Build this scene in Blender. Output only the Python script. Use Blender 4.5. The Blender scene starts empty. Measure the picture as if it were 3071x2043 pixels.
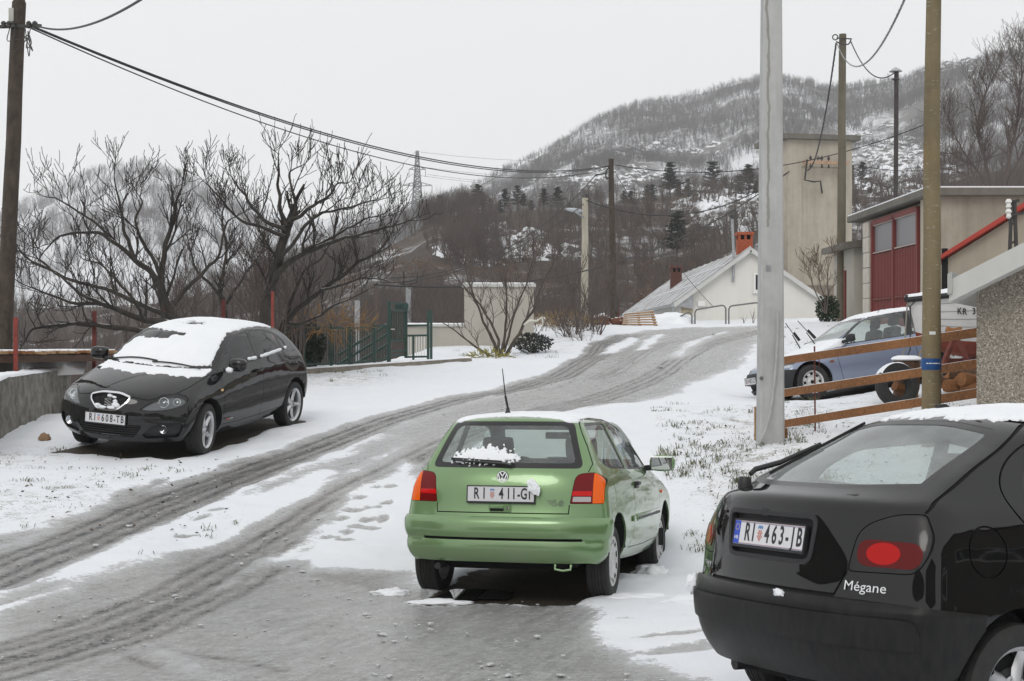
import bpy, bmesh, math, random
import numpy as np
from mathutils import Vector, Matrix, noise as mnoise
from mathutils.bvhtree import BVHTree
from mathutils.geometry import tessellate_polygon
random.seed(7)
SC = bpy.context.scene
COL = SC.collection
R = math.radians
# ---------------------------------------------------------------- camera
EYE = Vector((0.0, 0.0, 2.0))
cam_data = bpy.data.cameras.new('camera')
cam_data.lens = 50.0
cam_data.sensor_width = 36.0
cam_data.clip_start = 0.1
cam_data.clip_end = 9000.0
cam = bpy.data.objects.new('camera', cam_data)
cam.location = EYE
cam.rotation_euler = (R(90.0), 0.0, 0.0)
COL.objects.link(cam)
SC.camera = cam
# ---------------------------------------------------------------- overcast sky
SUN_EL, SUN_ROT = R(42), R(200)
world = bpy.data.worlds.new('World')
SC.world = world
world.use_nodes = True
wn = world.node_tree.nodes
wl = world.node_tree.links
bg = wn['Background']
sky = wn.new('ShaderNodeTexSky')
sky.sky_type = 'NISHITA'
sky.sun_disc = False
sky.sun_elevation = SUN_EL
sky.sun_rotation = SUN_ROT
sky.dust_density = 4.0
sky.air_density = 1.0
wmix = wn.new('ShaderNodeMix')
wmix.data_type = 'RGBA'
wmix.inputs[0].default_value = 0.93
wmix.inputs[7].default_value = (9.1, 9.13, 9.15, 1.0)
wl.new(sky.outputs[0], wmix.inputs[6])
wl.new(wmix.outputs[2], bg.inputs[0])
bg.inputs[1].default_value = 0.1
sun_data = bpy.data.lights.new('sun', 'SUN')
sun_data.energy = 0.7
sun_data.angle = R(25)
sun_data.color = (1.0, 0.97, 0.93)
sun = bpy.data.objects.new('sun', sun_data)
COL.objects.link(sun)
sd = Vector((math.cos(SUN_EL) * math.sin(SUN_ROT), math.cos(SUN_EL) * math.cos(SUN_ROT), math.sin(SUN_EL)))
sun.rotation_euler = sd.to_track_quat('Z', 'Y').to_euler()
sun['kind'] = 'helper'
SC.view_settings.view_transform = 'Standard'
SC.view_settings.look = 'None'
SC.view_settings.gamma = 1.0
SC.view_settings.exposure = 0.1
SC.view_settings.use_curve_mapping = False
SC.cycles.max_bounces = 8
SC.cycles.transparent_max_bounces = 12
SC.cycles.volume_bounces = 1
SC.cycles.use_denoising = True
# ---------------------------------------------------------------- helpers: objects
def link(o, parent=None):
 COL.objects.link(o)
 if parent is not None:
  o.parent = parent
 return o
def tag(o, label, cat=None, group=None, kind=None):
 if label: o['label'] = label
 if cat: o['category'] = cat
 if group: o['group'] = group
 if kind: o['kind'] = kind
 return o
def empty(name, loc=(0, 0, 0), rz=0.0, parent=None):
 o = bpy.data.objects.new(name, None)
 o.empty_display_size = 0.2
 o.location = loc
 o.rotation_euler = (0, 0, rz)
 return link(o, parent)
def mesh_of(name, verts, faces, mats=(), smooth=False, fm=None):
 me = bpy.data.meshes.new(name)
 me.from_pydata([tuple(v) for v in verts], [], faces)
 for m in (mats if isinstance(mats, (list, tuple)) else (mats,)):
  me.materials.append(m)
 if fm is not None:
  me.polygons.foreach_set('material_index', fm)
 if smooth:
  me.polygons.foreach_set('use_smooth', [True] * len(me.polygons))
 me.update()
 return me
def mk(name, verts, faces, mats, parent=None, smooth=False, fm=None):
 return link(bpy.data.objects.new(name, mesh_of(name, verts, faces, mats, smooth, fm)), parent)
def smooth_angle(o, deg=40):
 me = o.data
 me.polygons.foreach_set('use_smooth', [True] * len(me.polygons))
 me.set_sharp_from_angle(angle=R(deg))
 return o
class MB:
 """collects shapes of ONE piece and links them as one mesh"""
 def __init__(s):
  s.v = []; s.f = []
 def add(s, v, f):
  b = len(s.v)
  s.v += [tuple(p) for p in v]
  s.f += [tuple(i + b for i in q) for q in f]
  return s
 def box(s, c, d, rot=None, bev=0.0):
  x, y, z = d[0] / 2, d[1] / 2, d[2] / 2
  if bev > 0:
   b = min(bev, x * .9, y * .9, z * .9)
   bm = bmesh.new()
   bmesh.ops.create_cube(bm, size=1.0)
   for q in bm.verts: q.co = Vector((q.co.x * d[0], q.co.y * d[1], q.co.z * d[2]))
   bmesh.ops.bevel(bm, geom=bm.edges[:], offset=b, segments=2, affect='EDGES', profile=.6)
   bm.verts.index_update()
   v = [q.co.copy() for q in bm.verts]; f = [[q.index for q in fc.verts] for fc in bm.faces]
   bm.free()
  else:
   v = [Vector((a, b, e)) for a in (-x, x) for b in (-y, y) for e in (-z, z)]
   f = [(0, 1, 3, 2), (4, 6, 7, 5), (0, 4, 5, 1), (2, 3, 7, 6), (0, 2, 6, 4), (1, 5, 7, 3)]
  if rot is not None: v = [rot @ p for p in v]
  c = Vector(c)
  return s.add([p + c for p in v], f)
 def bar(s, a, b, w, h=None, up=(0, 0, 1), bev=0.0):
  a, b = Vector(a), Vector(b)
  d = (b - a); L = d.length; d.normalize()
  u = Vector(up)
  sd_ = d.cross(u)
  if sd_.length < 1e-4: sd_ = d.cross(Vector((1, 0, 0)))
  sd_.normalize(); u = sd_.cross(d)
  m = Matrix((d, sd_, u)).transposed()
  return s.box((a + b) / 2, (L, w, h or w), m, bev)
 def tube(s, pts, rad, n=8, cap=True):
  v, f = tube(pts, rad, n, cap)
  return s.add(v, f)
 def lathe(s, prof, n=24, o=(0, 0, 0), axis='z', cap=False):
  v, f = lathe(prof, n, axis, cap)
  o = Vector(o)
  return s.add([Vector(p) + o for p in v], f)
 def prism(s, poly, a, b, axis='y'):
  n = len(poly)
  def P(p, t):
   return (p[0], t, p[1]) if axis == 'y' else ((t, p[0], p[1]) if axis == 'x' else (p[0], p[1], t))
  v = [P(p, a) for p in poly] + [P(p, b) for p in poly]
  tri = tessellate_polygon([[Vector((p[0], p[1], 0)) for p in poly]])
  f = [tuple(t) for t in tri] + [tuple(i + n for i in t[::-1]) for t in tri]
  f += [(i, i + n, (i + 1) % n + n, (i + 1) % n) for i in range(n)]
  return s.add(v, f)
 def build(s, name, mat, parent=None, smooth=None):
  o = mk(name, s.v, s.f, mat, parent)
  bm = bmesh.new(); bm.from_mesh(o.data)
  bmesh.ops.recalc_face_normals(bm, faces=bm.faces)
  bm.to_mesh(o.data); bm.free()
  if smooth: smooth_angle(o, smooth)
  return o
def tube(pts, rad, n=8, cap=True):
 pts = [Vector(p) for p in pts]
 m = len(pts)
 if not hasattr(rad, '__len__'): rad = [rad] * m
 elif len(rad) != m: rad = list(np.interp(np.linspace(0, 1, m), np.linspace(0, 1, len(rad)), rad))
 v = []; f = []
 t0 = (pts[1] - pts[0]).normalized()
 ref = Vector((0, 0, 1)) if abs(t0.z) < .9 else Vector((1, 0, 0))
 nrm = t0.cross(ref).normalized()
 for i in range(m):
  t = (pts[min(i + 1, m - 1)] - pts[max(i - 1, 0)])
  if t.length < 1e-9: t = t0
  t.normalize()
  nrm = (nrm - t * nrm.dot(t))
  if nrm.length < 1e-6: nrm = t.cross(Vector((1, .3, .2)))
  nrm.normalize()
  bn = t.cross(nrm)
  for k in range(n):
   a = 2 * math.pi * k / n
   v.append(pts[i] + (nrm * math.cos(a) + bn * math.sin(a)) * rad[i])
 for i in range(m - 1):
  for k in range(n):
   a = i * n + k; b = i * n + (k + 1) % n
   f.append((a, b, b + n, a + n))
 if cap:
  f.append(tuple(range(n - 1, -1, -1)))
  f.append(tuple((m - 1) * n + k for k in range(n)))
 return v, f
def lathe(prof, n=24, axis='z', cap=False):
 v = []; f = []
 for (r, h) in prof:
  for k in range(n):
   a = 2 * math.pi * k / n
   c, s_ = r * math.cos(a), r * math.sin(a)
   v.append((c, s_, h) if axis == 'z' else ((c, h, s_) if axis == 'y' else (h, c, s_)))
 m = len(prof)
 for i in range(m - 1):
  for k in range(n):
   a = i * n + k; b = i * n + (k + 1) % n
   f.append((a, b, b + n, a + n))
 if cap:
  f.append(tuple(range(n - 1, -1, -1))); f.append(tuple((m - 1) * n + k for k in range(n)))
 return v, f
def rpoly(pts, r, seg=4):
 """polygon with rounded corners; r one radius or one per corner"""
 n = len(pts); out = []
 rr = r if hasattr(r, '__len__') else [r] * n
 for i in range(n):
  p = Vector(pts[i]).to_2d(); a = Vector(pts[i - 1]).to_2d(); b = Vector(pts[(i + 1) % n]).to_2d()
  u = (a - p); w = (b - p)
  lu, lw = u.length, w.length
  u.normalize(); w.normalize()
  d = min(rr[i], lu * .49, lw * .49)
  if d < 1e-5:
   out.append((p.x, p.y)); continue
  p0 = p + u * d; p1 = p + w * d
  for k in range(seg + 1):
   t = k / seg
   q = p0 * (1 - t) ** 2 + p * 2 * t * (1 - t) + p1 * t * t
   out.append((q.x, q.y))
 return out
def ipoly(poly, d):
 """inset (d>0) a polygon by moving its edges"""
 n = len(poly); P = [Vector(p).to_2d() for p in poly]
 area = sum(P[i].x * P[(i + 1) % n].y - P[(i + 1) % n].x * P[i].y for i in range(n))
 sg = 1 if area > 0 else -1
 out = []
 for i in range(n):
  a, p, b = P[i - 1], P[i], P[(i + 1) % n]
  e1 = (p - a).normalized(); e2 = (b - p).normalized()
  n1 = Vector((-e1.y, e1.x)) * sg; n2 = Vector((-e2.y, e2.x)) * sg
  h = (n1 + n2)
  if h.length < 1e-6: h = n1
  h.normalize()
  c = max(.35, h.dot(n1))
  q = p + h * (d / c)
  out.append((q.x, q.y))
 return out
def circ(cx, cz, r, n=28, a0=0, a1=360):
 full = abs(a1 - a0) >= 360
 m = n if full else n + 1
 return [(cx + r * math.cos(R(a0 + (a1 - a0) * k / n)), cz + r * math.sin(R(a0 + (a1 - a0) * k / n))) for k in range(m)]
def strip(line, w):
 """closed thin polygon along a polyline"""
 P = [Vector(p).to_2d() for p in line]; L = []; Rr = []
 for i in range(len(P)):
  t = (P[min(i + 1, len(P) - 1)] - P[max(i - 1, 0)]).normalized()
  nn = Vector((-t.y, t.x)) * (w / 2)
  L.append(tuple(P[i] + nn)); Rr.append(tuple(P[i] - nn))
 return L + Rr[::-1]
def pip(p, poly):
 x, y = p; c = False; n = len(poly); j = n - 1
 for i in range(n):
  xi, yi = poly[i]; xj, yj = poly[j]
  if (yi > y) != (yj > y) and x < (xj - xi) * (y - yi) / (yj - yi) + xi: c = not c
  j = i
 return c
def crv(pts, seg=6):
 """Catmull-Rom through points (any dimension)"""
 P = [np.array(p, float) for p in pts]
 P = [2 * P[0] - P[1]] + P + [2 * P[-1] - P[-2]]
 out = []
 for i in range(1, len(P) - 2):
  for k in range(seg):
   t = k / seg
   out.append(.5 * ((2 * P[i]) + (-P[i - 1] + P[i + 1]) * t + (2 * P[i - 1] - 5 * P[i] + 4 * P[i + 1] - P[i + 2]) * t * t + (-P[i - 1] + 3 * P[i] - 3 * P[i + 1] + P[i + 2]) * t ** 3))
 out.append(P[-2])
 return [tuple(p) for p in out]
def nz(x, y, z=0.0, s=1.0, o=3):
 return mnoise.fractal(Vector((x * s, y * s, z * s)), 1.0, 2.0, o)
def text_mesh(body, size, depth=0.0, name='lettering', bold=0.0, xs=1.0, spacing=1.0):
 cu = bpy.data.curves.new(name, 'FONT')
 cu.body = body; cu.size = size; cu.extrude = depth; cu.align_x = 'CENTER'; cu.align_y = 'CENTER'
 cu.offset = bold; cu.space_character = spacing; cu.resolution_u = 3
 o = bpy.data.objects.new(name, cu); COL.objects.link(o)
 dg = bpy.context.evaluated_depsgraph_get()
 me = bpy.data.meshes.new_from_object(o.evaluated_get(dg))
 bpy.data.objects.remove(o); bpy.data.curves.remove(cu)
 me.name = name
 for v in me.vertices: v.co.x *= xs
 return me
def text_obj(body, size, mat, parent, M, depth=.001, name='lettering', bold=0.0, xs=1.0, spacing=1.0):
 me = text_mesh(body, size, depth, name, bold, xs, spacing)
 me.transform(M)
 me.materials.clear(); me.materials.append(mat)
 return link(bpy.data.objects.new(name, me), parent)
# ---------------------------------------------------------------- helpers: materials
MATS = {}
def pmat(name, col, rough=.6, metal=0.0, spec=.5, coat=0.0, coat_r=.05, trans=0.0, em=None, alpha=None):
 if name in MATS: return MATS[name]
 m = bpy.data.materials.new(name); m.use_nodes = True
 b = m.node_tree.nodes['Principled BSDF']
 b.inputs['Base Color'].default_value = (*col, 1)
 b.inputs['Roughness'].default_value = rough
 b.inputs['Metallic'].default_value = metal
 b.inputs['Specular IOR Level'].default_value = spec
 b.inputs['Coat Weight'].default_value = coat
 b.inputs['Coat Roughness'].default_value = coat_r
 b.inputs['Transmission Weight'].default_value = trans
 if em:
  b.inputs['Emission Color'].default_value = (*em[:3], 1); b.inputs['Emission Strength'].default_value = em[3]
 MATS[name] = m
 return m
class NT:
 """small node-building helper on a Principled material"""
 def __init__(s, m):
  s.m = m; s.t = m.node_tree; s.b = s.t.nodes['Principled BSDF']; s.out = s.t.nodes['Material Output']
  s._co = None
 def n(s, typ, **kw):
  q = s.t.nodes.new(typ)
  for k, v in kw.items(): setattr(q, k, v)
  return q
 def l(s, a, b): s.t.links.new(a, b)
 def co(s, kind='Object'):
  if s._co is None: s._co = s.n('ShaderNodeTexCoord')
  return s._co.outputs[kind]
 def mp(s, vec, scale=(1, 1, 1), rot=(0, 0, 0)):
  q = s.n('ShaderNodeMapping'); q.inputs['Scale'].default_value = scale; q.inputs['Rotation'].default_value = rot
  s.l(vec, q.inputs[0]); return q.outputs[0]
 def noise(s, vec, scale, detail=4, rough=.55, dist=0.0):
  q = s.n('ShaderNodeTexNoise'); q.inputs['Scale'].default_value = scale; q.inputs['Detail'].default_value = detail
  q.inputs['Roughness'].default_value = rough; q.inputs['Distortion'].default_value = dist
  s.l(vec, q.inputs['Vector']); return q.outputs[0]
 def vor(s, vec, scale, feat='F1', out=0):
  q = s.n('ShaderNodeTexVoronoi', feature=feat); q.inputs['Scale'].default_value = scale
  s.l(vec, q.inputs['Vector']); return q.outputs[out]
 def ramp(s, fac, stops, interp='LINEAR'):
  q = s.n('ShaderNodeValToRGB'); cr = q.color_ramp; cr.interpolation = interp
  while len(cr.elements) < len(stops): cr.elements.new(.5)
  for e, (p, c) in zip(cr.elements, stops):
   e.position = p; e.color = (c, c, c, 1) if not hasattr(c, '__len__') else (*c, 1)
  s.l(fac, q.inputs[0]); return q.outputs[0]
 def mix(s, fac, a, b):
  q = s.n('ShaderNodeMix', data_type='RGBA')
  for v, i in ((fac, 0), (a, 6), (b, 7)):
   if hasattr(v, 'is_output'): s.l(v, q.inputs[i])
   elif i == 0: q.inputs[0].default_value = v
   else: q.inputs[i].default_value = (*v, 1) if len(v) == 3 else v
  return q.outputs[2]
 def math(s, op, a, b=0.0, clamp=False):
  q = s.n('ShaderNodeMath', operation=op, use_clamp=clamp)
  for v, i in ((a, 0), (b, 1)):
   if hasattr(v, 'is_output'): s.l(v, q.inputs[i])
   else: q.inputs[i].default_value = v
  return q.outputs[0]
 def bump(s, h, strength=.3, dist=.01):
  q = s.n('ShaderNodeBump'); q.inputs['Strength'].default_value = strength; q.inputs['Distance'].default_value = dist
  s.l(h, q.inputs['Height']); s.l(q.outputs[0], s.b.inputs['Normal']); return q.outputs[0]
 def col(s, c): s.l(c, s.b.inputs['Base Color'])
 def rough(s, c): s.l(c, s.b.inputs['Roughness'])
 def attr(s, name):
  q = s.n('ShaderNodeAttribute'); q.attribute_name = name; return q.outputs['Fac']
 def sep(s, vec):
  q = s.n('ShaderNodeSeparateXYZ'); s.l(vec, q.inputs[0]); return q.outputs
 def normal(s):
  return s.n('ShaderNodeNewGeometry').outputs['Normal']
def nmat(name, col, rough=.7, scale=6.0, var=.25, bump=.15, bdist=.01, col2=None, spec=.4, metal=0.0, stretch=(1, 1, 1), detail=6):
 """noise-varied material"""
 if name in MATS: return MATS[name]
 m = pmat(name, col, rough, metal, spec)
 t = NT(m)
 v = t.mp(t.co(), stretch)
 f = t.noise(v, scale, detail, .6)
 c2 = col2 or tuple(c * (1 - var) for c in col)
 c1 = tuple(min(1, c * (1 + var * .6)) for c in col) if col2 is None else col
 t.col(t.mix(t.ramp(f, [(.3, 0), (.7, 1)]), c2, c1))
 if bump: t.bump(t.noise(v, scale * 4, 5, .6), bump, bdist)
 return m
# ---------------------------------------------------------------- shared materials
def snow_mat():
 m = pmat('snow', (.83, .85, .88), .75, spec=.25)
 t = NT(m)
 g = t.co('Object')
 a = t.noise(g, 3.0, 5, .6); b = t.noise(g, 60.0, 4, .7)
 t.col(t.mix(a, (.76, .79, .83), (.87, .885, .90)))
 t.bump(t.math('ADD', t.math('MULTIPLY', a, .6), t.math('MULTIPLY', b, .25)), .5, .02)
 t.b.inputs['Subsurface Weight'].default_value = .0
 return m
M_SNOW = snow_mat()
def thin_snow_mat():
 m = pmat('snow_on_glass', (.85, .87, .89), .8, spec=.2)
 t = NT(m)
 tr = t.n('ShaderNodeBsdfTranslucent'); tr.inputs[0].default_value = (.86, .92, .90, 1)
 mx = t.n('ShaderNodeMixShader'); mx.inputs[0].default_value = .65
 t.l(t.b.outputs[0], mx.inputs[1]); t.l(tr.outputs[0], mx.inputs[2]); t.l(mx.outputs[0], t.out.inputs[0])
 t.bump(t.noise(t.co('Object'), 70, 4, .7), .4, .01)
 return m
M_SNOWG = thin_snow_mat()
def paint(name, col, metal=.35, rough=.32, dirt=(.30, .28, .25), damt=.25, coat=1.0, streak=0.0):
 m = pmat(name, col, rough, metal, .5 if metal else 0.0, coat, .04)
 t = NT(m)
 g = t.co('Object')
 n1 = t.noise(t.mp(g, (1.5, 1.5, 6 if streak else 2)), 2.2, 6, .65)
 z = t.sep(g)[2]
 low = t.n('ShaderNodeMapRange'); low.inputs[1].default_value = .15; low.inputs[2].default_value = .62
 low.inputs[3].default_value = 1; low.inputs[4].default_value = .12
 t.l(z, low.inputs[0])
 f = t.math('MULTIPLY', t.math('MULTIPLY', t.ramp(n1, [(.35, 0), (.75, 1)]), low.outputs[0]), damt, True)
 flake = t.noise(g, 900, 1, .5)
 base = t.mix(flake, tuple(c * .86 for c in col), tuple(min(1, c * 1.14) for c in col))
 t.col(t.mix(f, base, dirt))
 dr = t.noise(g, 160, 3, .6)
 rr = t.math('ADD', t.math('MULTIPLY', t.ramp(dr, [(.52, 0), (.66, 1)]), .05), .02)
 if streak:
  st = t.noise(t.mp(g, (26, 26, 2.0)), 1.0, 3, .6)
  rr = t.math('ADD', rr, t.math('MULTIPLY', t.ramp(st, [(.45, 0), (.7, 1)]), streak))
 rr = t.math('ADD', rr, t.math('MULTIPLY', f, .5))
 t.l(rr, t.b.inputs['Coat Roughness'])
 return m
def glass_mat(name, tint=(.80, .86, .84), refl=1.0, wet=.02, fog=0.0):
 if name in MATS: return MATS[name]
 m = pmat(name, (1, 1, 1), .03)
 t = NT(m)
 tr = t.n('ShaderNodeBsdfTransparent'); tr.inputs[0].default_value = (*tint, 1)
 gl = t.n('ShaderNodeBsdfGlossy'); gl.inputs[0].default_value = (refl, refl, refl, 1); gl.inputs[1].default_value = wet
 fr = t.n('ShaderNodeFresnel'); fr.inputs[0].default_value = 1.5
 ge = t.n('ShaderNodeNewGeometry'); t.l(t.math('SUBTRACT', 1.5, t.math('MULTIPLY', ge.outputs['Backfacing'], 1.5 - 1 / 1.5)), fr.inputs[0])
 mx = t.n('ShaderNodeMixShader')
 t.l(fr.outputs[0], mx.inputs[0]); t.l(tr.outputs[0], mx.inputs[1]); t.l(gl.outputs[0], mx.inputs[2])
 if fog:   # condensation and melt water; pale diffuse also stands in for sky reflection
  df = t.n('ShaderNodeBsdfDiffuse'); df.inputs[0].default_value = (.62, .68, .67, 1)
  m2 = t.n('ShaderNodeMixShader'); fn_ = t.ramp(t.noise(t.co(), 3.0, 5, .65), [(.3, fog * .5), (.7, fog * 1.5)])
  t.l(fn_, m2.inputs[0]); t.l(mx.outputs[0], m2.inputs[1]); t.l(df.outputs[0], m2.inputs[2]); t.l(m2.outputs[0], t.out.inputs[0])
 else: t.l(mx.outputs[0], t.out.inputs[0])
 return m
M_BLACK = pmat('black_trim', (.012, .012, .013), .45)
M_RUB = nmat('tyre_rubber', (.018, .018, .018), .75, 30, .4, .2, .003, col2=(.03, .029, .028))
M_SEAL = pmat('window_seal', (.013, .013, .014), .3)
M_GAP = pmat('panel_gap', (.004, .004, .004), .9)
M_PLAS = nmat('rough_plastic', (.022, .022, .024), .6, 60, .2, .25, .002)
M_INT = pmat('cabin_lining', (.045, .046, .05), .85)
M_SEAT = nmat('seat_cloth', (.05, .05, .055), .95, 40, .3, .2, .003)
M_CHROME = pmat('chrome', (.75, .76, .77), .12, 1.0)
M_ALLOY = pmat('alloy_silver', (.55, .56, .57), .32, .85)
M_STEEL = nmat('painted_steel_wheel', (.58, .58, .57), .4, 14, .25, .05, .002, metal=.3)
M_PLATE = pmat('plate_white', (.62, .62, .64), .35, 0, .5, .3)
M_INK = pmat('plate_ink', (.012, .012, .014), .5)
M_MIRR = pmat('mirror_glass', (.55, .57, .58), .03, 1.0)
M_GLASS = glass_mat('car_glass', fog=.12)
M_GLASSD = glass_mat('car_glass_dark', (.58, .62, .62))
M_CLEAR = glass_mat('lamp_glass', (.85, .87, .88), 1.0, .01)
def lamp(name, col, rough=.12):
 m = pmat(name, col, rough, 0, .12, .28, .03)
 t = NT(m)
 b = t.noise(t.mp(t.co(), (1, 90, 90)), 1.0, 1, .4)
 t.bump(b, .12, .002)
 return m
M_LRED = lamp('lamp_dark_red', (.15, .003, .004))
M_LBR = lamp('lamp_bright_red', (.55, .006, .006))
M_LAMB = lamp('lamp_amber', (.80, .12, .006))
M_LWH = lamp('lamp_pale', (.42, .40, .40))
M_LSMK = pmat('lamp_smoked', (.010, .009, .009), .2, 0, .3, .35, .05)
POSE = {
 'polo': ([[0.251, -0.968, 0.0071], [0.9656, 0.2509, 0.0688], [-0.0684, -0.0104, 0.9976]], [0.348, 12.42, -0.072]),
 'leon': ([[-0.2603, 0.9638, 0.0574], [-0.9626, -0.2544, -0.0933], [-0.0753, -0.0796, 0.994]], [-4.207, 18.746, 0.769]),
 'meg': ([[0.889, -0.4552, 0.0496], [0.4504, 0.8888, 0.0842], [-0.0824, -0.0525, 0.9952]], [2.89, 7.407, 0.159]),
 'civ': ([[-0.9747, 0.1763, -0.1376], [-0.1856, -0.9809, 0.0581], [-0.1247, 0.0822, 0.9888]], [6.056, 24.196, 1.139]),
}
# ================================================================ terrain
GPTS = np.array([
 (-2.95,8.2,.04),(0,8.3,.01),(-1.6,9.3,.03),(-4.3,11.9,.30),(2.9,6.2,.10),(1.4,7.4,.06),(3.7,8.6,-.08),(4.4,7.3,-.02),(1.2,9.6,.0),(0,4,.05),(-3,4,.05),(4,3,.1),
 (-.65,11.44,-.02),(.744,11.08,-.005),(-.048,13.76,-.18),(1.346,13.4,-.17),(2.0,12.6,-.06),(-1.6,13.2,.12),(-2.2,15,.38),(.3,16.2,.28),(1.6,15.0,.30),(1.9,16.2,.58),
 (-3.849,17.32,.615),(-5.237,17.69,.72),(-3.178,19.8,.81),(-4.566,20.17,.90),(-6.66,18.5,.78),(-7.3,23,.85),(-4.4,15.4,.48),(-6,14.5,.5),
 (3.08,17,.72),(3.2,15.2,.52),(4.86,15.2,.98),(5.46,17,1.3),(4.2,18,.84),(3.6,18.6,.76),(5.0,17.6,1.02),(3.9,16.4,.86),(5.5,20,1.16),(4.93,23.25,1.04),(4.68,24.66,.96),(7.43,23.73,1.36),(7.18,25.14,1.30),(3.0,23.5,1.0),(2.2,20,.92),(.5,20,.82),(1.6,27,1.26),
 (-3.86,31,1.36),(-1.85,33,1.46),(-.3,36,1.58),(1.06,46,2.25),(4.46,50,2.52),(7.6,53,2.58),(12.3,60,3.0),(9.25,40,2.45),(9.2,34,2.35),(9.0,38,2.5),(7.0,33,1.98),(3.0,40,1.95),(-4.4,25.5,1.05),
 (7.5,16,1.7),(8.0,20,1.8),(9.5,26,2.0),
 (30,10,2.5),(35,40,3.5),(30,70,3.0),(14,48,2.9),(10,0,.6),(-10,0,0),(0,-12,.1),(12,-12,.5),(-12,-12,0),(-9,10,.2)])
def g_base(x, y):
 return np.interp(y, [-20, 8, 20, 50, 62, 75, 100, 160], [.05, .0, .85, 2.45, 2.9, 2.4, -3, -14])
def _raw_z(x, y):
 x = np.atleast_1d(np.asarray(x, float)).ravel(); y = np.atleast_1d(np.asarray(y, float)).ravel()
 res = GPTS[:, 2] - g_base(GPTS[:, 0], GPTS[:, 1])
 z = np.empty(len(x))
 P = GPTS[:, :2]
 for a in range(0, len(x), 20000):
  X = x[a:a + 20000]; Y = y[a:a + 20000]
  d2 = (X[:, None] - P[None, :, 0]) ** 2 + (Y[:, None] - P[None, :, 1]) ** 2
  s = 1.1 + .035 * np.clip(Y, 0, 80)
  w = 1 / (d2 + .05) ** 1.5 * np.exp(-d2 / (2 * (4.5 * s[:, None]) ** 2)) + 1e-9
  z[a:a + 20000] = g_base(X, Y) + (w * res).sum(1) / w.sum(1)
 return z
_GX = np.arange(-45, 45.01, .3); _GY = np.arange(-16, 90.01, .3)
def _grid():
 X, Y = np.meshgrid(_GX, _GY, indexing='ij')
 H = _raw_z(X.ravel(), Y.ravel()).reshape(X.shape)
 k = np.exp(-np.arange(-5, 6) ** 2 / (2 * 1.6 ** 2)); k /= k.sum()
 Hp = np.pad(H, 5, mode='edge')
 Hp = sum(k[i] * Hp[i:i + H.shape[0], :] for i in range(11))
 return sum(k[i] * Hp[:, i:i + H.shape[1]] for i in range(11))
_GH = _grid()
def ground_z(x, y):
 x = np.atleast_1d(np.asarray(x, float)).ravel(); y = np.atleast_1d(np.asarray(y, float)).ravel()
 u = np.clip((x - _GX[0]) / .3, 0, len(_GX) - 1.001); v = np.clip((y - _GY[0]) / .3, 0, len(_GY) - 1.001)
 i = u.astype(int); j = v.astype(int); a = u - i; b = v - j
 z = _GH[i, j] * (1 - a) * (1 - b) + _GH[i + 1, j] * a * (1 - b) + _GH[i, j + 1] * (1 - a) * b + _GH[i + 1, j + 1] * a * b
 z = z + np.where(y > 90, (g_base(x, y) - g_base(x, np.full_like(y, 90.0))), 0)
 edge = np.interp(y, [0, 14, 18.5, 23, 26, 30.5, 33, 36, 46, 60], [-9, -7.6, -6.95, -7.5, -7.9, -5.2, -3.0, -2.6, -1.0, -1])
 drop = np.clip((edge - x) / 2.2, 0, 1); drop = drop * drop * (3 - 2 * drop)
 side = np.clip((y - 12) / 6, 0, 1)
 z = z - drop * side * np.interp(y, [10, 20, 30, 40, 60, 90], [.6, 1.7, 2.4, 3.0, 4, 6])
 return z
def gz(x, y): return float(ground_z(x, y)[0])
ROADPOLY = [(-2.88, 7.6), (-4.6, 12.17), (-4.32, 13.11), (-3.92, 16.07), (-2.97, 17.43), (-1.91, 22.42), (-0.23, 26.56), (1.99, 37.89), (3.11, 45.93), (4.25, 47.67), (6.39, 49.6), (7.14, 41.61), (5.43, 31.4), (4.25, 26.65), (3.06, 24.96), (1.76, 21.24), (0.45, 20.82), (-1.12, 16.73), (-0.9, 11.79), (-0.59, 10.85), (0.4, 10.8), (0.78, 10.52), (1.07, 8.31), (1.07, 7.56)]
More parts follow.
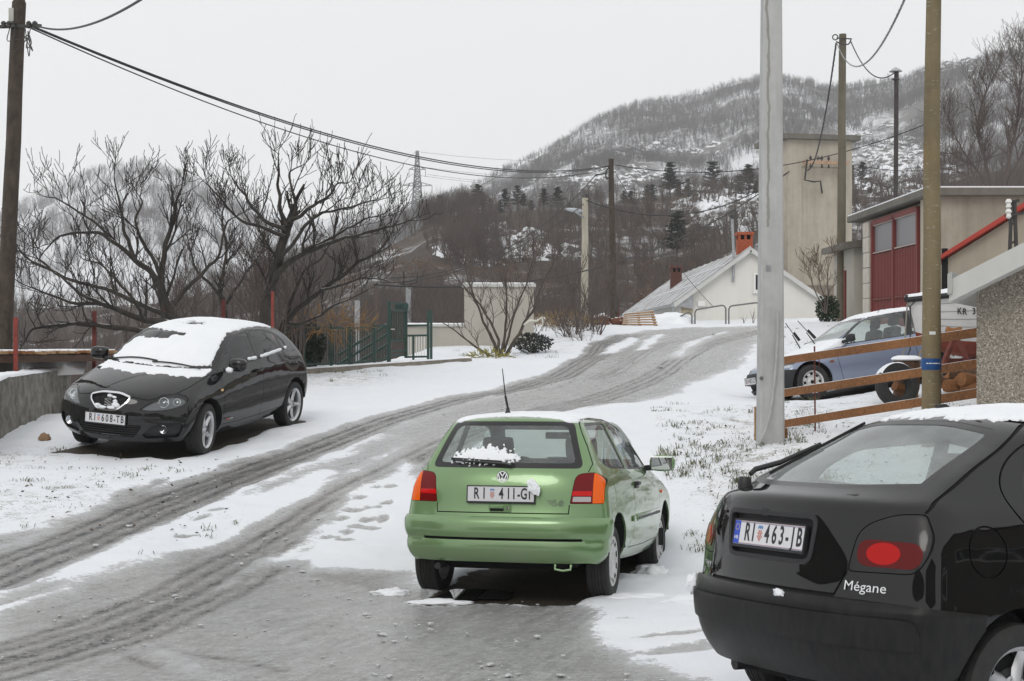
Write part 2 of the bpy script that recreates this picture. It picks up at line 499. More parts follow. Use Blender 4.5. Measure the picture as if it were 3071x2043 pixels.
STROKES = [
 ('p', 0.62, 0.25, [(-3.74, 10.04), (-3.49, 10.79), (-3.11, 11.58), (-2.69, 12.61), (-2.12, 12.89), (-1.82, 12.47), (-1.68, 12.0), (-0.86, 11.86), (-0.6, 11.02), (0.37, 10.93), (0.71, 10.51), (0.63, 9.58), (0.86, 8.78), (1.17, 8.32), (1.12, 7.94), (-2.96, 7.94)]),
 ('p', 0.5, 0.3, [(-2.82, 14.95), (-2.19, 17.14), (-1.43, 19.62), (-0.53, 22.28), (-1.04, 19.06), (-1.58, 17.28), (-1.96, 15.32), (-2.26, 14.29)]),
 ('p', 0.62, 0.4, [(-1.74, 19.06), (-0.83, 23.03), (0.16, 24.85), (1.01, 27.23), (1.93, 32.97), (2.69, 40.68), (4.01, 45.07), (6.13, 47.64), (6.76, 39.09), (5.62, 32.46), (4.45, 28.49), (3.35, 26.62), (2.9, 24.89), (1.87, 22.61), (0.8, 21.53), (-0.46, 19.06), (-1.21, 18.12)]),
 ('p', 0.6, 0.18, [(-4.19, 12.61), (-4.07, 14.06), (-3.83, 15.51), (-3.69, 15.41), (-3.78, 14.57), (-3.92, 13.13), (-4.09, 11.96), (-4.35, 11.68), (-4.54, 12.19)]),
 ('s', 0.86, 0.16, [(-4.05, 10.7, 0.4), (-3.97, 11.02, 0.4), (-3.74, 12.14, 0.4), (-3.6, 13.87, 0.38), (-3.26, 15.27, 0.36), (-2.84, 16.67, 0.34), (-2.34, 18.31, 0.34), (-1.75, 20.6, 0.34), (-0.91, 23.26, 0.34), (0.01, 24.99, 0.36), (0.94, 27.65, 0.4), (1.97, 33.67, 0.45), (2.65, 39.09, 0.5), (3.56, 42.92, 0.5)]),
 ('s', 0.82, 0.16, [(-3.2, 8.46, 0.5), (-2.94, 8.92, 0.5), (-2.67, 9.53, 0.5), (-2.44, 10.51, 0.48), (-2.29, 11.72, 0.46), (-2.14, 13.03, 0.42), (-1.86, 14.53, 0.38), (-1.49, 16.3, 0.36), (-1.16, 17.42, 0.36), (-0.68, 18.73, 0.36), (0.14, 20.83, 0.38), (1.2, 22.93, 0.4), (2.44, 26.48, 0.4), (3.54, 30.4, 0.4), (4.69, 33.25, 0.45), (6.28, 36.61, 0.5)]),
 ('s', 0.72, 0.2, [(1.69, 27.41, 0.35), (2.85, 32.04, 0.35), (4.56, 39.09, 0.35), (6.3, 39.56, 0.4)]),
 ('p', 0.8, 0.25, [(-1.76, 11.82), (-1.55, 12.14), (-0.89, 12.19), (-0.83, 11.58), (-0.57, 11.02), (0.24, 10.88), (-0.59, 10.74), (-1.22, 11.12)]),
 ('s', 1.02, 0.12, [(-2.62, 9.53, 0.06), (-2.54, 9.9, 0.08), (-2.4, 10.37, 0.06), (-2.28, 10.98, 0.04)]),
 ('s', 1.05, 0.12, [(-2.52, 9.06, 0.05), (-2.33, 8.78, 0.09), (-2.16, 8.6, 0.06)]),
 ('s', 1.02, 0.09, [(-2.08, 8.97, 0.02), (-1.84, 8.88, 0.04), (-1.61, 8.83, 0.03)]),
 ('s', 1.05, 0.09, [(-1.57, 8.74, 0.03), (-1.42, 8.64, 0.06), (-1.26, 8.6, 0.02)]),
 ('s', 0.95, 0.1, [(-2.81, 8.69, 0.12), (-2.64, 9.3, 0.12), (-2.57, 9.9, 0.12)]),
 ('s', -0.8, 0.12, [(-3.43, 10.93, 0.1), (-3.21, 11.96, 0.16), (-3.04, 13.13, 0.26), (-2.68, 14.2, 0.3), (-2.37, 14.99, 0.25), (-2.09, 16.35, 0.12)]),
 ('s', -0.75, 0.15, [(-2.01, 12.19, 0.06), (-1.89, 12.94, 0.12), (-1.76, 13.78, 0.14)]),
 ('p', -1.0, 0.22, [(-1.87, 12.52), (-1.81, 14.15), (-1.65, 15.46), (-1.32, 17.33), (-1.16, 17.05), (-0.87, 12.19), (-1.19, 12.19), (-1.56, 12.19)]),
 ('s', -0.85, 0.15, [(2.35, 34.7, 0.25), (2.93, 38.11, 0.3), (3.5, 41.47, 0.2)]),
 ('s', -0.8, 0.15, [(3.16, 34.33, 0.15), (3.96, 40.35, 0.2), (4.41, 42.26, 0.15)]),
 ('s', -0.7, 0.2, [(3.61, 31.01, 0.2), (4.37, 33.91, 0.25), (5.67, 38.53, 0.2)]),
 ('p', -0.9, 0.5, [(0.37, 10.93), (0.83, 11.21), (1.41, 12.1), (1.6, 12.42), (1.27, 7.94), (1.17, 8.32), (0.93, 8.88), (0.64, 9.39), (0.74, 10.0), (0.69, 10.6)]),
 ('s', -0.5, 0.06, [(-3.59, 9.81, 0.03), (-3.35, 10.65, 0.05), (-3.01, 11.63, 0.05), (-2.75, 12.89, 0.04)]),
 ('s', -0.3, 0.05, [(-2.37, 9.16, 0.03), (-2.01, 8.69, 0.04), (-1.8, 8.46, 0.03)]),
 ('s', -0.4, 0.06, [(-3.62, 9.72, 0.06), (-3.46, 10.14, 0.06), (-3.28, 10.56, 0.05)]),
 ('s', -0.4, 0.06, [(-2.28, 10.98, 0.05), (-2.08, 12.19, 0.06), (-1.91, 13.08, 0.05)]),
 ('s', 0.42, 0.07, [(0.66, 10.04, 0.02), (1.0, 10.14, 0.05), (1.38, 10.23, 0.03)]),
 ('s', 0.45, 0.07, [(0.7, 9.48, 0.02), (1.0, 9.62, 0.05), (1.3, 9.67, 0.04)]),
 ('s', 0.45, 0.07, [(0.78, 9.06, 0.02), (1.06, 9.11, 0.06), (1.3, 9.2, 0.05)]),
 ('s', 0.4, 0.06, [(0.49, 10.65, 0.02), (0.88, 10.65, 0.05), (1.39, 10.79, 0.03)]),
]
FOOTPRINTS = [(-2.92, 14.11), (-2.99, 13.73), (-2.95, 15.6), (-2.79, 16.07), (-2.53, 17.33), (-2.44, 17.8), (-1.6, 15.74), (-1.57, 16.11), (-1.6, 15.04), (-1.46, 15.51), (-1.61, 14.48), (-1.72, 14.11), (-1.45, 14.25), (-1.59, 13.73), (-1.72, 13.45), (-2.49, 13.17), (-2.69, 12.42), (-2.66, 12.05), (-2.95, 12.89), (-1.33, 15.6), (-1.31, 14.9), (-1.43, 14.67), (-2.47, 12.66), (-2.87, 17.42), (-2.69, 17.0), (-2.56, 18.26), (-2.33, 18.64), (-1.31, 14.34), (-1.4, 13.97), (-1.53, 13.97), (-1.57, 13.41)]
# ---------------------------------------------------------------- ground and road mesh
def vnoise(x, y, scale, octv=4, seed=0):
 out = np.zeros_like(x); amp = 1.0; tot = 0
 for o in range(octv):
  u = x * scale + seed * 17.13 + o * 5.7; v = y * scale + seed * 9.71 + o * 3.3
  i = np.floor(u); j = np.floor(v); a = u - i; b = v - j
  a = a * a * (3 - 2 * a); b = b * b * (3 - 2 * b)
  def h(p, q):
   t = np.sin(p * 127.1 + q * 311.7 + seed * 74.7) * 43758.5453
   return t - np.floor(t)
  n = h(i, j) * (1 - a) * (1 - b) + h(i + 1, j) * a * (1 - b) + h(i, j + 1) * (1 - a) * b + h(i + 1, j + 1) * a * b
  out += amp * n; tot += amp; amp *= .5; scale *= 2.03
 return out / tot - .5
def poly_mask(x, y, P):
 c = np.zeros(x.shape, bool); n = len(P); j = n - 1
 for i in range(n):
  xi, yi = P[i][:2]; xj, yj = P[j][:2]
  if yi != yj:
   m = ((yi > y) != (yj > y)) & (x < (xj - xi) * (y - yi) / (yj - yi) + xi)
   c ^= m
  j = i
 return c
def seg_dist(x, y, P, closed=False):
 best = np.full(x.shape, 1e9)
 n = len(P)
 for i in range(n if closed else n - 1):
  p, q = P[i], P[(i + 1) % n]
  dx, dy = q[0] - p[0], q[1] - p[1]
  t = np.clip(((x - p[0]) * dx + (y - p[1]) * dy) / (dx * dx + dy * dy + 1e-9), 0, 1)
  d = np.hypot(x - p[0] - t * dx, y - p[1] - t * dy)
  if len(p) > 2: d = d - (p[2] + t * (q[2] - p[2]))
  best = np.minimum(best, d)
 return best
def sstep(a): a = np.clip(a, 0, 1); return a * a * (3 - 2 * a)
def slush_at(x, y):
 s = np.zeros_like(x)
 wob = vnoise(x, y, 1.3, 4, 3) * .35 + vnoise(x, y, 7, 3, 5) * .12
 for kind, st_, soft, P in STROKES:
  rut = 0
  if kind == 's':
   d0 = seg_dist(x, y, P)
   if .7 < st_ < .9: rut = .13 * np.cos(6.283 * (d0 + .06 * wob) / .155)
   d = d0 + wob * (.6 if st_ < 1 else .25)
  else:
   d = seg_dist(x, y, P, True); d = np.where(poly_mask(x, y, P), -d, d) + wob * 1.1
  k = sstep((soft - d) / (2 * soft))
  if st_ > 0: s = np.maximum(s, (st_ + rut) * k)
  else: s = s * (1 + st_ * k)
 for (fx, fy) in FOOTPRINTS:
  a = .5 + (fx * 7.3 + fy * 3.1) % 1.0
  dx, dy = (x - fx), (y - fy)
  u = dx * math.cos(a) + dy * math.sin(a); v = -dx * math.sin(a) + dy * math.cos(a)
  d = np.hypot(u / .13, v / .055) + wob * .5
  s = np.maximum(s, .55 * sstep((1.25 - d) / .5))
 return s
CARBOX = {'polo': (-1.72, 1.55, .64), 'leon': (-1.75, 1.95, .80), 'meg': (-1.9, 1.9, .8), 'civ': (-1.9, 1.9, .8)}
def bare_at(x, y):
 b = np.zeros_like(x)
 wob = vnoise(x, y, 1.7, 5, 8) * .9
 for n_, (x0, x1, hw) in CARBOX.items():
  Mr, T = POSE[n_]
  dx, dy = x - T[0], y - T[1]
  c, s_ = Mr[0][0], Mr[1][0]; L = math.hypot(c, s_); c /= L; s_ /= L
  u = dx * c + dy * s_; v = -dx * s_ + dy * c
  d = np.maximum(np.maximum(x0 - u, u - x1), np.abs(v) - hw) + wob * .5
  b = np.maximum(b, sstep((.10 - d) / .22))
 return b
def build_ground():
 xs = np.concatenate([-9 - np.geomspace(.08, 700, 46)[::-1], np.arange(-9, 9.01, .046), 9 + np.geomspace(.08, 700, 46)])
 ys = [-18.0]
 while ys[-1] < 5.2: ys.append(ys[-1] + max(.05, .12 * (5.4 - ys[-1])))
 while ys[-1] < 62: ys.append(ys[-1] + max(.034, .0058 * ys[-1]))
 while ys[-1] < 1500: ys.append(ys[-1] + .05 * ys[-1])
 ys = np.array(ys)
 X, Y = np.meshgrid(xs, ys, indexing='ij'); sh = X.shape
 x, y = X.ravel(), Y.ravel()
 z = ground_z(x, y)
 far = np.maximum(np.hypot(x, y - 20) - 60, 0)
 z = np.where(np.abs(x) > 45, z - .10 * (np.abs(x) - 45), z)
 z = np.maximum(z, -22)
 near = (np.abs(x) < 13) & (y > 3) & (y < 62)
 sl = np.zeros_like(x); br = np.zeros_like(x)
 sl[near] = slush_at(x[near], y[near]); br[near] = bare_at(x[near], y[near])
 sl = np.where(br > .4, sl * .3, sl)
 amp = np.clip(1 - (y - 50) / 30, 0, 1)
 lump_ = (vnoise(x, y, 1.1, 4, 11) * .10 + vnoise(x, y, 5, 3, 12) * .028) * amp
 crumb = vnoise(x, y, 14, 2, 13) * .008 * np.clip(1 - (y - 25) / 20, 0, 1)
 snowh = np.clip(1 - sl * 1.5, 0, 1) * .026 * (1 - br)
 rim = np.exp(-((sl - .3) / .12) ** 2) * .006
 z = z + np.where(near, snowh + rim + lump_ * np.clip(1 - sl, .15, 1) * (1 - br * .8) + crumb * (.4 + np.clip(sl, 0, 1)) - .02 * np.clip(sl - .7, 0, .5) - .015 * br, lump_ * .6)
 th = np.zeros_like(x)
 for (cx_, cy_, rx, ry, k_) in ((2.9, 15.6, 1.6, 2.4, 1.0), (3.6, 19.5, 2.2, 2.6, .9), (-4.6, 13.8, 2.2, 2.4, .8), (5.6, 18.5, 1.6, 4, .8), (-3.4, 28, 1.6, 3, .9), (6, 30, 3, 6, .6), (1.2, 42, 2.5, 7, .8), (-5.7, 16.5, .8, 1.6, .8)):
  th = np.maximum(th, k_ * sstep(1.25 - np.hypot((x - cx_) / rx, (y - cy_) / ry)))
 th = th * (1 - np.clip(sl * 3, 0, 1))
 nx, ny = sh
 V = np.c_[x, y, z]
 idx = np.arange(nx * ny).reshape(nx, ny)
 F = np.stack([idx[:-1, :-1], idx[1:, :-1], idx[1:, 1:], idx[:-1, 1:]], -1).reshape(-1, 4)
 cx = x[F].mean(1); cy = y[F].mean(1)
 road = np.zeros(len(F), bool)
 nr = (np.abs(cx) < 13) & (cy > 3) & (cy < 62)
 road[nr] = poly_mask(cx[nr], cy[nr], ROADPOLY)
 mat = ground_mat()
 for name, sel in (('ground', ~road), ('road', road)):
  Fs = F[sel]; used = np.unique(Fs); remap = np.full(len(V), -1); remap[used] = np.arange(len(used))
  me = bpy.data.meshes.new(name)
  Vs = V[used]; Fr = remap[Fs]
  me.vertices.add(len(Vs)); me.vertices.foreach_set('co', Vs.ravel())
  me.loops.add(Fr.size); me.loops.foreach_set('vertex_index', Fr.ravel().astype(np.int32))
  me.polygons.add(len(Fr)); me.polygons.foreach_set('loop_start', np.arange(0, Fr.size, 4, dtype=np.int32))
  me.update(calc_edges=True)
  me.polygons.foreach_set('use_smooth', np.ones(len(Fr), bool))
  for an, arr in (('slush', sl), ('bare', br), ('thin', th)):
   at_ = me.attributes.new(an, 'FLOAT', 'POINT'); at_.data.foreach_set('value', arr[used].astype(np.float32))
  me.materials.append(mat); me.validate()
  o = link(bpy.data.objects.new(name, me)); o['kind'] = 'structure'
  o['label'] = 'thin snow over the sloping ground' if name == 'ground' else 'slush covered road with tyre tracks climbing the slope'
 return
def ground_mat():
 m = pmat('snow_and_slush', (.8, .8, .8), .6, spec=.4)
 t = NT(m)
 g = t.co('Object')
 gs = t.mp(g, (1.0, 1.0, 1.0), (0, 0, R(25)))
 gst = t.mp(gs, (5.0, .9, 1.0))
 n1 = t.noise(gst, 2.2, 6, .65)
 n2 = t.noise(g, 26, 5, .7)
 n3 = t.noise(g, 1.2, 4, .6)
 n4 = t.noise(t.mp(g, (1, 2.2, 1)), 7.0, 4, .65)
 sl = t.attr('slush'); br = t.attr('bare')
 s = t.math('ADD', sl, t.math('MULTIPLY', t.math('SUBTRACT', n1, .5), .55))
 s = t.math('ADD', s, t.math('MULTIPLY', t.math('SUBTRACT', n2, .5), .62))
 s = t.math('ADD', s, t.math('MULTIPLY', t.math('SUBTRACT', n4, .5), .40))
 s = t.math('MULTIPLY', s, t.ramp(sl, [(.02, 0), (.15, 1)]))
 c = t.ramp(s, [(.19, (.80, .815, .835)), (.26, (.58, .585, .59)), (.34, (.43, .43, .425)), (.60, (.325, .32, .31)), (.80, (.20, .19, .176)), (.92, (.13, .125, .116)), (1.0, (.03, .03, .03))])
 snowc = t.mix(n3, (.90, .94, 1.0), (1.03, 1.02, 1.0))
 q = t.n('ShaderNodeMix', data_type='RGBA', blend_type='MULTIPLY'); q.inputs[0].default_value = 1
 t.l(c, q.inputs[6]); t.l(snowc, q.inputs[7])
 thn = t.attr('thin')
 tn = t.math('ADD', t.math('MULTIPLY', t.noise(g, 34, 5, .75), .65), t.math('MULTIPLY', t.noise(g, 5, 4, .6), .45))
 tm = t.ramp(t.math('ADD', tn, t.math('MULTIPLY', thn, .10)), [(.655, 0), (.73, .85)])
 tcol = t.mix(t.math('MULTIPLY', tm, thn, True), q.outputs[2], t.mix(n3, (.10, .095, .05), (.20, .17, .10)))
 spk = t.noise(g, 160, 3, .7)
 tcol = t.mix(t.ramp(spk, [(.36, .22), (.5, 0)]), tcol, (.50, .52, .55))
 soil = t.ramp(t.noise(g, 45, 5, .8), [(.32, (.012, .011, .009)), (.5, (.05, .042, .032)), (.66, (.13, .105, .07)), (.78, (.30, .28, .25))])
 bf = t.ramp(t.math('ADD', br, t.math('MULTIPLY', t.math('SUBTRACT', n2, .5), .5)), [(.42, 0), (.56, 1)])
 t.col(t.mix(bf, tcol, soil))
 ro = t.ramp(s, [(.18, .70), (.42, .30), (.85, .20), (.97, .45)])
 t.rough(ro)
 h = t.math('ADD', t.math('MULTIPLY', n2, .55), t.math('MULTIPLY', t.noise(g, 90, 4, .7), .35))
 h = t.math('ADD', h, t.math('MULTIPLY', n1, .5))
 t.bump(h, .45, .018)
 return m
# ================================================================ car building
SF = [0, .36, .66, .87]
ST = [.07, .22, .42, .62, .80, .93]
def row_points(r):
 (xf, zf, xc, yc, zc, ym, zm, xq, yq, zq, xr, zr) = r[:12]
 pf = r[12] if len(r) > 12 else 2.6
 pr_ = r[13] if len(r) > 13 else 2.6
 P = []
 for s in SF: P.append((xf + (xc - xf) * s ** pf, yc * s, zf + (zc - zf) * s * s))
 P.append((xc, yc, zc))
 for t in ST:
  x = xc + (xq - xc) * t
  if t < .5:
   k = (1 - t / .5) ** 2.4; y = ym - (ym - yc) * k; z = zm - (zm - zc) * (1 - t / .5) ** 1.3
  else:
   k = ((t - .5) / .5) ** 2.4; y = ym - (ym - yq) * k; z = zm - (zm - zq) * ((t - .5) / .5) ** 1.3
  P.append((x, y, z))
 P.append((xq, yq, zq))
 for s in SF[::-1]: P.append((xr + (xq - xr) * s ** pr_, yq * s, zr + (zq - zr) * s * s))
 return P
def bspl_mat(n, sub):
 """evaluation weights for n control points with one ghost each side -> (m, n+2)"""
 W = []
 for i in range(n - 1):
  for k in range(sub):
   t = k / sub
   w = np.zeros(n + 2)
   w[i] = (1 - t) ** 3 / 6; w[i + 1] = (3 * t ** 3 - 6 * t ** 2 + 4) / 6
   w[i + 2] = (-3 * t ** 3 + 3 * t ** 2 + 3 * t + 1) / 6; w[i + 3] = t ** 3 / 6
   W.append(w)
 w = np.zeros(n + 2); w[n - 1] = 1 / 6; w[n] = 4 / 6; w[n + 1] = 1 / 6
 W.append(w)
 return np.array(W)
class Body:
 """a car skin: rows of loops from the sills up to the roof centre line, splined, mirrored, then cut into panels"""
 def __init__(s, rows, sub_r=5, sub_c=6, comp=2):
  P = np.array([row_points(r) for r in rows])
  mir = np.array([1, -1, 1.0])
  def ext(Q):
   Q = np.concatenate([(2 * Q[:1] - Q[1:2]), Q, Q[-2:-1] * mir], 0)
   Q = np.concatenate([Q[:, 1:2] * mir, Q, Q[:, -2:-1] * mir], 1)
   return Q
  nr, nc = P.shape[:2]
  A1, B1 = bspl_mat(nr, 1), bspl_mat(nc, 1)
  Q = P.copy()
  for _ in range(comp):
   S = np.einsum('ri,ijk,cj->rck', A1, ext(Q), B1)
   Q = Q + (P - S)
   Q[-1, :, 1] = 0; Q[:, 0, 1] = 0; Q[:, -1, 1] = 0
  S = np.einsum('ri,ijk,cj->rck', bspl_mat(nr, sub_r), ext(Q), bspl_mat(nc, sub_c))
  S[-1, :, 1] = 0; S[:, 0, 1] = 0; S[:, -1, 1] = 0
  s.S = S
  m, n = S.shape[:2]
  bm = bmesh.new()
  V = {}
  def vert(i, j, sg):
   if i == m - 1 or j == 0 or j == n - 1: sg = 1
   k = (i, j, sg)
   if k not in V: V[k] = bm.verts.new((S[i, j, 0], S[i, j, 1] * sg, S[i, j, 2]))
   return V[k]
  for sg in (1, -1):
   for i in range(m - 1):
    for j in range(n - 1):
     q = [vert(i, j, sg), vert(i + 1, j, sg), vert(i + 1, j + 1, sg), vert(i, j + 1, sg)]
     if sg < 0: q = q[::-1]
     try: bm.faces.new(q)
     except ValueError: pass
  bmesh.ops.remove_doubles(bm, verts=bm.verts, dist=1e-6)
  bm.normal_update()
  c = sum(1 if f.normal.z > 0 else -1 for f in bm.faces if f.calc_center_median().z > 1.25)
  if c < 0:
   bmesh.ops.reverse_faces(bm, faces=bm.faces); bm.normal_update()
  s.bm = bm
  s.rid = bm.faces.layers.int.new('rid')
  s.names = {0: 'body'}
  bm.verts.index_update()
  s.rv = [v.co.copy() for v in bm.verts]; s.rn = [v.normal.copy() for v in bm.verts]
  s.rf = [[v.index for v in f.verts] for f in bm.faces]
  s.bvh = BVHTree.FromPolygons(s.rv, s.rf)
 def nrm(s, co):
  loc, n, idx, d = s.bvh.find_nearest(co)
  if idx is None: return Vector((0, 0, 1))
  vs = s.rf[idx]; w = []
  for i in vs: w.append(1.0 / ((s.rv[i] - loc).length_squared + 1e-7))
  r = Vector((0, 0, 0))
  if len(vs) == 4:
   a, b, c, d_ = [s.rv[i] for i in vs]
   e1, e2 = (b - a + c - d_) * .5, (d_ - a + c - b) * .5
   u = max(0, min(1, (loc - a).dot(e1) / max(e1.length_squared, 1e-12))); v = max(0, min(1, (loc - a).dot(e2) / max(e2.length_squared, 1e-12)))
   w = [(1 - u) * (1 - v), u * (1 - v), u * v, (1 - u) * v]
  for i, k in zip(vs, w): r += s.rn[i] * k
  r.normalize()
  return r
 def cast(s, o, d):
  loc, n, i, t = s.bvh.ray_cast(Vector(o), Vector(d))
  return loc
 def new_id(s, name):
  for k, v in s.names.items():
   if v == name: return k
  k = max(s.names) + 1; s.names[k] = name; return k
 def cut(s, name, poly, proj, filt=None, only=None):
  """cut a polygon (in the projection plane) into the skin; faces inside get the region name"""
  bm = s.bm; rid = s.rid
  ax = {'x': (1, 2), 'y': (0, 2), 'z': (0, 1)}[proj]
  xs = [p[0] for p in poly]; ys = [p[1] for p in poly]
  x0, x1, y0, y1 = min(xs), max(xs), min(ys), max(ys)
  oid = None if only is None else {s.new_id(n) for n in (only if isinstance(only, (list, tuple)) else [only])}
  tb = bmesh.new(); tr_ = tb.faces.layers.int.new('rid'); vm = {}; gone = []
  for f in bm.faces:
   if oid is not None and f[rid] not in oid: continue
   cs = [v.co for v in f.verts]
   a = [q[ax[0]] for q in cs]
   if max(a) < x0 or min(a) > x1: continue
   b = [q[ax[1]] for q in cs]
   if max(b) < y0 or min(b) > y1: continue
   if filt and not filt(f.calc_center_median(), f.normal): continue
   gone.append(f)
  for f in gone:
   q = []
   for v in f.verts:
    if v not in vm: vm[v] = tb.verts.new(v.co)
    q.append(vm[v])
   try:
    g = tb.faces.new(q); g[tr_] = f[rid]
   except ValueError: pass
  for f in gone: bm.faces.remove(f)
  n = len(poly)
  for i in range(n):
   p, q = poly[i], poly[(i + 1) % n]
   dx, dy = q[0] - p[0], q[1] - p[1]
   L = math.hypot(dx, dy)
   if L < 1e-6: continue
   bx0, bx1, by0, by1 = min(p[0], q[0]) - 1e-4, max(p[0], q[0]) + 1e-4, min(p[1], q[1]) - 1e-4, max(p[1], q[1]) + 1e-4
   loc = []
   for f in tb.faces:
    cs = [v.co for v in f.verts]
    a = [c[ax[0]] for c in cs]
    if max(a) < bx0 or min(a) > bx1: continue
    b = [c[ax[1]] for c in cs]
    if max(b) < by0 or min(b) > by1: continue
    loc.append(f)
   if not loc: continue
   co = Vector((0, 0, 0)); co[ax[0]], co[ax[1]] = p
   no = Vector((0, 0, 0)); no[ax[0]], no[ax[1]] = -dy / L, dx / L
   geom = list({e for f in loc for e in f.edges}) + list({v for f in loc for v in f.verts}) + loc
   bmesh.ops.bisect_plane(tb, geom=geom, dist=1e-5, plane_co=co, plane_no=no)
  k = s.new_id(name)
  cnt = 0; vb = {}
  for f in tb.faces:
   c = f.calc_center_median()
   r = f[tr_]
   if pip((c[ax[0]], c[ax[1]]), poly): r = k; cnt += 1
   q = []
   for v in f.verts:
    if v not in vb: vb[v] = bm.verts.new(v.co)
    q.append(vb[v])
   g = bm.faces.new(q); g[rid] = r; g.normal_update()
  tb.free()
  s.dirty = True
  return cnt
 def weld(s):
  bmesh.ops.remove_doubles(s.bm, verts=s.bm.verts, dist=2e-6)
  s.bm.normal_update(); s.dirty = False; s.cache = {}
 def plane(s, co, no, filt=None):
  s.weld()
  fs = [f for f in s.bm.faces if (filt is None or filt(f.calc_center_median(), f.normal))]
  geom = list({e for f in fs for e in f.edges}) + list({v for f in fs for v in f.verts}) + fs
  bmesh.ops.bisect_plane(s.bm, geom=geom, dist=1e-5, plane_co=co, plane_no=no)
 def region(s, name, test, only='body'):
  k = s.new_id(name); o = s.new_id(only)
  for f in s.bm.faces:
   if f[s.rid] == o and test(f.calc_center_median(), f.normal): f[s.rid] = k
 def side(s, name, poly, only='body', ny=.25):
  for sg in (1, -1):
   s.cut(name if isinstance(name, str) else name[0 if sg > 0 else 1], poly, 'y', lambda c, n, g=sg: c.y * g > .1 and n.y * g > ny, only)
 def split_plane_x(s): pass
 def extract(s, name, mat, parent, obj_name=None, off=0.0, lip=0.0, test=None, flip=False, smooth=True, geo_n=False):
  """make an object of a region; off moves it along the skin's normals, lip folds its edges inwards"""
  names = name if isinstance(name, (list, tuple)) else [name]
  ids = {s.new_id(n) for n in names}
  if getattr(s, 'dirty', True): s.weld()
  bm = s.bm
  fs = [f for f in bm.faces if f[s.rid] in ids and (test is None or test(f.calc_center_median()))]
  if not fs: return None
  vi = {}; vs = []; ns = []; faces = []
  for f in fs:
   q = []
   for v in f.verts:
    if v not in vi:
     n_ = s.cache.get(v)
     if n_ is None: n_ = s.cache[v] = s.nrm(v.co)
     vi[v] = len(vs); vs.append(v.co + n_ * (off(v.co) if callable(off) else off)); ns.append(n_)
    q.append(vi[v])
   faces.append(q)
  nb = len(vs)
  lipf = []
  if lip:
   sel = set(fs); le = {}
   for f in fs:
    for lo in f.loops:
     e = lo.edge
     if sum(1 for g in e.link_faces if g in sel) == 1:
      a, b = lo.vert, lo.link_loop_next.vert
      for v in (a, b):
       if v not in le:
        le[v] = (len(vs), len(vs) + 1)
        i = vi[v]
        vs.append(vs[i].copy()); ns.append(ns[i])
        vs.append(vs[i] - ns[i] * lip); ns.append(ns[i])
      lipf.append((le[b][0], le[a][0], le[a][1], le[b][1]))
  if flip: faces = [q[::-1] for q in faces]
  nfaces = len(faces)
  me = mesh_of(obj_name or names[0], vs, faces + lipf, [mat], True)
  if geo_n:
   o = link(bpy.data.objects.new(obj_name or names[0], me), parent); smooth_angle(o, 38); return o
  nn = [(-n_ if flip else n_) for n_ in ns]
  loops = [nn[l.vertex_index] for l in me.loops]
  if lipf:
   st = me.polygons[nfaces].loop_start
   for p in me.polygons[nfaces:]:
    for li in range(p.loop_start, p.loop_start + p.loop_total): loops[li] = p.normal
  me.normals_split_custom_set([tuple(n_) for n_ in loops])
  return link(bpy.data.objects.new(obj_name or names[0], me), parent)
 def snow(s, fn, mat, parent, thick=.018, sub=2, name='snow_cover', test=None, base=.003):
  """a lumpy snow layer on the uncut skin; fn(co, n) > 0 where it lies"""
  bm = bmesh.new()
  vs = [bm.verts.new(v) for v in s.rv]
  for q in s.rf:
   c = sum((s.rv[i] for i in q), Vector()) / len(q)
   if test and not test(c): continue
   bm.faces.new([vs[i] for i in q])
  for v in [v for v in bm.verts if not v.link_faces]: bm.verts.remove(v)
  if sub: bmesh.ops.subdivide_edges(bm, edges=bm.edges[:], cuts=sub, use_grid_fill=True)
  val = {}
  for v in bm.verts: val[v] = fn(v.co, s.nrm(v.co)) + .014 * nz(v.co.x, v.co.y, v.co.z, 32, 2)
  bmesh.ops.delete(bm, geom=[f for f in bm.faces if sum(1 for v in f.verts if val[v] > 0) < 2], context='FACES')
  mv = {}
  for v in bm.verts:
   if val[v] <= 0:
    best = max((e.other_vert(v) for e in v.link_edges), key=lambda q: val[q], default=None)
    if best is not None and val[best] > 0: mv[v] = best.co.lerp(v.co, val[best] / (val[best] - val[v]))
  for v, c in mv.items(): v.co = c
  bm.verts.index_update()
  pos = []
  bnd = {v for v in bm.verts if v.is_boundary}
  for v in bm.verts:
   n_ = s.nrm(v.co)
   k = max(0.0, min(1.0, val[v] / .06)); k = k ** .5 if v not in bnd else 0.0
   h = base + thick * k * (1 + .35 * nz(v.co.x, v.co.y, v.co.z, 9, 3))
   if v in bnd: h = -.001
   pos.append(v.co + n_ * h)
  faces = [[v.index for v in f.verts] for f in bm.faces]
  bm.free()
  return mk(name, pos, faces, mat, parent, True)
def rear_f(xmax=-.6, nx=-.12): return lambda c, n: c.x < xmax and n.x < nx
def front_f(xmin=.2, nx=.12): return lambda c, n: c.x > xmin and n.x > nx
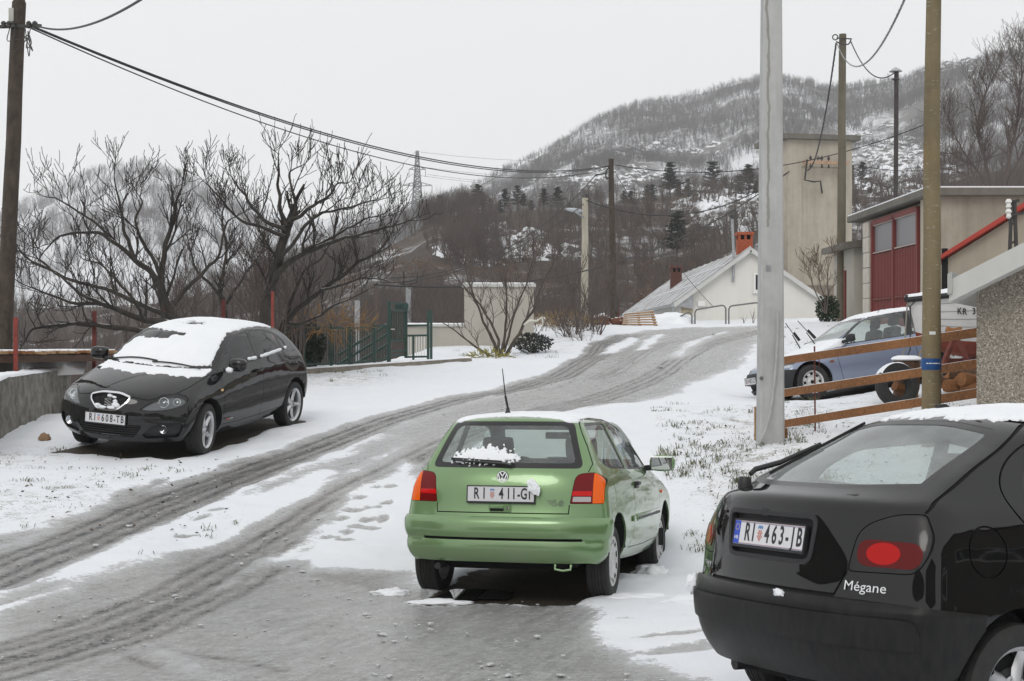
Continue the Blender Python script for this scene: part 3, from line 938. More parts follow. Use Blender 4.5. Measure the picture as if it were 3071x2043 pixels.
def plate(parent, M, text, eu=False, name='number_plate', w=.52, h=.112, chars=None, mat_frame=None, xs=.72, size=.098):
 """number plate facing +Z of M, X to its right; children: frame, letters, coat of arms"""
 mf = mat_frame or M_PLAS
 o = MB().box((0, 0, 0), (w, h, .004), bev=.0015).build(name, M_PLATE, parent)
 o.data.transform(M)
 fr = MB()
 t = .008
 for (cx, cy, dx, dy) in ((0, h / 2 + t / 2, w + 2 * t, t), (0, -h / 2 - t / 2 - .003, w + 2 * t, t + .006), (-w / 2 - t / 2, 0, t, h), (w / 2 + t / 2, 0, t, h)):
  fr.box((cx, cy, -.004), (dx, dy, .018), bev=.002)
 fr.box((0, 0, -.014), (w + .01, h + .01, .014))
 fo = fr.build('plate_frame', mf, o); fo.data.transform(M)
 T = lambda x, y=0: M @ Matrix.Translation((x, y, .0026))
 for (ch, x) in chars:
  text_obj(ch, size, M_INK, o, T(x) @ Matrix.Diagonal((xs, 1, 1, 1)), .0008, 'plate_letter', bold=.0022)
 sx = [c for c in chars if c[0] == '#']
 return o
def shield(parent, M, x, mats):
 red, blu, wht = mats
 r = MB(); b = MB()
 cw, ch = .0068, .0086
 for i in range(5):
  for j in range(6):
   if j == 0 and i in (0, 4): continue
   if (i + j) % 2 == 0: r.box((x + (i - 2) * cw, -.012 + (j - 2) * ch, 0), (cw, ch, .0012))
 for i in range(5): b.box((x + (i - 2) * .0072, .030 + (.004 if i % 2 else 0), 0), (.0062, .013, .0012))
 for q, nm, m in ((r, 'shield_checks', red), (b, 'shield_crown', blu)):
  o = q.build(nm, m, parent); o.data.transform(M @ Matrix.Translation((0, 0, .0026)))
M_PRED = pmat('plate_red', (.45, .12, .07), .5)
M_PBLU = pmat('plate_blue', (.10, .22, .45), .5)
M_EUBL = pmat('plate_eu_blue', (.015, .06, .45), .4)
M_EUYE = pmat('plate_eu_yellow', (.75, .55, .05), .4)
def wheel(parent, x, y, r, w, kind, side, steer=0.0, cam=0.0, rim_r=None):
 """wheel > tyre, rim; side +1 = left of the car (outer face towards +y)"""
 rim_r = rim_r or r * .62
 h = w / 2
 prof = [(rim_r, -h * .80), (rim_r + .012, -h * .93), (r * .80, -h * 1.02), (r * .93, -h * .98), (r * .985, -h * .84), (r, -h * .60),
   (r, h * .60), (r * .985, h * .84), (r * .93, h * .98), (r * .80, h * 1.02), (rim_r + .012, h * .93), (rim_r, h * .80)]
 grooved = []
 for i, p in enumerate(prof):
  grooved.append(p)
  if i == 5:
   for q in (-.42, -.14, .14, .42):
    grooved += [(r, h * (q - .05)), (r - .007, h * (q - .045)), (r - .007, h * (q + .045)), (r, h * (q + .05))]
 hub = MB().lathe([(.001, -.03), (.09, -.03), (.105, -.02), (.105, .01), (.06, .02), (.001, .02)], 24, axis='y').build('wheel', M_PLAS, parent, 35)
 ty = MB().lathe(grooved, 48, axis='y').build('tyre', M_RUB, hub, 35)
 rm = MB()
 f = side * h
 if kind == 'alloy':      # five broad spokes
  rm.lathe([(rim_r - .012, -h * .7), (rim_r, -h * .85), (rim_r + .008, -h * .90), (rim_r - .016, -h * .6), (rim_r - .03, 0), (rim_r - .018, h * .74), (rim_r + .006, h * .93), (rim_r + .010, h * .86), (rim_r - .004, h * .7)], 48, axis='y')
  for k in range(5):
   a = 2 * math.pi * k / 5 + math.pi / 2
   ca, sa = math.cos(a), math.sin(a)
   P = []
   for (rr, hw, dy) in ((.045, .030, .60), (.10, .034, .56), (rim_r * .75, .027, .60), (rim_r - .012, .030, .74)):
    P.append((rr, hw, dy * h))
   v = []; fc = []
   for (rr, hw, dy) in P:
    for (q, dd) in ((-1, -.016), (-.62, .0), (0, .010), (.62, .0), (1, -.016)):
     lx = q * hw
     v.append((rr * ca - lx * sa, (dy + dd) * side, rr * sa + lx * ca))
   for i in range(3):
    for j in range(4): fc.append((i * 5 + j, i * 5 + j + 1, (i + 1) * 5 + j + 1, (i + 1) * 5 + j))
   rm.add(v, fc)
  rm.lathe([(.001, .62 * f), (.028, .62 * f), (.032, .58 * f), (.055, .54 * f), (.075, .45 * f)], 24, axis='y')
  for k in range(5):
   a = 2 * math.pi * (k + .5) / 5 + math.pi / 2
   rm.lathe([(.001, .60 * f), (.008, .60 * f), (.009, .45 * f)], 8, o=(.056 * math.cos(a), 0, .056 * math.sin(a)), axis='y')
  mat = M_ALLOY
 elif kind == 'cover':    # full wheel cover, dished, slots near the edge
  pr2 = [(.001, .80 * f), (.04, .80 * f), (.05, .76 * f), (.075, .70 * f), (rim_r * .62, .80 * f), (rim_r * .74, .84 * f)]
  rm.lathe(pr2, 48, axis='y')
  rm.lathe([(rim_r * .90, .90 * f), (rim_r * .97, .92 * f), (rim_r + .012, .90 * f), (rim_r + .016, .84 * f)], 48, axis='y')
  nslot = 10
  for k in range(nslot):
   a0 = 2 * math.pi * (k + .26) / nslot; a1 = 2 * math.pi * (k + 1 - .26) / nslot
   v = []; fc = []
   seg = 4
   for i in range(seg + 1):
    a = a0 + (a1 - a0) * i / seg
    for (rr, dy) in ((rim_r * .74, .84), (rim_r * .82, .89), (rim_r * .90, .90)):
     v.append((rr * math.cos(a), dy * f, rr * math.sin(a)))
   for i in range(seg):
    for j in range(2): fc.append((i * 3 + j, i * 3 + j + 1, (i + 1) * 3 + j + 1, (i + 1) * 3 + j))
   rm.add(v, fc)
  rm.lathe([(rim_r + .004, -h * .85), (rim_r - .01, 0), (rim_r + .004, h * .85)], 40, axis='y')
  mat = M_STEEL
 else:                    # plain steel disc wheel with round holes
  rm.lathe([(.030, .42 * f), (.034, .52 * f), (.055, .52 * f), (.075, .40 * f), (.105, .44 * f)], 40, axis='y')
  rm.lathe([(rim_r * .86, .46 * f), (rim_r * .91, .30 * f), (rim_r * .93, .72 * f), (rim_r + .012, .92 * f), (rim_r + .016, .86 * f)], 40, axis='y')
  nh = 8
  for k in range(nh):
   a0 = 2 * math.pi * (k + .22) / nh; a1 = 2 * math.pi * (k + 1 - .22) / nh
   v = []; fc = []
   for i in range(5):
    a = a0 + (a1 - a0) * i / 4
    for (rr, dy) in ((.105, .44), (rim_r * .70, .56), (rim_r * .86, .46)):
     v.append((rr * math.cos(a), dy * f, rr * math.sin(a)))
   for i in range(4):
    for j in range(2): fc.append((i * 3 + j, i * 3 + j + 1, (i + 1) * 3 + j + 1, (i + 1) * 3 + j))
   rm.add(v, fc)
  rm.lathe([(.105, .44 * f), (.112, .47 * f)], 40, axis='y')
  rm.lathe([(rim_r + .004, -h * .85), (rim_r - .015, 0), (rim_r + .004, h * .85)], 40, axis='y')
  mat = M_STEEL
 ro = rm.build('rim', mat, hub, 35)
 bk = MB().lathe([(.001, .1 * f), (rim_r * .8, .1 * f)], 24, axis='y').build('brake_drum', M_GAP, hub)
 hub.location = (x, y, r)
 hub.rotation_euler = (0, random.uniform(0, 6.28), steer)
 return hub
def seat(parent, x, y, z=.30, back_lean=.30, w=.48, name='seat'):
 b = MB()
 b.box((x + .05, y, z + .10), (.50, w, .20), Matrix.Rotation(-.12, 3, 'Y'), bev=.06)
 lean = Matrix.Rotation(-back_lean, 3, 'Y')
 b.box((x - .26, y, z + .42), (.15, w * .96, .62), lean, bev=.06)
 b.box((x - .385, y, z + .83), (.10, .27, .19), lean, bev=.045)
 b.bar((x - .36, y - .05, z + .68), (x - .385, y - .05, z + .80), .012); b.bar((x - .36, y + .05, z + .68), (x - .385, y + .05, z + .80), .012)
 return b.build(name, M_SEAT, parent, 50)
def cabin(parent, x0, x1, w, zf=.26, dash_x=.75, seats_x=-.05, bench_x=-.95, zb=.92, steer_y=.36):
 p = MB().box(((x0 + x1) / 2, 0, zf), (x1 - x0, w * 2, .06)).build('floor_pan', M_INT, parent)
 d = MB().prism([(dash_x + .35, .50), (dash_x + .35, zb + .01), (dash_x + .05, zb + .015), (dash_x - .12, zb - .06), (dash_x - .14, zb - .18), (dash_x, .5)], -w * .93, w * .93).build('dashboard', M_INT, parent, 40)
 for y in (.36, -.36): seat(parent, seats_x, y)
 b = MB()
 b.box((bench_x + .08, 0, .44), (.48, w * 1.75, .18), bev=.06)
 b.box((bench_x - .22, 0, .70), (.14, w * 1.72, .56), Matrix.Rotation(-.35, 3, 'Y'), bev=.06)
 b.build('rear_bench', M_SEAT, parent, 50)
 sw = MB()
 pts = [(math.cos(a) * .185, math.sin(a) * .185, 0) for a in np.linspace(0, 2 * math.pi, 25)]
 Mx = Matrix.Translation((dash_x - .27, steer_y, zb - .06)) @ Matrix.Rotation(-1.15, 4, 'Y')
 sw.tube([Mx @ Vector(q) for q in pts], .014, 8)
 for a in (0.2, 2.9, 4.7): sw.bar(Mx @ Vector((0, 0, -.01)), Mx @ Vector((math.cos(a) * .18, math.sin(a) * .18, 0)), .03, .012)
 sw.bar(Mx @ Vector((0, 0, -.04)), Mx @ Vector((0, 0, .01)), .10, .08)
 sw.build('steering_wheel', M_BLACK, parent, 40)
def underbody(parent, x0, x1, w, wheels, z0=.20, z1=.42):  # plain dark undercarriage box, put in to block light from below
 MB().box(((x0 + x1) / 2, 0, (z0 + z1) / 2), (x1 - x0, w * 2, z1 - z0)).build('underbody', M_GAP, parent)
def arch_liner(parent, x, r, y0, y1, z0=.30):
 """dark half-drum inside each wheel arch"""
 for sg in (1, -1):
  b = MB(); n = 20
  v = []; f = []
  for i in range(n + 1):
   a = math.radians(8 + 164 * i / n)
   for yy in (y0, y1): v.append((x + r * math.cos(a), sg * yy, z0 + r * math.sin(a)))
  for i in range(n): f.append((2 * i, 2 * i + 1, 2 * i + 3, 2 * i + 2))
  b.add(v, f)
  b.add([(x + r * math.cos(math.radians(8 + 164 * i / n)), sg * y0, z0 + r * math.sin(math.radians(8 + 164 * i / n))) for i in range(n + 1)], [tuple(range(n + 1))])
  b.build('wheel_arch', M_GAP, parent)
def mirror(parent, base, out, size, mat, glass_dir, name='door_mirror', rz=0.0):
 """shell + glass on a short foot; glass_dir -1: glass faces the rear"""
 x, y, z = out
 sx, sy, sz = size
 bm = bmesh.new(); bmesh.ops.create_uvsphere(bm, u_segments=20, v_segments=12, radius=1.0)
 bm.verts.index_update()
 v = []
 for q in bm.verts:
  c = q.co
  px = math.copysign(abs(c.x) ** .7, c.x) * sx * (1.0 if c.x > 0 else .45)
  py = math.copysign(abs(c.y) ** .62, c.y) * sy; pz_ = math.copysign(abs(c.z) ** .62, c.z) * sz
  v.append((x + px, y + py, z + pz_))
 f = [[q.index for q in fc.verts] for fc in bm.faces]; bm.free()
 b = MB().add(v, f)
 o = b.build(name, mat, parent, 60)
 MB().bar(base, (x, y - math.copysign(sy * .6, y), z - sz * .55), .07, .05, bev=.015).build('mirror_foot', M_PLAS, o, 50)
 MB().box((x - sx * .47, y, z), (.006, sy * 1.62, sz * 1.60), bev=.003).build('mirror_glass', M_MIRR, o)
 return o
def car_root(name, Mrot, T, label, cat='car', group='parked cars'):
 o = empty(name)
 m = Matrix([list(Mrot[0]) + [T[0]], list(Mrot[1]) + [T[1]], list(Mrot[2]) + [T[2]], [0, 0, 0, 1]])
 loc, q, sc = m.decompose()
 o.matrix_world = Matrix.Translation(loc) @ q.to_matrix().to_4x4()
 return tag(o, label, cat, group)
# ---------------------------------------------------------------- green three-door hatchback, seen from behind
def FACE_REAR(x, y, z, tilt=0.0):
 return Matrix.Translation((x, y, z)) @ Matrix(((0, 0, -1, 0), (-1, 0, 0, 0), (0, 1, 0, 0), (0, 0, 0, 1))) @ Matrix.Rotation(tilt, 4, 'X')
def FACE_FRONT(x, y, z, tilt=0.0):
 return Matrix.Translation((x, y, z)) @ Matrix(((0, 0, 1, 0), (1, 0, 0, 0), (0, 1, 0, 0), (0, 0, 0, 1))) @ Matrix.Rotation(tilt, 4, 'X')
def build_polo():
 root = car_root('parked_car', POSE['polo'][0], POSE['polo'][1], 'green three-door hatchback seen from behind with thin snow on its roof')
 G = paint('green_metallic_paint', (.155, .270, .112), .45, .30, damt=.50)
 rows = [
  (1.80,.22, 1.55,.68,.22, .745,.225, -1.60,.70,.290, -1.73,.290, 2.6,3.2),
  (1.89,.33, 1.60,.77,.33, .800,.33, -1.60,.765,.365, -1.765,.365, 2.6,3.4),
  (1.93,.47, 1.62,.80,.47, .822,.47, -1.585,.792,.47, -1.78,.46, 2.6,3.4),
  (1.90,.58, 1.60,.805,.58, .828,.58, -1.565,.800,.59, -1.765,.59, 2.6,3.4),
  (1.87,.68, 1.58,.80,.68, .826,.69, -1.56,.785,.70, -1.738,.70, 2.6,3.4),
  (1.82,.76, 1.50,.77,.76, .816,.81, -1.55,.762,.83, -1.722,.83, 2.6,3.4),
  (1.62,.83, 1.32,.73,.84, .798,.89, -1.53,.722,.925, -1.692,.93, 2.6,3.4),
  (1.28,.92, 1.00,.70,.92, .768,.945, -1.505,.680,.99, -1.655,.995, 2.6,3.2),
  (.96,.985, .72,.69,.98, .738,.995, -1.475,.645,1.06, -1.615,1.065, 2.4,3.0),
  (.68,1.14, .44,.645,1.13, .672,1.15, -1.40,.590,1.19, -1.532,1.20, 2.4,3.0),
  (.42,1.275, .16,.585,1.27, .605,1.29, -1.31,.530,1.305, -1.44,1.325, 2.4,3.0),
  (.26,1.352, -.02,.515,1.345, .545,1.365, -1.22,.465,1.365, -1.362,1.377, 2.4,3.0),
  (.02,1.395, -.22,.29,1.395, .31,1.415, -1.05,.27,1.398, -1.18,1.400, 2.2,2.2),
  (-.14,1.408, -.34,0,1.415, 0,1.428, -.92,0,1.412, -1.0,1.408, 2,2)]
 B = Body(rows, 5, 6)
 rf = rear_f(-1.0, -.12)
 win = rpoly([(-.605,.985), (.605,.985), (.478,1.345), (-.478,1.345)], [.06,.06,.05,.05], 5)
 B.cut('rwin_seal', win, 'x', rf)
 B.cut('rwin', rpoly([(-.545,1.025), (.545,1.025), (.44,1.315), (-.44,1.315)], .05, 5), 'x', rf, 'rwin_seal')
 for sg in (1, -1):
  m = lambda pts: [(p[0] * sg, p[1]) for p in pts]
  L = rpoly(m([(.522,.722), (.555,.945), (.70,.962), (.762,.90), (.768,.722)]), [.012,.05,.04,.06,.02], 4)
  B.cut('lamp_rim', L, 'x', lambda c, n: c.x < -1.3 and n.x < -.02, 'body')
  L2 = ipoly(L, .004)
  B.cut('lamp_red', L2, 'x', lambda c, n: c.x < -1.3 and n.x < -.02, 'lamp_rim')
  B.cut('lamp_amber', m([(.684,.70), (.684,1.0), (.82,1.0), (.82,.70)]), 'x', lambda c, n: c.x < -1.3, 'lamp_red')
  B.cut('lamp_bright', m([(.50,.783), (.50,.818), (.677,.818), (.677,.783)]), 'x', lambda c, n: c.x < -1.3, 'lamp_red')
  if sg < 0: B.cut('lamp_white', rpoly(m([(.540,.738), (.545,.775), (.672,.775), (.672,.738)]), .006, 3), 'x', lambda c, n: c.x < -1.3, 'lamp_red')
  B.cut('gap', strip(m([(.516,.648), (.520,.715)]), .008), 'x', rf, 'body')
  B.cut('gap', strip(m([(.640,.960), (.66,1.02), (.600,1.16), (.535,1.28), (.485,1.385)]), .007), 'x', rear_f(-.9, -.03), 'body')
 B.cut('gap', strip([(-.52,.648), (.52,.648)], .008), 'x', rf, 'body')
 B.cut('gap', strip([(-.49,1.372), (0,1.385), (.49,1.372)], .007), 'x', rear_f(-.9, -.03), 'body')
 B.plane((0, 0, .618), (0, 0, 1), lambda c, n: c.x < -1.2 and .5 < c.z < .7)
 B.plane((-1.48, 0, 0), (1, 0, 0), lambda c, n: c.z < .65 and -1.7 < c.x < -1.2)
 B.region('bumper', lambda c, n: c.x < -1.48 and c.z < .618)
 B.cut('bumper_slot', rpoly([(-.62,.442), (.62,.442), (.62,.462), (-.62,.462)], .006, 2), 'x', rf, 'bumper')
 B.side('arch', circ(-1.2, .295, .348, 36), ['body', 'bumper'], .02)
 B.side('arch', circ(1.2, .295, .348, 36), 'body', .02)
 q = rpoly([(-1.245,1.335), (-.70,1.352), (-.585,.968), (-1.20,.985), (-1.345,1.06)], [.05,.03,.03,.07,.07], 4)
 B.side('qwin_seal', q); B.side('qwin', ipoly(q, .016), 'qwin_seal')
 d = rpoly([(-.62,1.352), (-.20,1.352), (.10,1.285), (.66,.978), (.64,.955), (-.515,.962)], [.03,.10,.12,.03,.01,.03], 4)
 B.side('dwin_seal', d); B.side('dwin', ipoly(d, .014), 'dwin_seal')
 B.side('gap', strip(crv([(-.555,.958), (-.545,.80), (-.545,.60), (-.60,.42), (-.70,.335)], 3), .007))
 B.side('gap', strip([(-.70,.335), (.0,.32), (.80,.325)], .006))
 B.side('gap', strip(crv([(.66,.95), (.80,.86), (.83,.60), (.80,.325)], 3), .006))
 B.cut('fuel_flap', circ(-1.30, .80, .085, 20), 'y', lambda c, n: c.y < -.1 and n.y < -.25, 'body')
 w = rpoly([(.66,1.00), (.64,1.02), (.505,1.335), (-.505,1.335), (-.64,1.02), (-.66,1.00)], .03, 3)
 B.cut('wind_seal', w, 'x', front_f(-.2, .1)); B.cut('windscreen', ipoly(w, .03), 'x', front_f(-.2, .1), 'wind_seal')
 hl = rpoly([(.40,.60), (.43,.74), (.74,.75), (.78,.62)], .04, 3)
 for sg in (1, -1): B.cut('headlight', [(p[0] * sg, p[1]) for p in hl], 'x', front_f(1.2, .1))
 body = B.extract('body', G, root, 'body', 0, .014)
 def bulge(c):
  return float(np.interp(c.z, [.27, .30, .335, .385, .430, .450, .470, .50, .575, .600, .618], [.020, .028, .028, .024, .012, .006, .016, .026, .030, .024, .008]))
 B.extract('bumper', G, root, 'rear_bumper', lambda c: bulge(c) * min(1, max(0, (-1.47 - c.x) / .06)), .055, geo_n=True)
 B.extract('bumper_slot', M_GAP, root, 'bumper_slot', -.012)
 B.extract('gap', M_GAP, root, 'panel_gap', -.009)
 B.extract('rwin_seal', M_SEAL, root, 'rear_window_seal', -.001, .01)
 B.extract('rwin', M_GLASS, root, 'rear_window', -.003)
 B.extract(['qwin_seal', 'dwin_seal', 'wind_seal'], M_SEAL, root, 'window_seal', -.003, .012)
 for t, nm in ((lambda c: c.y < 0, 'rear_quarter_window'), (lambda c: c.y > 0, 'rear_quarter_window')): B.extract('qwin', M_GLASS, root, nm, -.006, test=t)
 for t in (lambda c: c.y < 0, lambda c: c.y > 0): B.extract('dwin', M_GLASS, root, 'door_window', -.006, test=t)
 B.extract('windscreen', M_GLASS, root, 'windscreen', -.004)
 for sg in (1, -1):
  t = lambda c, g=sg: c.y * g > 0
  lp = B.extract('lamp_red', M_LRED, root, 'tail_light', .002, .012, test=t)
  B.extract('lamp_rim', M_GAP, lp, 'lamp_rim', -.006, test=t)
  B.extract('lamp_amber', M_LAMB, lp, 'indicator_lens', .002, .012, test=t)
  B.extract('lamp_bright', M_LBR, lp, 'brake_lens', .002, .004, test=t)
  B.extract('lamp_white', M_LWH, lp, 'reversing_lens', .002, .004, test=t)
  B.extract('headlight', M_CHROME, root, 'headlight', -.002, .012, test=t)
 B.extract('fuel_flap', G, root, 'fuel_flap', -.002, .006)
 B.extract(['body', 'gap'], M_INT, root, 'inner_lining', -.022, flip=True, test=lambda c: c.z > .45)
 for x in (-1.2, 1.2): arch_liner(root, x, .352, .50, .80, .295)
 underbody(root, -1.60, 1.6, .55, None, .24, .40)
 cabin(root, -1.5, 1.0, .66, .40, .52, -.10, -1.05, .93)
 for (x, sg, st) in ((-1.2, 1, 0), (-1.2, -1, 0), (1.2, 1, -.03), (1.2, -1, -.03)):
  wheel(root, x, sg * .685, .283, .178, 'cover', sg, st, rim_r=.185).location.z -= .02
 chars = [('R', -.190), ('I', -.130), ('4', .005), ('1', .062), ('1', .104), ('-', .142), ('G', .182), ('I', .226)]
 pm = FACE_REAR(-1.752, 0, .79, -.05)
 pl = plate(root, pm, '', chars=chars, xs=.62, size=.118)
 shield(pl, pm, -.066, (M_PRED, M_PBLU, M_PLATE))
 bx = B.cast((-3, 0, .918), (1, 0, 0)).x - .004
 bm_ = FACE_REAR(bx, 0, .918, -.12)
 bo = MB().lathe([(.001, 0), (.044, 0), (.047, .002), (.047, -.006)], 32).build('badge', M_BLACK, root, 40); bo.data.transform(bm_)
 lg = MB().lathe([(.0435, .001), (.0375, .001), (.0375, .005), (.0435, .005), (.0435, .001)], 36)
 def stroke(pts, wd=.0085):
  for a, b in zip(pts[:-1], pts[1:]): lg.bar((a[0], a[1], .003), (b[0], b[1], .003), wd, .004)
 stroke([(-.0185, .034), (0, .004)]); stroke([(.0185, .034), (0, .004)])
 stroke([(-.032, .020), (-.0135, -.034)]); stroke([(-.0135, -.034), (0, -.004)]); stroke([(0, -.004), (.0135, -.034)]); stroke([(.0135, -.034), (.032, .020)])
 q = lg.build('badge_letters', M_CHROME, bo); q.data.transform(bm_)
 hx = B.cast((-3, 0, .678), (1, 0, 0)).x
 hm = FACE_REAR(hx - .002, .005, .684)
 h = MB().prism(rpoly([(-.088,-.031), (.088,-.031), (.088,.031), (-.088,.031)], .014, 3), -.01, .006, 'z').build('boot_handle', G, root, 30); h.data.transform(hm)
 q = MB().prism(rpoly([(-.078,-.023), (.03,-.023), (.03,.021), (-.078,.021)], .008, 3), .002, .0075, 'z').build('handle_recess', M_GAP, h); q.data.transform(hm)
 q = MB().box((-.024,.010,.008), (.106,.024,.008), bev=.004).build('handle_grip', G, h, 40); q.data.transform(hm)
 q = MB().lathe([(.001,.009), (.009,.009), (.012,.006)], 16, o=(.058,0,0)).build('lock', M_CHROME, h); q.data.transform(hm)
 lx = B.cast((-3, -.40, .725), (1, 0, 0)).x
 cu = MB()
 def letter(path, ox):
  for a, b in zip(path[:-1], path[1:]): cu.bar((a[0] + ox, a[1], .002), (b[0] + ox, b[1], .002), .0038, .004)
 sh = lambda P: [(x + y * .35, y) for x, y in P]
 letter(sh([(-.018,-.02), (-.018,.02), (.012,.02), (.018,.01), (.012,-.002), (-.004,-.002), (-.004,-.02), (-.018,-.02)]), -.066)
 letter(sh([(.019 * math.cos(a), .02 * math.sin(a)) for a in np.linspace(0, 6.283, 15)]), -.022)
 letter(sh([(-.018,.02), (-.018,-.02), (.016,-.02), (.016,-.006), (-.004,-.006), (-.004,.02), (-.018,.02)]), .022)
 letter(sh([(.019 * math.cos(a), .02 * math.sin(a)) for a in np.linspace(0, 6.283, 15)]), .066)
 letter(sh([(.009 * math.cos(a), .01 * math.sin(a)) for a in np.linspace(0, 6.283, 11)]), -.022)
 letter(sh([(.009 * math.cos(a), .01 * math.sin(a)) for a in np.linspace(0, 6.283, 11)]), .066)
 q = cu.build('lettering', pmat('dull_chrome', (.25, .30, .24), .3, .8), root); q.data.transform(FACE_REAR(lx - .001, -.395, .73, -.03))
 wv = MB()
 def onwin(y, z, o=.02):
  p = B.cast((-3, y, z), (1, 0, 0)); return p + Vector((-o, 0, .006))
 wv.tube([onwin(-.06, 1.0, .02), onwin(-.02, 1.012, .03), onwin(.40, 1.035, .03)], [.012, .011, .007], 8)
 wv.bar(onwin(.02, 1.025, .012), onwin(.44, 1.045, .012), .010, .02)
 wv.lathe([(.001, .0), (.022, 0), (.022, .03)], 14, o=onwin(-.065, .998, .01), axis='x')
 wv.build('rear_wiper', M_BLACK, root, 40)
 ap = B.cast((-1.06, .13, 3), (0, 0, -1))
 ae = MB().lathe([(.034, -.01), (.026, .012), (.016, .03), (.013, .055)], 14, o=ap, axis='z')
 tip = ap + Vector((-.07, .03, .37))
 ae.tube([ap + Vector((0, 0, .05)), ap + Vector((-.028, .014, .15))], .0095, 8)
 ae.tube([ap + Vector((-.028, .014, .15)), tip], [.0055, .0035], 6)
 ae.build('roof_aerial', M_BLACK, root, 40)
 for sg in (1, -1):
  mirror(root, (.56, sg * .74, .955), (.50, sg * .895, 1.0), (.075, .115, .072), G if True else M_BLACK, -1)
  o = MB().box((.13, sg * .832, .565), (1.20, .022, .055), bev=.008).build('side_moulding', G, root, 40)
  MB().box((.13, sg * .8435, .560), (1.16, .006, .024), bev=.002).build('moulding_insert', M_BLACK, o)
  MB().box((-1.02+.42, sg * .832, .565), (.10, .018, .05), bev=.008).build('side_moulding', G, root, 40)
  hd = MB().box((-.40, sg * .818, .835), (.15, .012, .06), bev=.005).build('door_handle', M_BLACK, root, 40)
  MB().box((-.40, sg * .833, .845), (.14, .022, .028), bev=.009).build('handle_grip', M_BLACK, hd, 40)
  MB().box((.98, sg * .818, .735), (.05, .012, .03), bev=.004).build('side_indicator', M_LAMB, root, 40)
  MB().box((1.20, sg * .78, .30), (.03, .05, .16)).build('mud_flap', M_BLACK, root)
  q = MB().tube([B.cast((x, sg * y, 3), (0, 0, -1)) + Vector((0, 0, .002)) for x, y in ((-1.22,.49), (-.9,.505), (-.4,.515), (.0,.505))], .008, 6).build('roof_gutter', M_BLACK, root, 60)
 MB().tube([(-1.72, -.42, .27), (-1.735, -.42, .235), (-1.735, -.48, .225), (-1.735, -.54, .235), (-1.72, -.54, .27)], .010, 8).build('tow_eye', G, root, 60)
 MB().tube([(-1.40, .50, .235), (-1.74, .50, .235)], .025, 12).build('tail_pipe', M_PLAS, root, 60)
 MB().box((-1.25, .0, .28), (.5, 1.0, .16), bev=.05).build('fuel_tank', M_GAP, root, 40)
 MB().box((.20, 0, 1.24), (.03, .22, .06), bev=.012).build('inner_mirror', M_BLACK, root, 40)
 def roof(c, n):
  e = .022 * nz(c.x, c.y, 0, 5, 4)
  return min(c.x + 1.335 + .3 * e, (.50 - abs(c.y)) * 1.0 + e, (c.z - 1.335) * 3, .2)
 B.snow(roof, M_SNOW, root, .011, 2, test=lambda c: c.z > 1.28)
 B.snow(lambda c, n: min(.63 - abs(c.y), c.x + .1, (c.z - 1.0) * 2) + .02 * nz(c.x, c.y, c.z, 6), M_SNOWG, root, .015, 1, name='snow_on_windscreen', test=lambda c: c.x > .0 and .98 < c.z < 1.36)
 B.snow(lambda c, n: min(.70 - abs(c.y), 1.75 - c.x, .2) + .03 * nz(c.x, c.y, c.z, 5), M_SNOW, root, .02, 1, name='snow_on_bonnet', test=lambda c: c.x > .85 and c.z > .78)
 def crescent(c, n):
  dy = (c.y - .155) / .285
  top = 1.035 + .115 * max(0, 1 - dy * dy) ** .5
  return (min(top - c.z, c.z - 1.022) if abs(dy) < 1 else -1) - .006 + .050 * nz(c.x * 2, c.y * 2, c.z * 2, 22, 4)
 B.snow(crescent, M_SNOW, root, .004, 5, name='snow_on_rear_window', test=lambda c: c.x < -1.45 and .99 < c.z < 1.22)
 bm = bmesh.new(); bmesh.ops.create_icosphere(bm, subdivisions=4, radius=1)
 for v in bm.verts:
  c = v.co.copy(); k = 1 + .35 * nz(c.x, c.y, c.z, 2.2, 4)
  yy = c.y * .042 * k; zz = c.z * .060 * k
  v.co = Vector((-1.765 + c.x * .022 * k, -.258 + yy + .35 * zz, .845 + zz))
 me = bpy.data.meshes.new('snow_lump'); bm.to_mesh(me); bm.free(); me.materials.append(M_SNOW)
 link(bpy.data.objects.new('snow_lump', me), root)
 return root
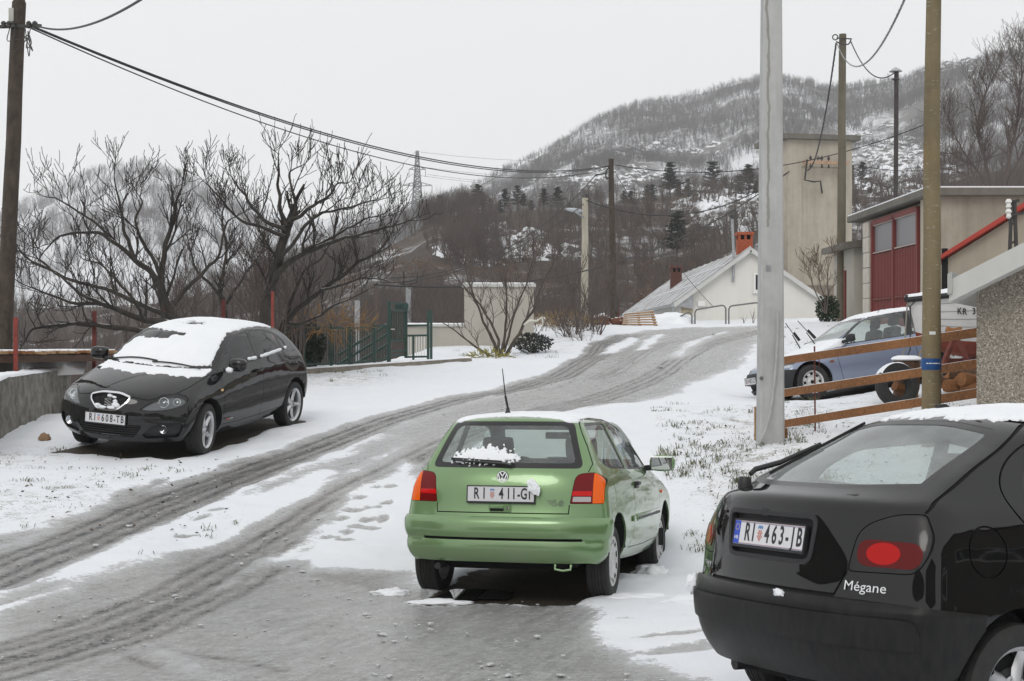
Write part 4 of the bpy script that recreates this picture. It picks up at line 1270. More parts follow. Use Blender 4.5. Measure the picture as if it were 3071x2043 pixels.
# ---------------------------------------------------------------- black five-door hatchback facing the camera, under snow
def lump(name, mat, parent, c, s, seed=0, sub=3, amp=.35, fr=2.2):
 bm = bmesh.new(); bmesh.ops.create_icosphere(bm, subdivisions=sub, radius=1)
 for v in bm.verts:
  q = v.co.copy(); k = 1 + amp * nz(q.x + seed * 7.3, q.y, q.z, fr, 4)
  v.co = Vector((c[0] + q.x * s[0] * k, c[1] + q.y * s[1] * k, c[2] + q.z * s[2] * k))
 me = bpy.data.meshes.new(name); bm.to_mesh(me); bm.free(); me.materials.append(mat)
 me.polygons.foreach_set('use_smooth', [True] * len(me.polygons))
 return link(bpy.data.objects.new(name, me), parent)
def build_leon():
 root = car_root('parked_car', POSE['leon'][0], POSE['leon'][1], 'black five-door hatchback facing the camera with its windscreen and roof covered in snow')
 K = paint('black_metallic_paint', (.012, .0122, .013), .0, .45, dirt=(.06, .057, .054), damt=.25)
 rows = [
  (2.07,.22, 1.74,.74,.23, .79,.215, -1.72,.74,.27, -1.90,.27, 2.4,3),
  (2.135,.32, 1.76,.82,.33, .850,.33, -1.74,.82,.36, -1.97,.36, 2.4,3),
  (2.165,.44, 1.76,.852,.45, .876,.45, -1.74,.85,.48, -2.0,.48, 2.4,3),
  (2.165,.56, 1.73,.862,.57, .884,.58, -1.73,.86,.62, -2.0,.62, 2.4,3),
  (2.14,.66, 1.68,.855,.67, .886,.70, -1.72,.85,.76, -1.985,.76, 2.4,3),
  (2.10,.74, 1.60,.83,.745, .880,.80, -1.71,.82,.86, -1.96,.88, 2.4,3),
  (2.01,.80, 1.46,.795,.82, .868,.885, -1.69,.785,.95, -1.92,.98, 2.4,3),
  (1.75,.885, 1.28,.770,.895, .845,.955, -1.65,.75,1.02, -1.87,1.05, 2.3,3),
  (1.42,.962, 1.06,.748,.968, .815,1.015, -1.59,.715,1.09, -1.80,1.12, 2.2,3),
  (1.16,1.018, .90,.725,1.022, .785,1.075, -1.54,.68,1.15, -1.74,1.18, 2.2,3),
  (.87,1.19, .62,.685,1.19, .715,1.22, -1.43,.62,1.25, -1.62,1.28, 2.2,3),
  (.58,1.34, .32,.62,1.335, .645,1.345, -1.29,.555,1.335, -1.48,1.36, 2.2,3),
  (.40,1.415, .10,.545,1.412, .575,1.428, -1.16,.48,1.388, -1.38,1.40, 2.2,3),
  (.10,1.468, -.1,.31,1.468, .32,1.478, -1.0,.28,1.432, -1.2,1.43, 2,2),
  (-.05,1.478, -.25,0,1.488, 0,1.497, -.85,0,1.452, -1.0,1.445, 2,2)]
 B = Body(rows, 5, 6)
 ff = front_f(1.2, .05)
 g = rpoly([(-.262,.752), (-.12,.790), (.12,.790), (.262,.752), (.245,.69), (.12,.578), (-.12,.578), (-.245,.69)], [.05,.06,.06,.05,.05,.07,.07,.05], 4)
 B.cut('grille_ring', g, 'x', ff); B.cut('grille', ipoly(g, .017), 'x', ff, 'grille_ring')
 B.cut('intake', rpoly([(-.43,.432), (.43,.432), (.33,.285), (-.33,.285)], [.03,.03,.03,.03], 3), 'x', ff, 'body')
 for sg in (1, -1):
  m = lambda P: [(p[0] * sg, p[1]) for p in P]
  B.cut('fog_recess', rpoly(m([(.415,.315), (.53,.435), (.765,.475), (.82,.43), (.76,.285), (.44,.268)]), [.02,.05,.03,.03,.05,.02], 4), 'x', ff, 'body')
  hl = rpoly(m([(.385,.612), (.47,.695), (.585,.783), (.68,.790), (.765,.762), (.812,.715), (.775,.655), (.66,.612), (.50,.600)]), [.01,.05,.06,.05,.05,.02,.05,.06,.05], 4)
  B.cut('lamp_rim', hl, 'x', front_f(1.2, .02), 'body')
  B.cut('lamp', ipoly(hl, .006), 'x', front_f(1.2, .02), 'lamp_rim')
  B.cut('gap', strip(m([(.262,.752), (.36,.735), (.455,.722), (.52,.748), (.565,.785)]), .007), 'x', ff, 'body')
  B.cut('gap', strip([(x, y * sg) for x, y in ((1.93,.585), (1.75,.655), (1.5,.715), (1.2,.748), (1.05,.758))], .008), 'z', lambda c, n: n.z > .2 and c.z > .7 and c.x > .6, 'body')
  B.cut('gap', strip(m([(.82,.44), (.845,.55), (.83,.66)]), .006), 'x', front_f(1.2, .02), 'body')
 w = rpoly([(.705,1.045), (.655,1.195), (.560,1.375), (.30,1.408), (-.30,1.408), (-.560,1.375), (-.655,1.195), (-.705,1.045), (-.40,1.008), (.40,1.008)], .04, 3)
 B.cut('wind_seal', w, 'x', front_f(0, .1)); B.cut('windscreen', ipoly(w, .014), 'x', front_f(0, .1), 'wind_seal')
 B.cut('rwin', rpoly([(-.60,1.16), (.60,1.16), (.46,1.38), (-.46,1.38)], .05, 3), 'x', rear_f(-.9, -.1))
 for sg in (1, -1): B.cut('tail', [(p[0] * sg, p[1]) for p in rpoly([(.50,.78), (.52,.95), (.78,.95), (.83,.80)], .03, 3)], 'x', rear_f(-1.4, -.05))
 B.side('arch', circ(1.289, .325, .378, 40), 'body', .01); B.side('arch', circ(-1.289, .325, .378, 40), 'body', .01)
 s_ = rpoly([(1.10,.952), (.82,1.03), (.51,1.232), (.20,1.362), (-.22,1.412), (-.72,1.385), (-1.02,1.318), (-1.20,1.215), (-1.235,1.10), (-.20,1.035)], [.01,.05,.1,.1,.1,.1,.06,.05,.02,.1], 4)
 B.side('side_seal', s_)
 dw = rpoly([(.80,1.005), (.50,1.210), (.20,1.340), (-.185,1.392), (-.165,1.055)], [.03,.1,.1,.02,.02], 4)
 tri = rpoly([(1.05,.965), (.87,1.005), (.85,.985)], .006, 2)
 rw = rpoly([(-.275,1.393), (-.72,1.368), (-1.0,1.300), (-1.02,1.105), (-.245,1.058)], [.02,.1,.03,.02,.02], 4)
 qw = rpoly([(-1.055,1.287), (-1.17,1.21), (-1.20,1.12), (-1.075,1.112)], .02, 3)
 B.side('dwin', dw, 'side_seal'); B.side('tri', tri, 'side_seal'); B.side('rdwin', rw, 'side_seal'); B.side('qwin', qw, 'side_seal')
 B.side('gap', strip(crv([(.93,.965), (.905,.86), (.885,.60), (.895,.40), (.91,.33)], 3), .007))
 B.side('gap', strip(crv([(-.20,1.035), (-.215,.80), (-.205,.50), (-.17,.32)], 3), .007))
 B.side('gap', strip(crv([(-1.16,1.085), (-1.16,.90), (-1.03,.72), (-.93,.60)], 3), .007))
 B.side('gap', strip([(.91,.33), (.3,.315), (-.17,.32), (-.80,.34), (-.90,.42)], .007))
 body = B.extract('body', K, root, 'body', 0, .014)
 B.extract('gap', M_GAP, root, 'panel_gap', -.009)
 gr = B.extract('grille_ring', M_CHROME, root, 'grille_ring', .008, .03)
 B.extract('grille', M_GAP, root, 'grille', -.03)
 sl = MB()
 for k in range(-11, 12):
  y = k * .0205
  pts = []
  for z in (.60, .66, .72, .775):
   if pip((y, z), ipoly(g, .012)):
    p = B.cast((4, y, z), (-1, 0, 0)); pts.append(p + Vector((-.012, 0, 0)))
  if len(pts) > 1: sl.tube(pts, .0035, 6)
 sl.build('grille_slats', M_PLAS, gr, 60)
 B.extract('intake', M_GAP, root, 'lower_intake', -.04)
 im = MB()
 for k in range(5):
  z = .30 + k * .028
  wd = .33 + (.10) * (z - .285) / .147
  im.tube([B.cast((4, y, z), (-1, 0, 0)) + Vector((-.012, 0, 0)) for y in np.linspace(-wd, wd, 9)], .005, 6)
 im.build('intake_bars', M_PLAS, root, 60)
 for sg in (1, -1):
  t = lambda c, g=sg: c.y * g > 0
  B.extract('fog_recess', M_PLAS, root, 'fog_lamp_recess', -.035, test=t)
  fp = B.cast((4, sg * .62, .385), (-1, 0, 0))
  fo = MB().lathe([(.001,-.02), (.03,-.012), (.043,.006), (.050,.008), (.050,-.03)], 24, o=fp + Vector((-.03, 0, 0)), axis='x').build('fog_lamp', M_CHROME, root, 40)
  MB().lathe([(.001,.012), (.043,.004)], 24, o=fp + Vector((-.025, 0, 0)), axis='x').build('lens', M_CLEAR, fo, 40)
  h = B.extract('lamp', pmat('headlamp_bowl', (.16, .165, .17), .25, .8), root, 'headlight', -.035, test=t)
  B.extract('lamp', M_CLEAR, h, 'lamp_cover', 0.0, 0.01, test=t)
  B.extract('lamp_rim', M_GAP, h, 'lamp_rim', -.004, .02, test=t)
  for (yy, zz, rr) in ((.600, .700, .056), (.715, .702, .040)):
   p = B.cast((4, sg * yy, zz), (-1, 0, 0)); n_ = B.nrm(p); n_ = (n_ + Vector((1.4, 0, 0))).normalized()
   q = MB().lathe([(.001,-.045), (rr * .45,-.040), (rr * .85,-.018), (rr,.0), (rr * 1.08,.0), (rr * 1.1,-.03)], 24).lathe([(.001,-.012), (.010,-.014), (.012,-.04)], 10).build('reflector', M_CHROME, h, 40)
   q.data.transform(Matrix.Translation(p - n_ * .012) @ n_.to_track_quat('Z', 'Y').to_matrix().to_4x4())
  B.extract('tail', M_LBR, root, 'tail_light', .001, .01, test=t)
  B.extract('dwin', M_GLASSD, root, 'front_door_window', -.006, test=t)
  B.extract('tri', M_GLASSD, root, 'quarter_light', -.006, test=t)
  B.extract('rdwin', M_GLASSD, root, 'rear_door_window', -.006, test=t)
  B.extract('qwin', M_GLASSD, root, 'rear_quarter_window', -.006, test=t)
  mirror(root, (.80, sg * .80, .985), (.73, sg * .965, 1.065), (.09, .115, .082), K, -1)
  d = MB().box((-.06, sg * .884, .925), (.19, .020, .045), bev=.008).build('door_handle', K, root, 40)
  MB().box((-.06, sg * .905, .935), (.18, .018, .026), bev=.008).build('handle_grip', K, d, 40)
  MB().box((.985, sg * .889, .772), (.055, .012, .028), bev=.005).build('side_indicator', pmat('pale_amber', (.75, .50, .25), .2), root, 40)
  b = MB().box((.80, sg * .884, .385), (.050, .006, .020), bev=.002).build('wing_badge', pmat('badge_red', (.45, .04, .02), .4), root)
  MB().box((.70, sg * .884, .387), (.10, .005, .010), bev=.002).build('badge_bar', M_ALLOY, b)
 B.extract('side_seal', M_SEAL, root, 'window_seal', -.003, .012)
 B.extract('wind_seal', M_SEAL, root, 'windscreen_seal', -.003, .012)
 B.extract('windscreen', M_GLASSD, root, 'windscreen', -.004)
 B.extract('rwin', M_GLASSD, root, 'rear_window', -.004)
 B.extract(['body', 'gap'], M_INT, root, 'inner_lining', -.022, flip=True, test=lambda c: c.z > .45)
 for x in (-1.289, 1.289): arch_liner(root, x, .384, .55, .86, .325)
 underbody(root, -1.75, 1.72, .55, None, .22, .42)
 cabin(root, -1.6, 1.2, .70, .40, .72, -.05, -1.05, .97, .36)
 for (x, sg, st) in ((-1.289, 1, 0), (-1.289, -1, 0), (1.289, 1, .16), (1.289, -1, .16)):
  wheel(root, x, sg * .768, .316, .205, 'alloy', sg, st, rim_r=.222)
 chars = [('R', -.190), ('I', -.135), ('6', -.030), ('0', .025), ('8', .080), ('-', .124), ('T', .166), ('B', .222)]
 pm = FACE_FRONT(2.185, 0, .49, -.04)
 pl = plate(root, pm, '', chars=chars, xs=.62, size=.118)
 shield(pl, pm, -.085, (M_PRED, M_PBLU, M_PLATE))
 ex = B.cast((4, 0, .683), (-1, 0, 0)).x
 em = FACE_FRONT(ex + .004, 0, .682, -.05)
 e = MB().prism(rpoly([(-.052,-.048), (.046,-.048), (.056,.044), (-.042,.044)], .008, 2), -.008, -.002, 'z').build('badge', M_BLACK, root); e.data.transform(em)
 s2 = MB()
 s2.prism([(-.040,.040), (.048,.040), (.046,.026), (-.012,.026), (.044,-.002), (.042,-.016), (-.040,.022)], -.002, .006, 'z')
 s2.prism([(.042,-.044), (-.046,-.044), (-.044,-.030), (.014,-.030), (-.042,-.004), (-.040,.010), (.042,-.026)], -.002, .006, 'z')
 q = s2.build('badge_letter', M_CHROME, e); q.data.transform(em)
 wp = MB()
 for (a, b) in (((1.06,.62), (1.13,.0)), ((1.10,.05), (1.0,-.62))):
  P = [B.cast((a[0] + (b[0] - a[0]) * t, a[1] + (b[1] - a[1]) * t, 3), (0, 0, -1)) + Vector((0, 0, .03)) for t in np.linspace(0, 1, 6)]
  wp.tube(P, .010, 6)
 wp.build('wipers', M_BLACK, root, 60)
 def ws(c, n):
  e = .025 * nz(c.x, c.y, c.z, 7, 4)
  base = min((.69 - (c.z - 1.03) * .38) - abs(c.y), c.z - 1.022 - .03 * (c.y / .7) ** 2, .2)
  clear = min(c.z - (1.298 + .05 * (c.y + .1)), 1.415 - c.z, .02 - c.y + .25 * nz(c.x, c.y, c.z, 4, 3)) - .01
  return min(base + e, -clear * 1.6 + e)
 B.snow(ws, M_SNOW, root, .010, 2, name='snow_on_windscreen', test=lambda c: c.x > -.1 and 1.0 < c.z < 1.46)
 def hd(c, n):
  e = .07 * nz(c.x, c.y * .6, 0, 5, 4)
  return min(1.15 - .16 * (c.y / .7) ** 2 - c.x, c.x - (1.36 - .12 * (c.y / .7) ** 2) + 0, .2)
 def bonnet(c, n):
  e = .045 * nz(c.x, c.y * 1.2, 0, 6, 4)
  cow = 1.16 - .24 * (abs(c.y) / .72) ** 2.2
  return min(c.x - cow - .015, cow + .27 + e * 2 - c.x + .05 * c.y, .725 - abs(c.y) + .4 * e, .2)
 B.snow(bonnet, M_SNOW, root, .007, 3, name='snow_on_bonnet', test=lambda c: .75 < c.x < 1.65 and c.z > .82)
 def rfs(c, n):
  e = .02 * nz(c.x, c.y, c.z, 7, 4)
  bare = (.16 - math.hypot((c.x - .12) / 1.5, c.y + .02)) * .8 + .16 * nz(c.x * .6, c.y * 2.2, 0, 9, 3)
  return min(c.z - 1.365 + e - .02, .56 - abs(c.y) + e, c.x + 1.42, -bare + .03)
 B.snow(rfs, M_SNOW, root, .011, 2, name='snow_on_roof', test=lambda c: c.z > 1.33)
 k = 0
 for (x0, x1) in ((.10, -.15), (-.26, -.98), (-1.1, -1.17)):
  n_ = max(3, int(abs(x1 - x0) / .035))
  pts = []
  for i in range(n_ + 1):
   x = x0 + (x1 - x0) * i / n_
   z = 1.05 + .055 * max(0, (-x - .2)) + .018
   p = B.cast((x, 3, z), (0, -1, 0))
   if p: pts.append(p + Vector((0, .012, .004 * nz(x, 0, 0, 30))))
  rr = [(.006 if i in (0, len(pts) - 1) else .022 + .006 * nz(i, 3, 1, 1.7)) for i in range(len(pts))]
  MB().tube(pts, rr, 8).build('snow_on_sill', M_SNOW, root, 60)
 lump('snow_lump', M_SNOW, root, (.84, .90, 1.005), (.045, .045, .035), 3)
 for (y, z, a, b) in ((-.13, .632, .04, .020), (-.06, .615, .05, .018), (.05, .618, .05, .02), (.10, .65, .05, .03), (.0, .745, .03, .02), (.06, .735, .03, .014), (.085, .69, .03, .025)):
  p = B.cast((4, y, z), (-1, 0, 0))
  lump('snow_lump', M_SNOW, root, (p.x - .004, y, z), (.014, a, b), y * 90, 3, .5, 3)
 return root
# ---------------------------------------------------------------- black hatchback cut by the right edge of the picture
def build_megane():
 root = car_root('parked_car', POSE['meg'][0], POSE['meg'][1], 'black hatchback close up at the right edge, seen from behind with wet bodywork')
 K = paint('wet_black_paint', (.005, .005, .0055), .0, .45, dirt=(.05, .047, .043), damt=.15, streak=.035)
 rows = [
  (1.95,.10, 1.62,.72,.10, .79,.10, -1.70,.72,.17, -1.93,.175, 2.4,2.9),
  (2.03,.22, 1.66,.80,.22, .828,.22, -1.72,.795,.27, -2.00,.28, 2.4,2.9),
  (2.06,.36, 1.66,.83,.36, .846,.36, -1.73,.826,.40, -2.03,.41, 2.4,2.9),
  (2.05,.46, 1.65,.835,.46, .850,.46, -1.73,.832,.485, -2.032,.500, 2.4,2.9),
  (2.02,.52, 1.63,.832,.52, .850,.53, -1.72,.828,.535, -1.995,.545, 2.4,2.9),
  (1.99,.58, 1.60,.825,.58, .848,.61, -1.72,.820,.615, -1.972,.615, 2.4,2.9),
  (1.94,.68, 1.54,.80,.70, .840,.76, -1.71,.812,.77, -1.962,.76, 2.4,2.9),
  (1.70,.78, 1.36,.76,.80, .824,.87, -1.665,.786,.88, -1.955,.885, 2.4,2.9),
  (1.35,.88, 1.12,.73,.90, .802,.945, -1.64,.752,.955, -1.925,.968, 2.4,2.8),
  (1.02,.97, .84,.715,.97, .775,1.0, -1.56,.715,1.012, -1.80,1.010, 2.4,2.4),
  (.76,1.13, .54,.675,1.13, .705,1.15, -1.36,.665,1.125, -1.55,1.135, 2.4,2.6),
  (.50,1.28, .26,.62,1.275, .648,1.29, -1.12,.610,1.245, -1.26,1.275, 2.4,2.6),
  (.34,1.36, .06,.56,1.355, .590,1.385, -.94,.540,1.345, -1.06,1.375, 2.4,2.6),
  (.05,1.43, -.15,.32,1.43, .34,1.452, -.72,.30,1.42, -.84,1.425, 2,2),
  (-.1,1.45, -.3,0,1.46, 0,1.475, -.55,0,1.45, -.66,1.445, 2,2)]
 B = Body(rows, 5, 6)
 rf = rear_f(-.8, -.05)
 gl = rpoly([(-.600,1.035), (-.3,1.012), (.3,1.012), (.600,1.035), (.505,1.318), (.25,1.362), (-.25,1.362), (-.505,1.318)], [.03,.2,.2,.03,.04,.1,.1,.04], 4)
 B.cut('rwin_seal', gl, 'x', rf); B.cut('rwin', ipoly(gl, .022), 'x', rf, 'rwin_seal')
 for sg in (1, -1):
  m = lambda P: [(p[0] * sg, p[1]) for p in P]
  L = rpoly(m([(.495,.660), (.530,.86), (.655,.922), (.745,.925), (.800,.83), (.806,.75), (.775,.668)]), [.03,.08,.06,.02,.08,.05,.06], 5)
  ft = rear_f(-1.2, -.02)
  B.cut('lamp_rim', L, 'x', ft, 'body'); B.cut('lamp', ipoly(L, .005), 'x', ft, 'lamp_rim')
  B.cut('lamp_red', rpoly(m([(.535,.690), (.535,.806), (.785,.800), (.785,.690)]), .055, 6), 'x', ft, 'lamp')
  B.cut('lamp_core', [(x_ * 1.0, z_) for x_, z_ in [(.640 * sg + .066 * math.cos(a_), .748 + .047 * math.sin(a_)) for a_ in np.linspace(0, 6.283, 24, endpoint=False)]], 'x', ft, 'lamp_red')
  B.cut('gap', strip(m([(.450,.553), (.455,.575), (.492,.66)]), .009), 'x', rf, 'body')
  B.cut('gap', strip(m(crv([(.738,.928), (.737,.955), (.718,.99), (.690,1.06), (.655,1.14), (.615,1.235), (.575,1.31), (.52,1.36)], 3)), .010), 'x', rear_f(-.75, -.0), 'body')
 B.cut('gap', strip([(-.52,1.36), (-.25,1.392), (0,1.40), (.25,1.392), (.52,1.36)], .009), 'x', rear_f(-.7, -.0), 'body')
 rec = rpoly([(-.335,.895), (.335,.895), (.305,.668), (-.305,.668)], .06, 5)
 B.cut('recess_edge', rec, 'x', rf, 'body'); B.cut('recess', ipoly(rec, .022), 'x', rf, 'recess_edge')
 B.cut('gap', strip([(-.452,.556), (.452,.556)], .014), 'x', rf, 'body')
 B.plane((0, 0, .545), (-.10, 0, 1), None) if False else None
 B.cut('bumper', [(-1.45,.0), (-2.2,.0), (-2.2,.549), (-1.95,.549), (-1.45,.512)], 'y', lambda c, n: c.x < -1.3 and c.z < .75, 'body')
 B.cut('rub_strip', rpoly([(-.80,.355), (-.80,.478), (.80,.478), (.80,.355)], [.05,.05,.05,.05], 4), 'x', rear_f(-1.3, -.02), 'bumper')
 B.side('arch', circ(-1.20, .17, .372, 40), ['body', 'bumper'], .01); B.side('arch', circ(1.35, .17, .372, 40), 'body', .01)
 B.side('fuel_ring', circ(-1.415, .776, .112, 30)); B.side('fuel_flap', circ(-1.415, .776, .104, 30), 'fuel_ring')
 B.side('gap', strip(crv([(-.86,1.30), (-1.02,1.25), (-1.17,1.16), (-1.245,1.06), (-1.225,.96), (-1.14,.86), (-1.03,.72), (-.98,.60)], 4), .009))
 s_ = rpoly([(-1.13,1.04), (-1.08,1.14), (-.90,1.245), (-.3,1.315), (.10,1.27), (.70,.99), (.68,.96)], [.05,.05,.08,.1,.1,.02,.01], 4)
 B.side('side_seal', s_);
 B.side('rdwin', ipoly(rpoly([(-1.12,1.045), (-1.07,1.13), (-.90,1.232), (-.32,1.30), (-.30,.985)], [.05,.05,.08,.02,.02], 4), .012), 'side_seal')
 B.side('dwin', ipoly(rpoly([(-.25,1.30), (.08,1.26), (.66,.99), (-.23,.98)], .02, 3), .012), 'side_seal')
 w = rpoly([(.66,1.0), (.53,1.34), (-.53,1.34), (-.66,1.0)], .04, 3)
 B.cut('wind_seal', w, 'x', front_f(0, .1)); B.cut('windscreen', ipoly(w, .02), 'x', front_f(0, .1), 'wind_seal')
 B.extract('body', K, root, 'body', 0, .014)
 bmp = nmat('bumper_plastic', (.010, .010, .0105), .38, 30, .35, .12, .004, col2=(.02, .0195, .019), stretch=(1, 1, .25), spec=.18)
 B.extract('bumper', bmp, root, 'rear_bumper', lambda c: float(np.interp(c.z, [.15, .34, .36, .48, .50, .535, .55], [.010, .014, .014, .014, .022, .018, .002])), .03, geo_n=True)
 B.extract('rub_strip', bmp, root, 'rub_strip', .026, .02)
 B.extract('gap', M_GAP, root, 'panel_gap', -.009)
 B.extract('rwin_seal', M_SEAL, root, 'rear_window_seal', -.001, .01)
 B.extract('rwin', glass_mat('rear_glass', (.74, .82, .80), 1.0, .015, .24), root, 'rear_window', -.003)
 B.extract(['side_seal', 'wind_seal'], M_SEAL, root, 'window_seal', -.003, .012)
 for sg in (1, -1):
  t = lambda c, g=sg: c.y * g > 0
  lp = B.extract('lamp', M_LSMK, root, 'tail_light', .001, .012, test=t)
  B.extract('lamp_rim', M_GAP, lp, 'lamp_rim', -.006, test=t)
  B.extract('lamp_red', lamp('lamp_deep_red', (.10, .003, .003)), lp, 'lens', .004, .006, test=t)
  B.extract('lamp_core', lamp('lamp_core_red', (.40, .004, .003)), lp, 'lens_core', .006, .004, test=t)
  B.extract('rdwin', M_GLASSD, root, 'rear_door_window', -.006, test=t)
  B.extract('dwin', M_GLASSD, root, 'front_door_window', -.006, test=t)
  B.extract('fuel_flap', K, root, 'fuel_flap', -.001, .006, test=t) if sg < 0 else B.extract('fuel_flap', K, root, 'body_disc', 0, 0, test=t)
  B.extract('fuel_ring', M_GAP, root, 'flap_gap', -.008, test=t) if sg < 0 else B.extract('fuel_ring', K, root, 'body_disc', 0, 0, test=t)
 B.extract('windscreen', M_GLASS, root, 'windscreen', -.004)
 re_ = B.extract(['recess_edge'], M_PLAS, root, 'plate_surround', .006, .05)
 B.extract('recess', M_PLAS, root, 'plate_recess', -.030)
 B.extract(['body', 'gap'], M_INT, root, 'inner_lining', -.022, flip=True, test=lambda c: c.z > .45)
 for x in (-1.20, 1.35): arch_liner(root, x, .378, .52, .81, .17)
 underbody(root, -1.72, 1.75, .58, None, .10, .34)
 cabin(root, -1.5, 1.1, .66, .36, .55, -.08, -1.05, .93)
 for (x, sg) in ((-1.20, 1), (-1.20, -1), (1.35, 1), (1.35, -1)):
  wh = wheel(root, x, sg * .735, .30, .185, 'alloy', sg, 0, rim_r=.195); wh.location.z = .17
 chars = [('R', -.158), ('I', -.112), ('4', -.008), ('6', .047), ('3', .100), ('-', .142), ('J', .182), ('B', .228)]
 pm = FACE_REAR(-1.958, 0, .782, -.14)
 pl = plate(root, pm, '', chars=chars, xs=.60, size=.118)
 shield(pl, pm, -.062, (M_PRED, M_PBLU, M_PLATE))
 T0 = pm @ Matrix.Translation((0, 0, .0026))
 eu = MB().box((-.2385, 0, 0), (.042, .108, .0012)).build('country_band', M_EUBL, pl); eu.data.transform(T0)
 st = MB()
 for k in range(12):
  a = k * math.pi / 6; cx, cy = -.2385 + .0135 * math.cos(a), .024 + .0135 * math.sin(a)
  st.prism([(cx + (.0028 if j % 2 == 0 else .0012) * math.cos(j * math.pi / 5 + 1.57), cy + (.0028 if j % 2 == 0 else .0012) * math.sin(j * math.pi / 5 + 1.57)) for j in range(10)], .0005, .0015, 'z')
 q = st.build('band_stars', M_EUYE, eu); q.data.transform(T0)
 text_obj('HR', .024, M_PLATE, eu, T0 @ Matrix.Translation((-.2385, -.026, .0008)), .0004, 'band_letters', bold=.0006)
 for (yy, mt) in ((.0515, M_PRED), (-.0500, M_PRED), (.0485, M_PBLU), (-.0530, M_PBLU)):
  q = MB().box((.02, yy, 0), (.475, .0016, .0008)).build('plate_line', mt, pl); q.data.transform(T0)
 q = MB().box((-2.0 + .055, .03, .885), (.03, .05, .035), bev=.006).build('boot_release', M_PLAS, root, 40)
 def on(y, z, o=.003):
  p = B.cast((-4, y, z), (1, 0, 0)); n_ = B.nrm(p); return p + n_ * o, n_
 def lettering(txt, y, z, size, xs, sp=1.0, bold=.001):
  me = text_mesh(txt, size, .0025, 'lettering', bold, xs, sp)
  for v in me.vertices:
   p, n_ = on(y - v.co.x, z + v.co.y, .007 + v.co.z); v.co = p
  me.materials.append(M_CHROME)
  link(bpy.data.objects.new('lettering', me), root)
 lettering('Mégane', -.580, .600, .060, .95, 1.0, 0.0)
 lettering('RENAULT', .580, .600, .045, .9, 1.05, 0.0)
 wv = MB()
 o1, _ = on(.455, 1.01, .02); o2, _ = on(.452, 1.10, .028); o3, _ = on(.444, 1.215, .018)
 wv.lathe([(.001, .05), (.026, .05), (.034, .03), (.034, -.01)], 16, o=on(.46, .995, .0)[0], axis='z')
 wv.tube([o1 + Vector((0, 0, .03)), o1 + Vector((.03, 0, .055)), o2], [.013, .014, .014], 8)
 wv.tube([o2, o3], [.013, .009], 8)
 wv.bar(on(.43, 1.06, .010)[0], on(.44, 1.345, .010)[0], .008, .014)
 wv.build('rear_wiper', M_BLACK, root, 40)
 ap = B.cast((-.80, .10, 3), (0, 0, -1))
 MB().prism([(-.05, -.01), (.04, -.01), (.05, .012), (.0, .036), (-.045, .03)], -.014, .014, 'y').build('roof_aerial', M_BLACK, root, 40).data.transform(Matrix.Translation(ap))
 MB().tube([(-1.6, .34, .15), (-1.86, .36, .14)], .030, 14).build('tail_pipe', M_PLAS, root, 60)
 for sg in (1, -1): mirror(root, (.62, sg * .77, .98), (.52, sg * .93, 1.03), (.08, .115, .075), M_PLAS, -1)
 def roof(c, n):
  e = .03 * nz(c.x, c.y, c.z, 8, 4)
  return min(c.z - 1.352 - .02 + e, .60 - abs(c.y) + e, .2)
 B.snow(roof, M_SNOW, root, .014, 3, name='snow_on_roof', test=lambda c: c.z > 1.31)
 B.snow(lambda c, n: min(.62 - abs(c.y), c.z - 1.0, .2) + .03 * nz(c.x, c.y, c.z, 5), M_SNOWG, root, .015, 1, name='snow_on_windscreen', test=lambda c: c.x > .1 and .98 < c.z < 1.37)
 p, n_ = on(-.185, .515, .016)
 lump('snow_lump', M_SNOW, root, p + Vector((.0, 0, .01)), (.012, .030, .020), 1, 3, .6, 3)
 p, n_ = on(.70, .47, .0)
 lump('snow_lump', M_SNOW, root, p + Vector((-.01, .03, .02)), (.04, .035, .05), 5, 3, .5, 2)
 return root
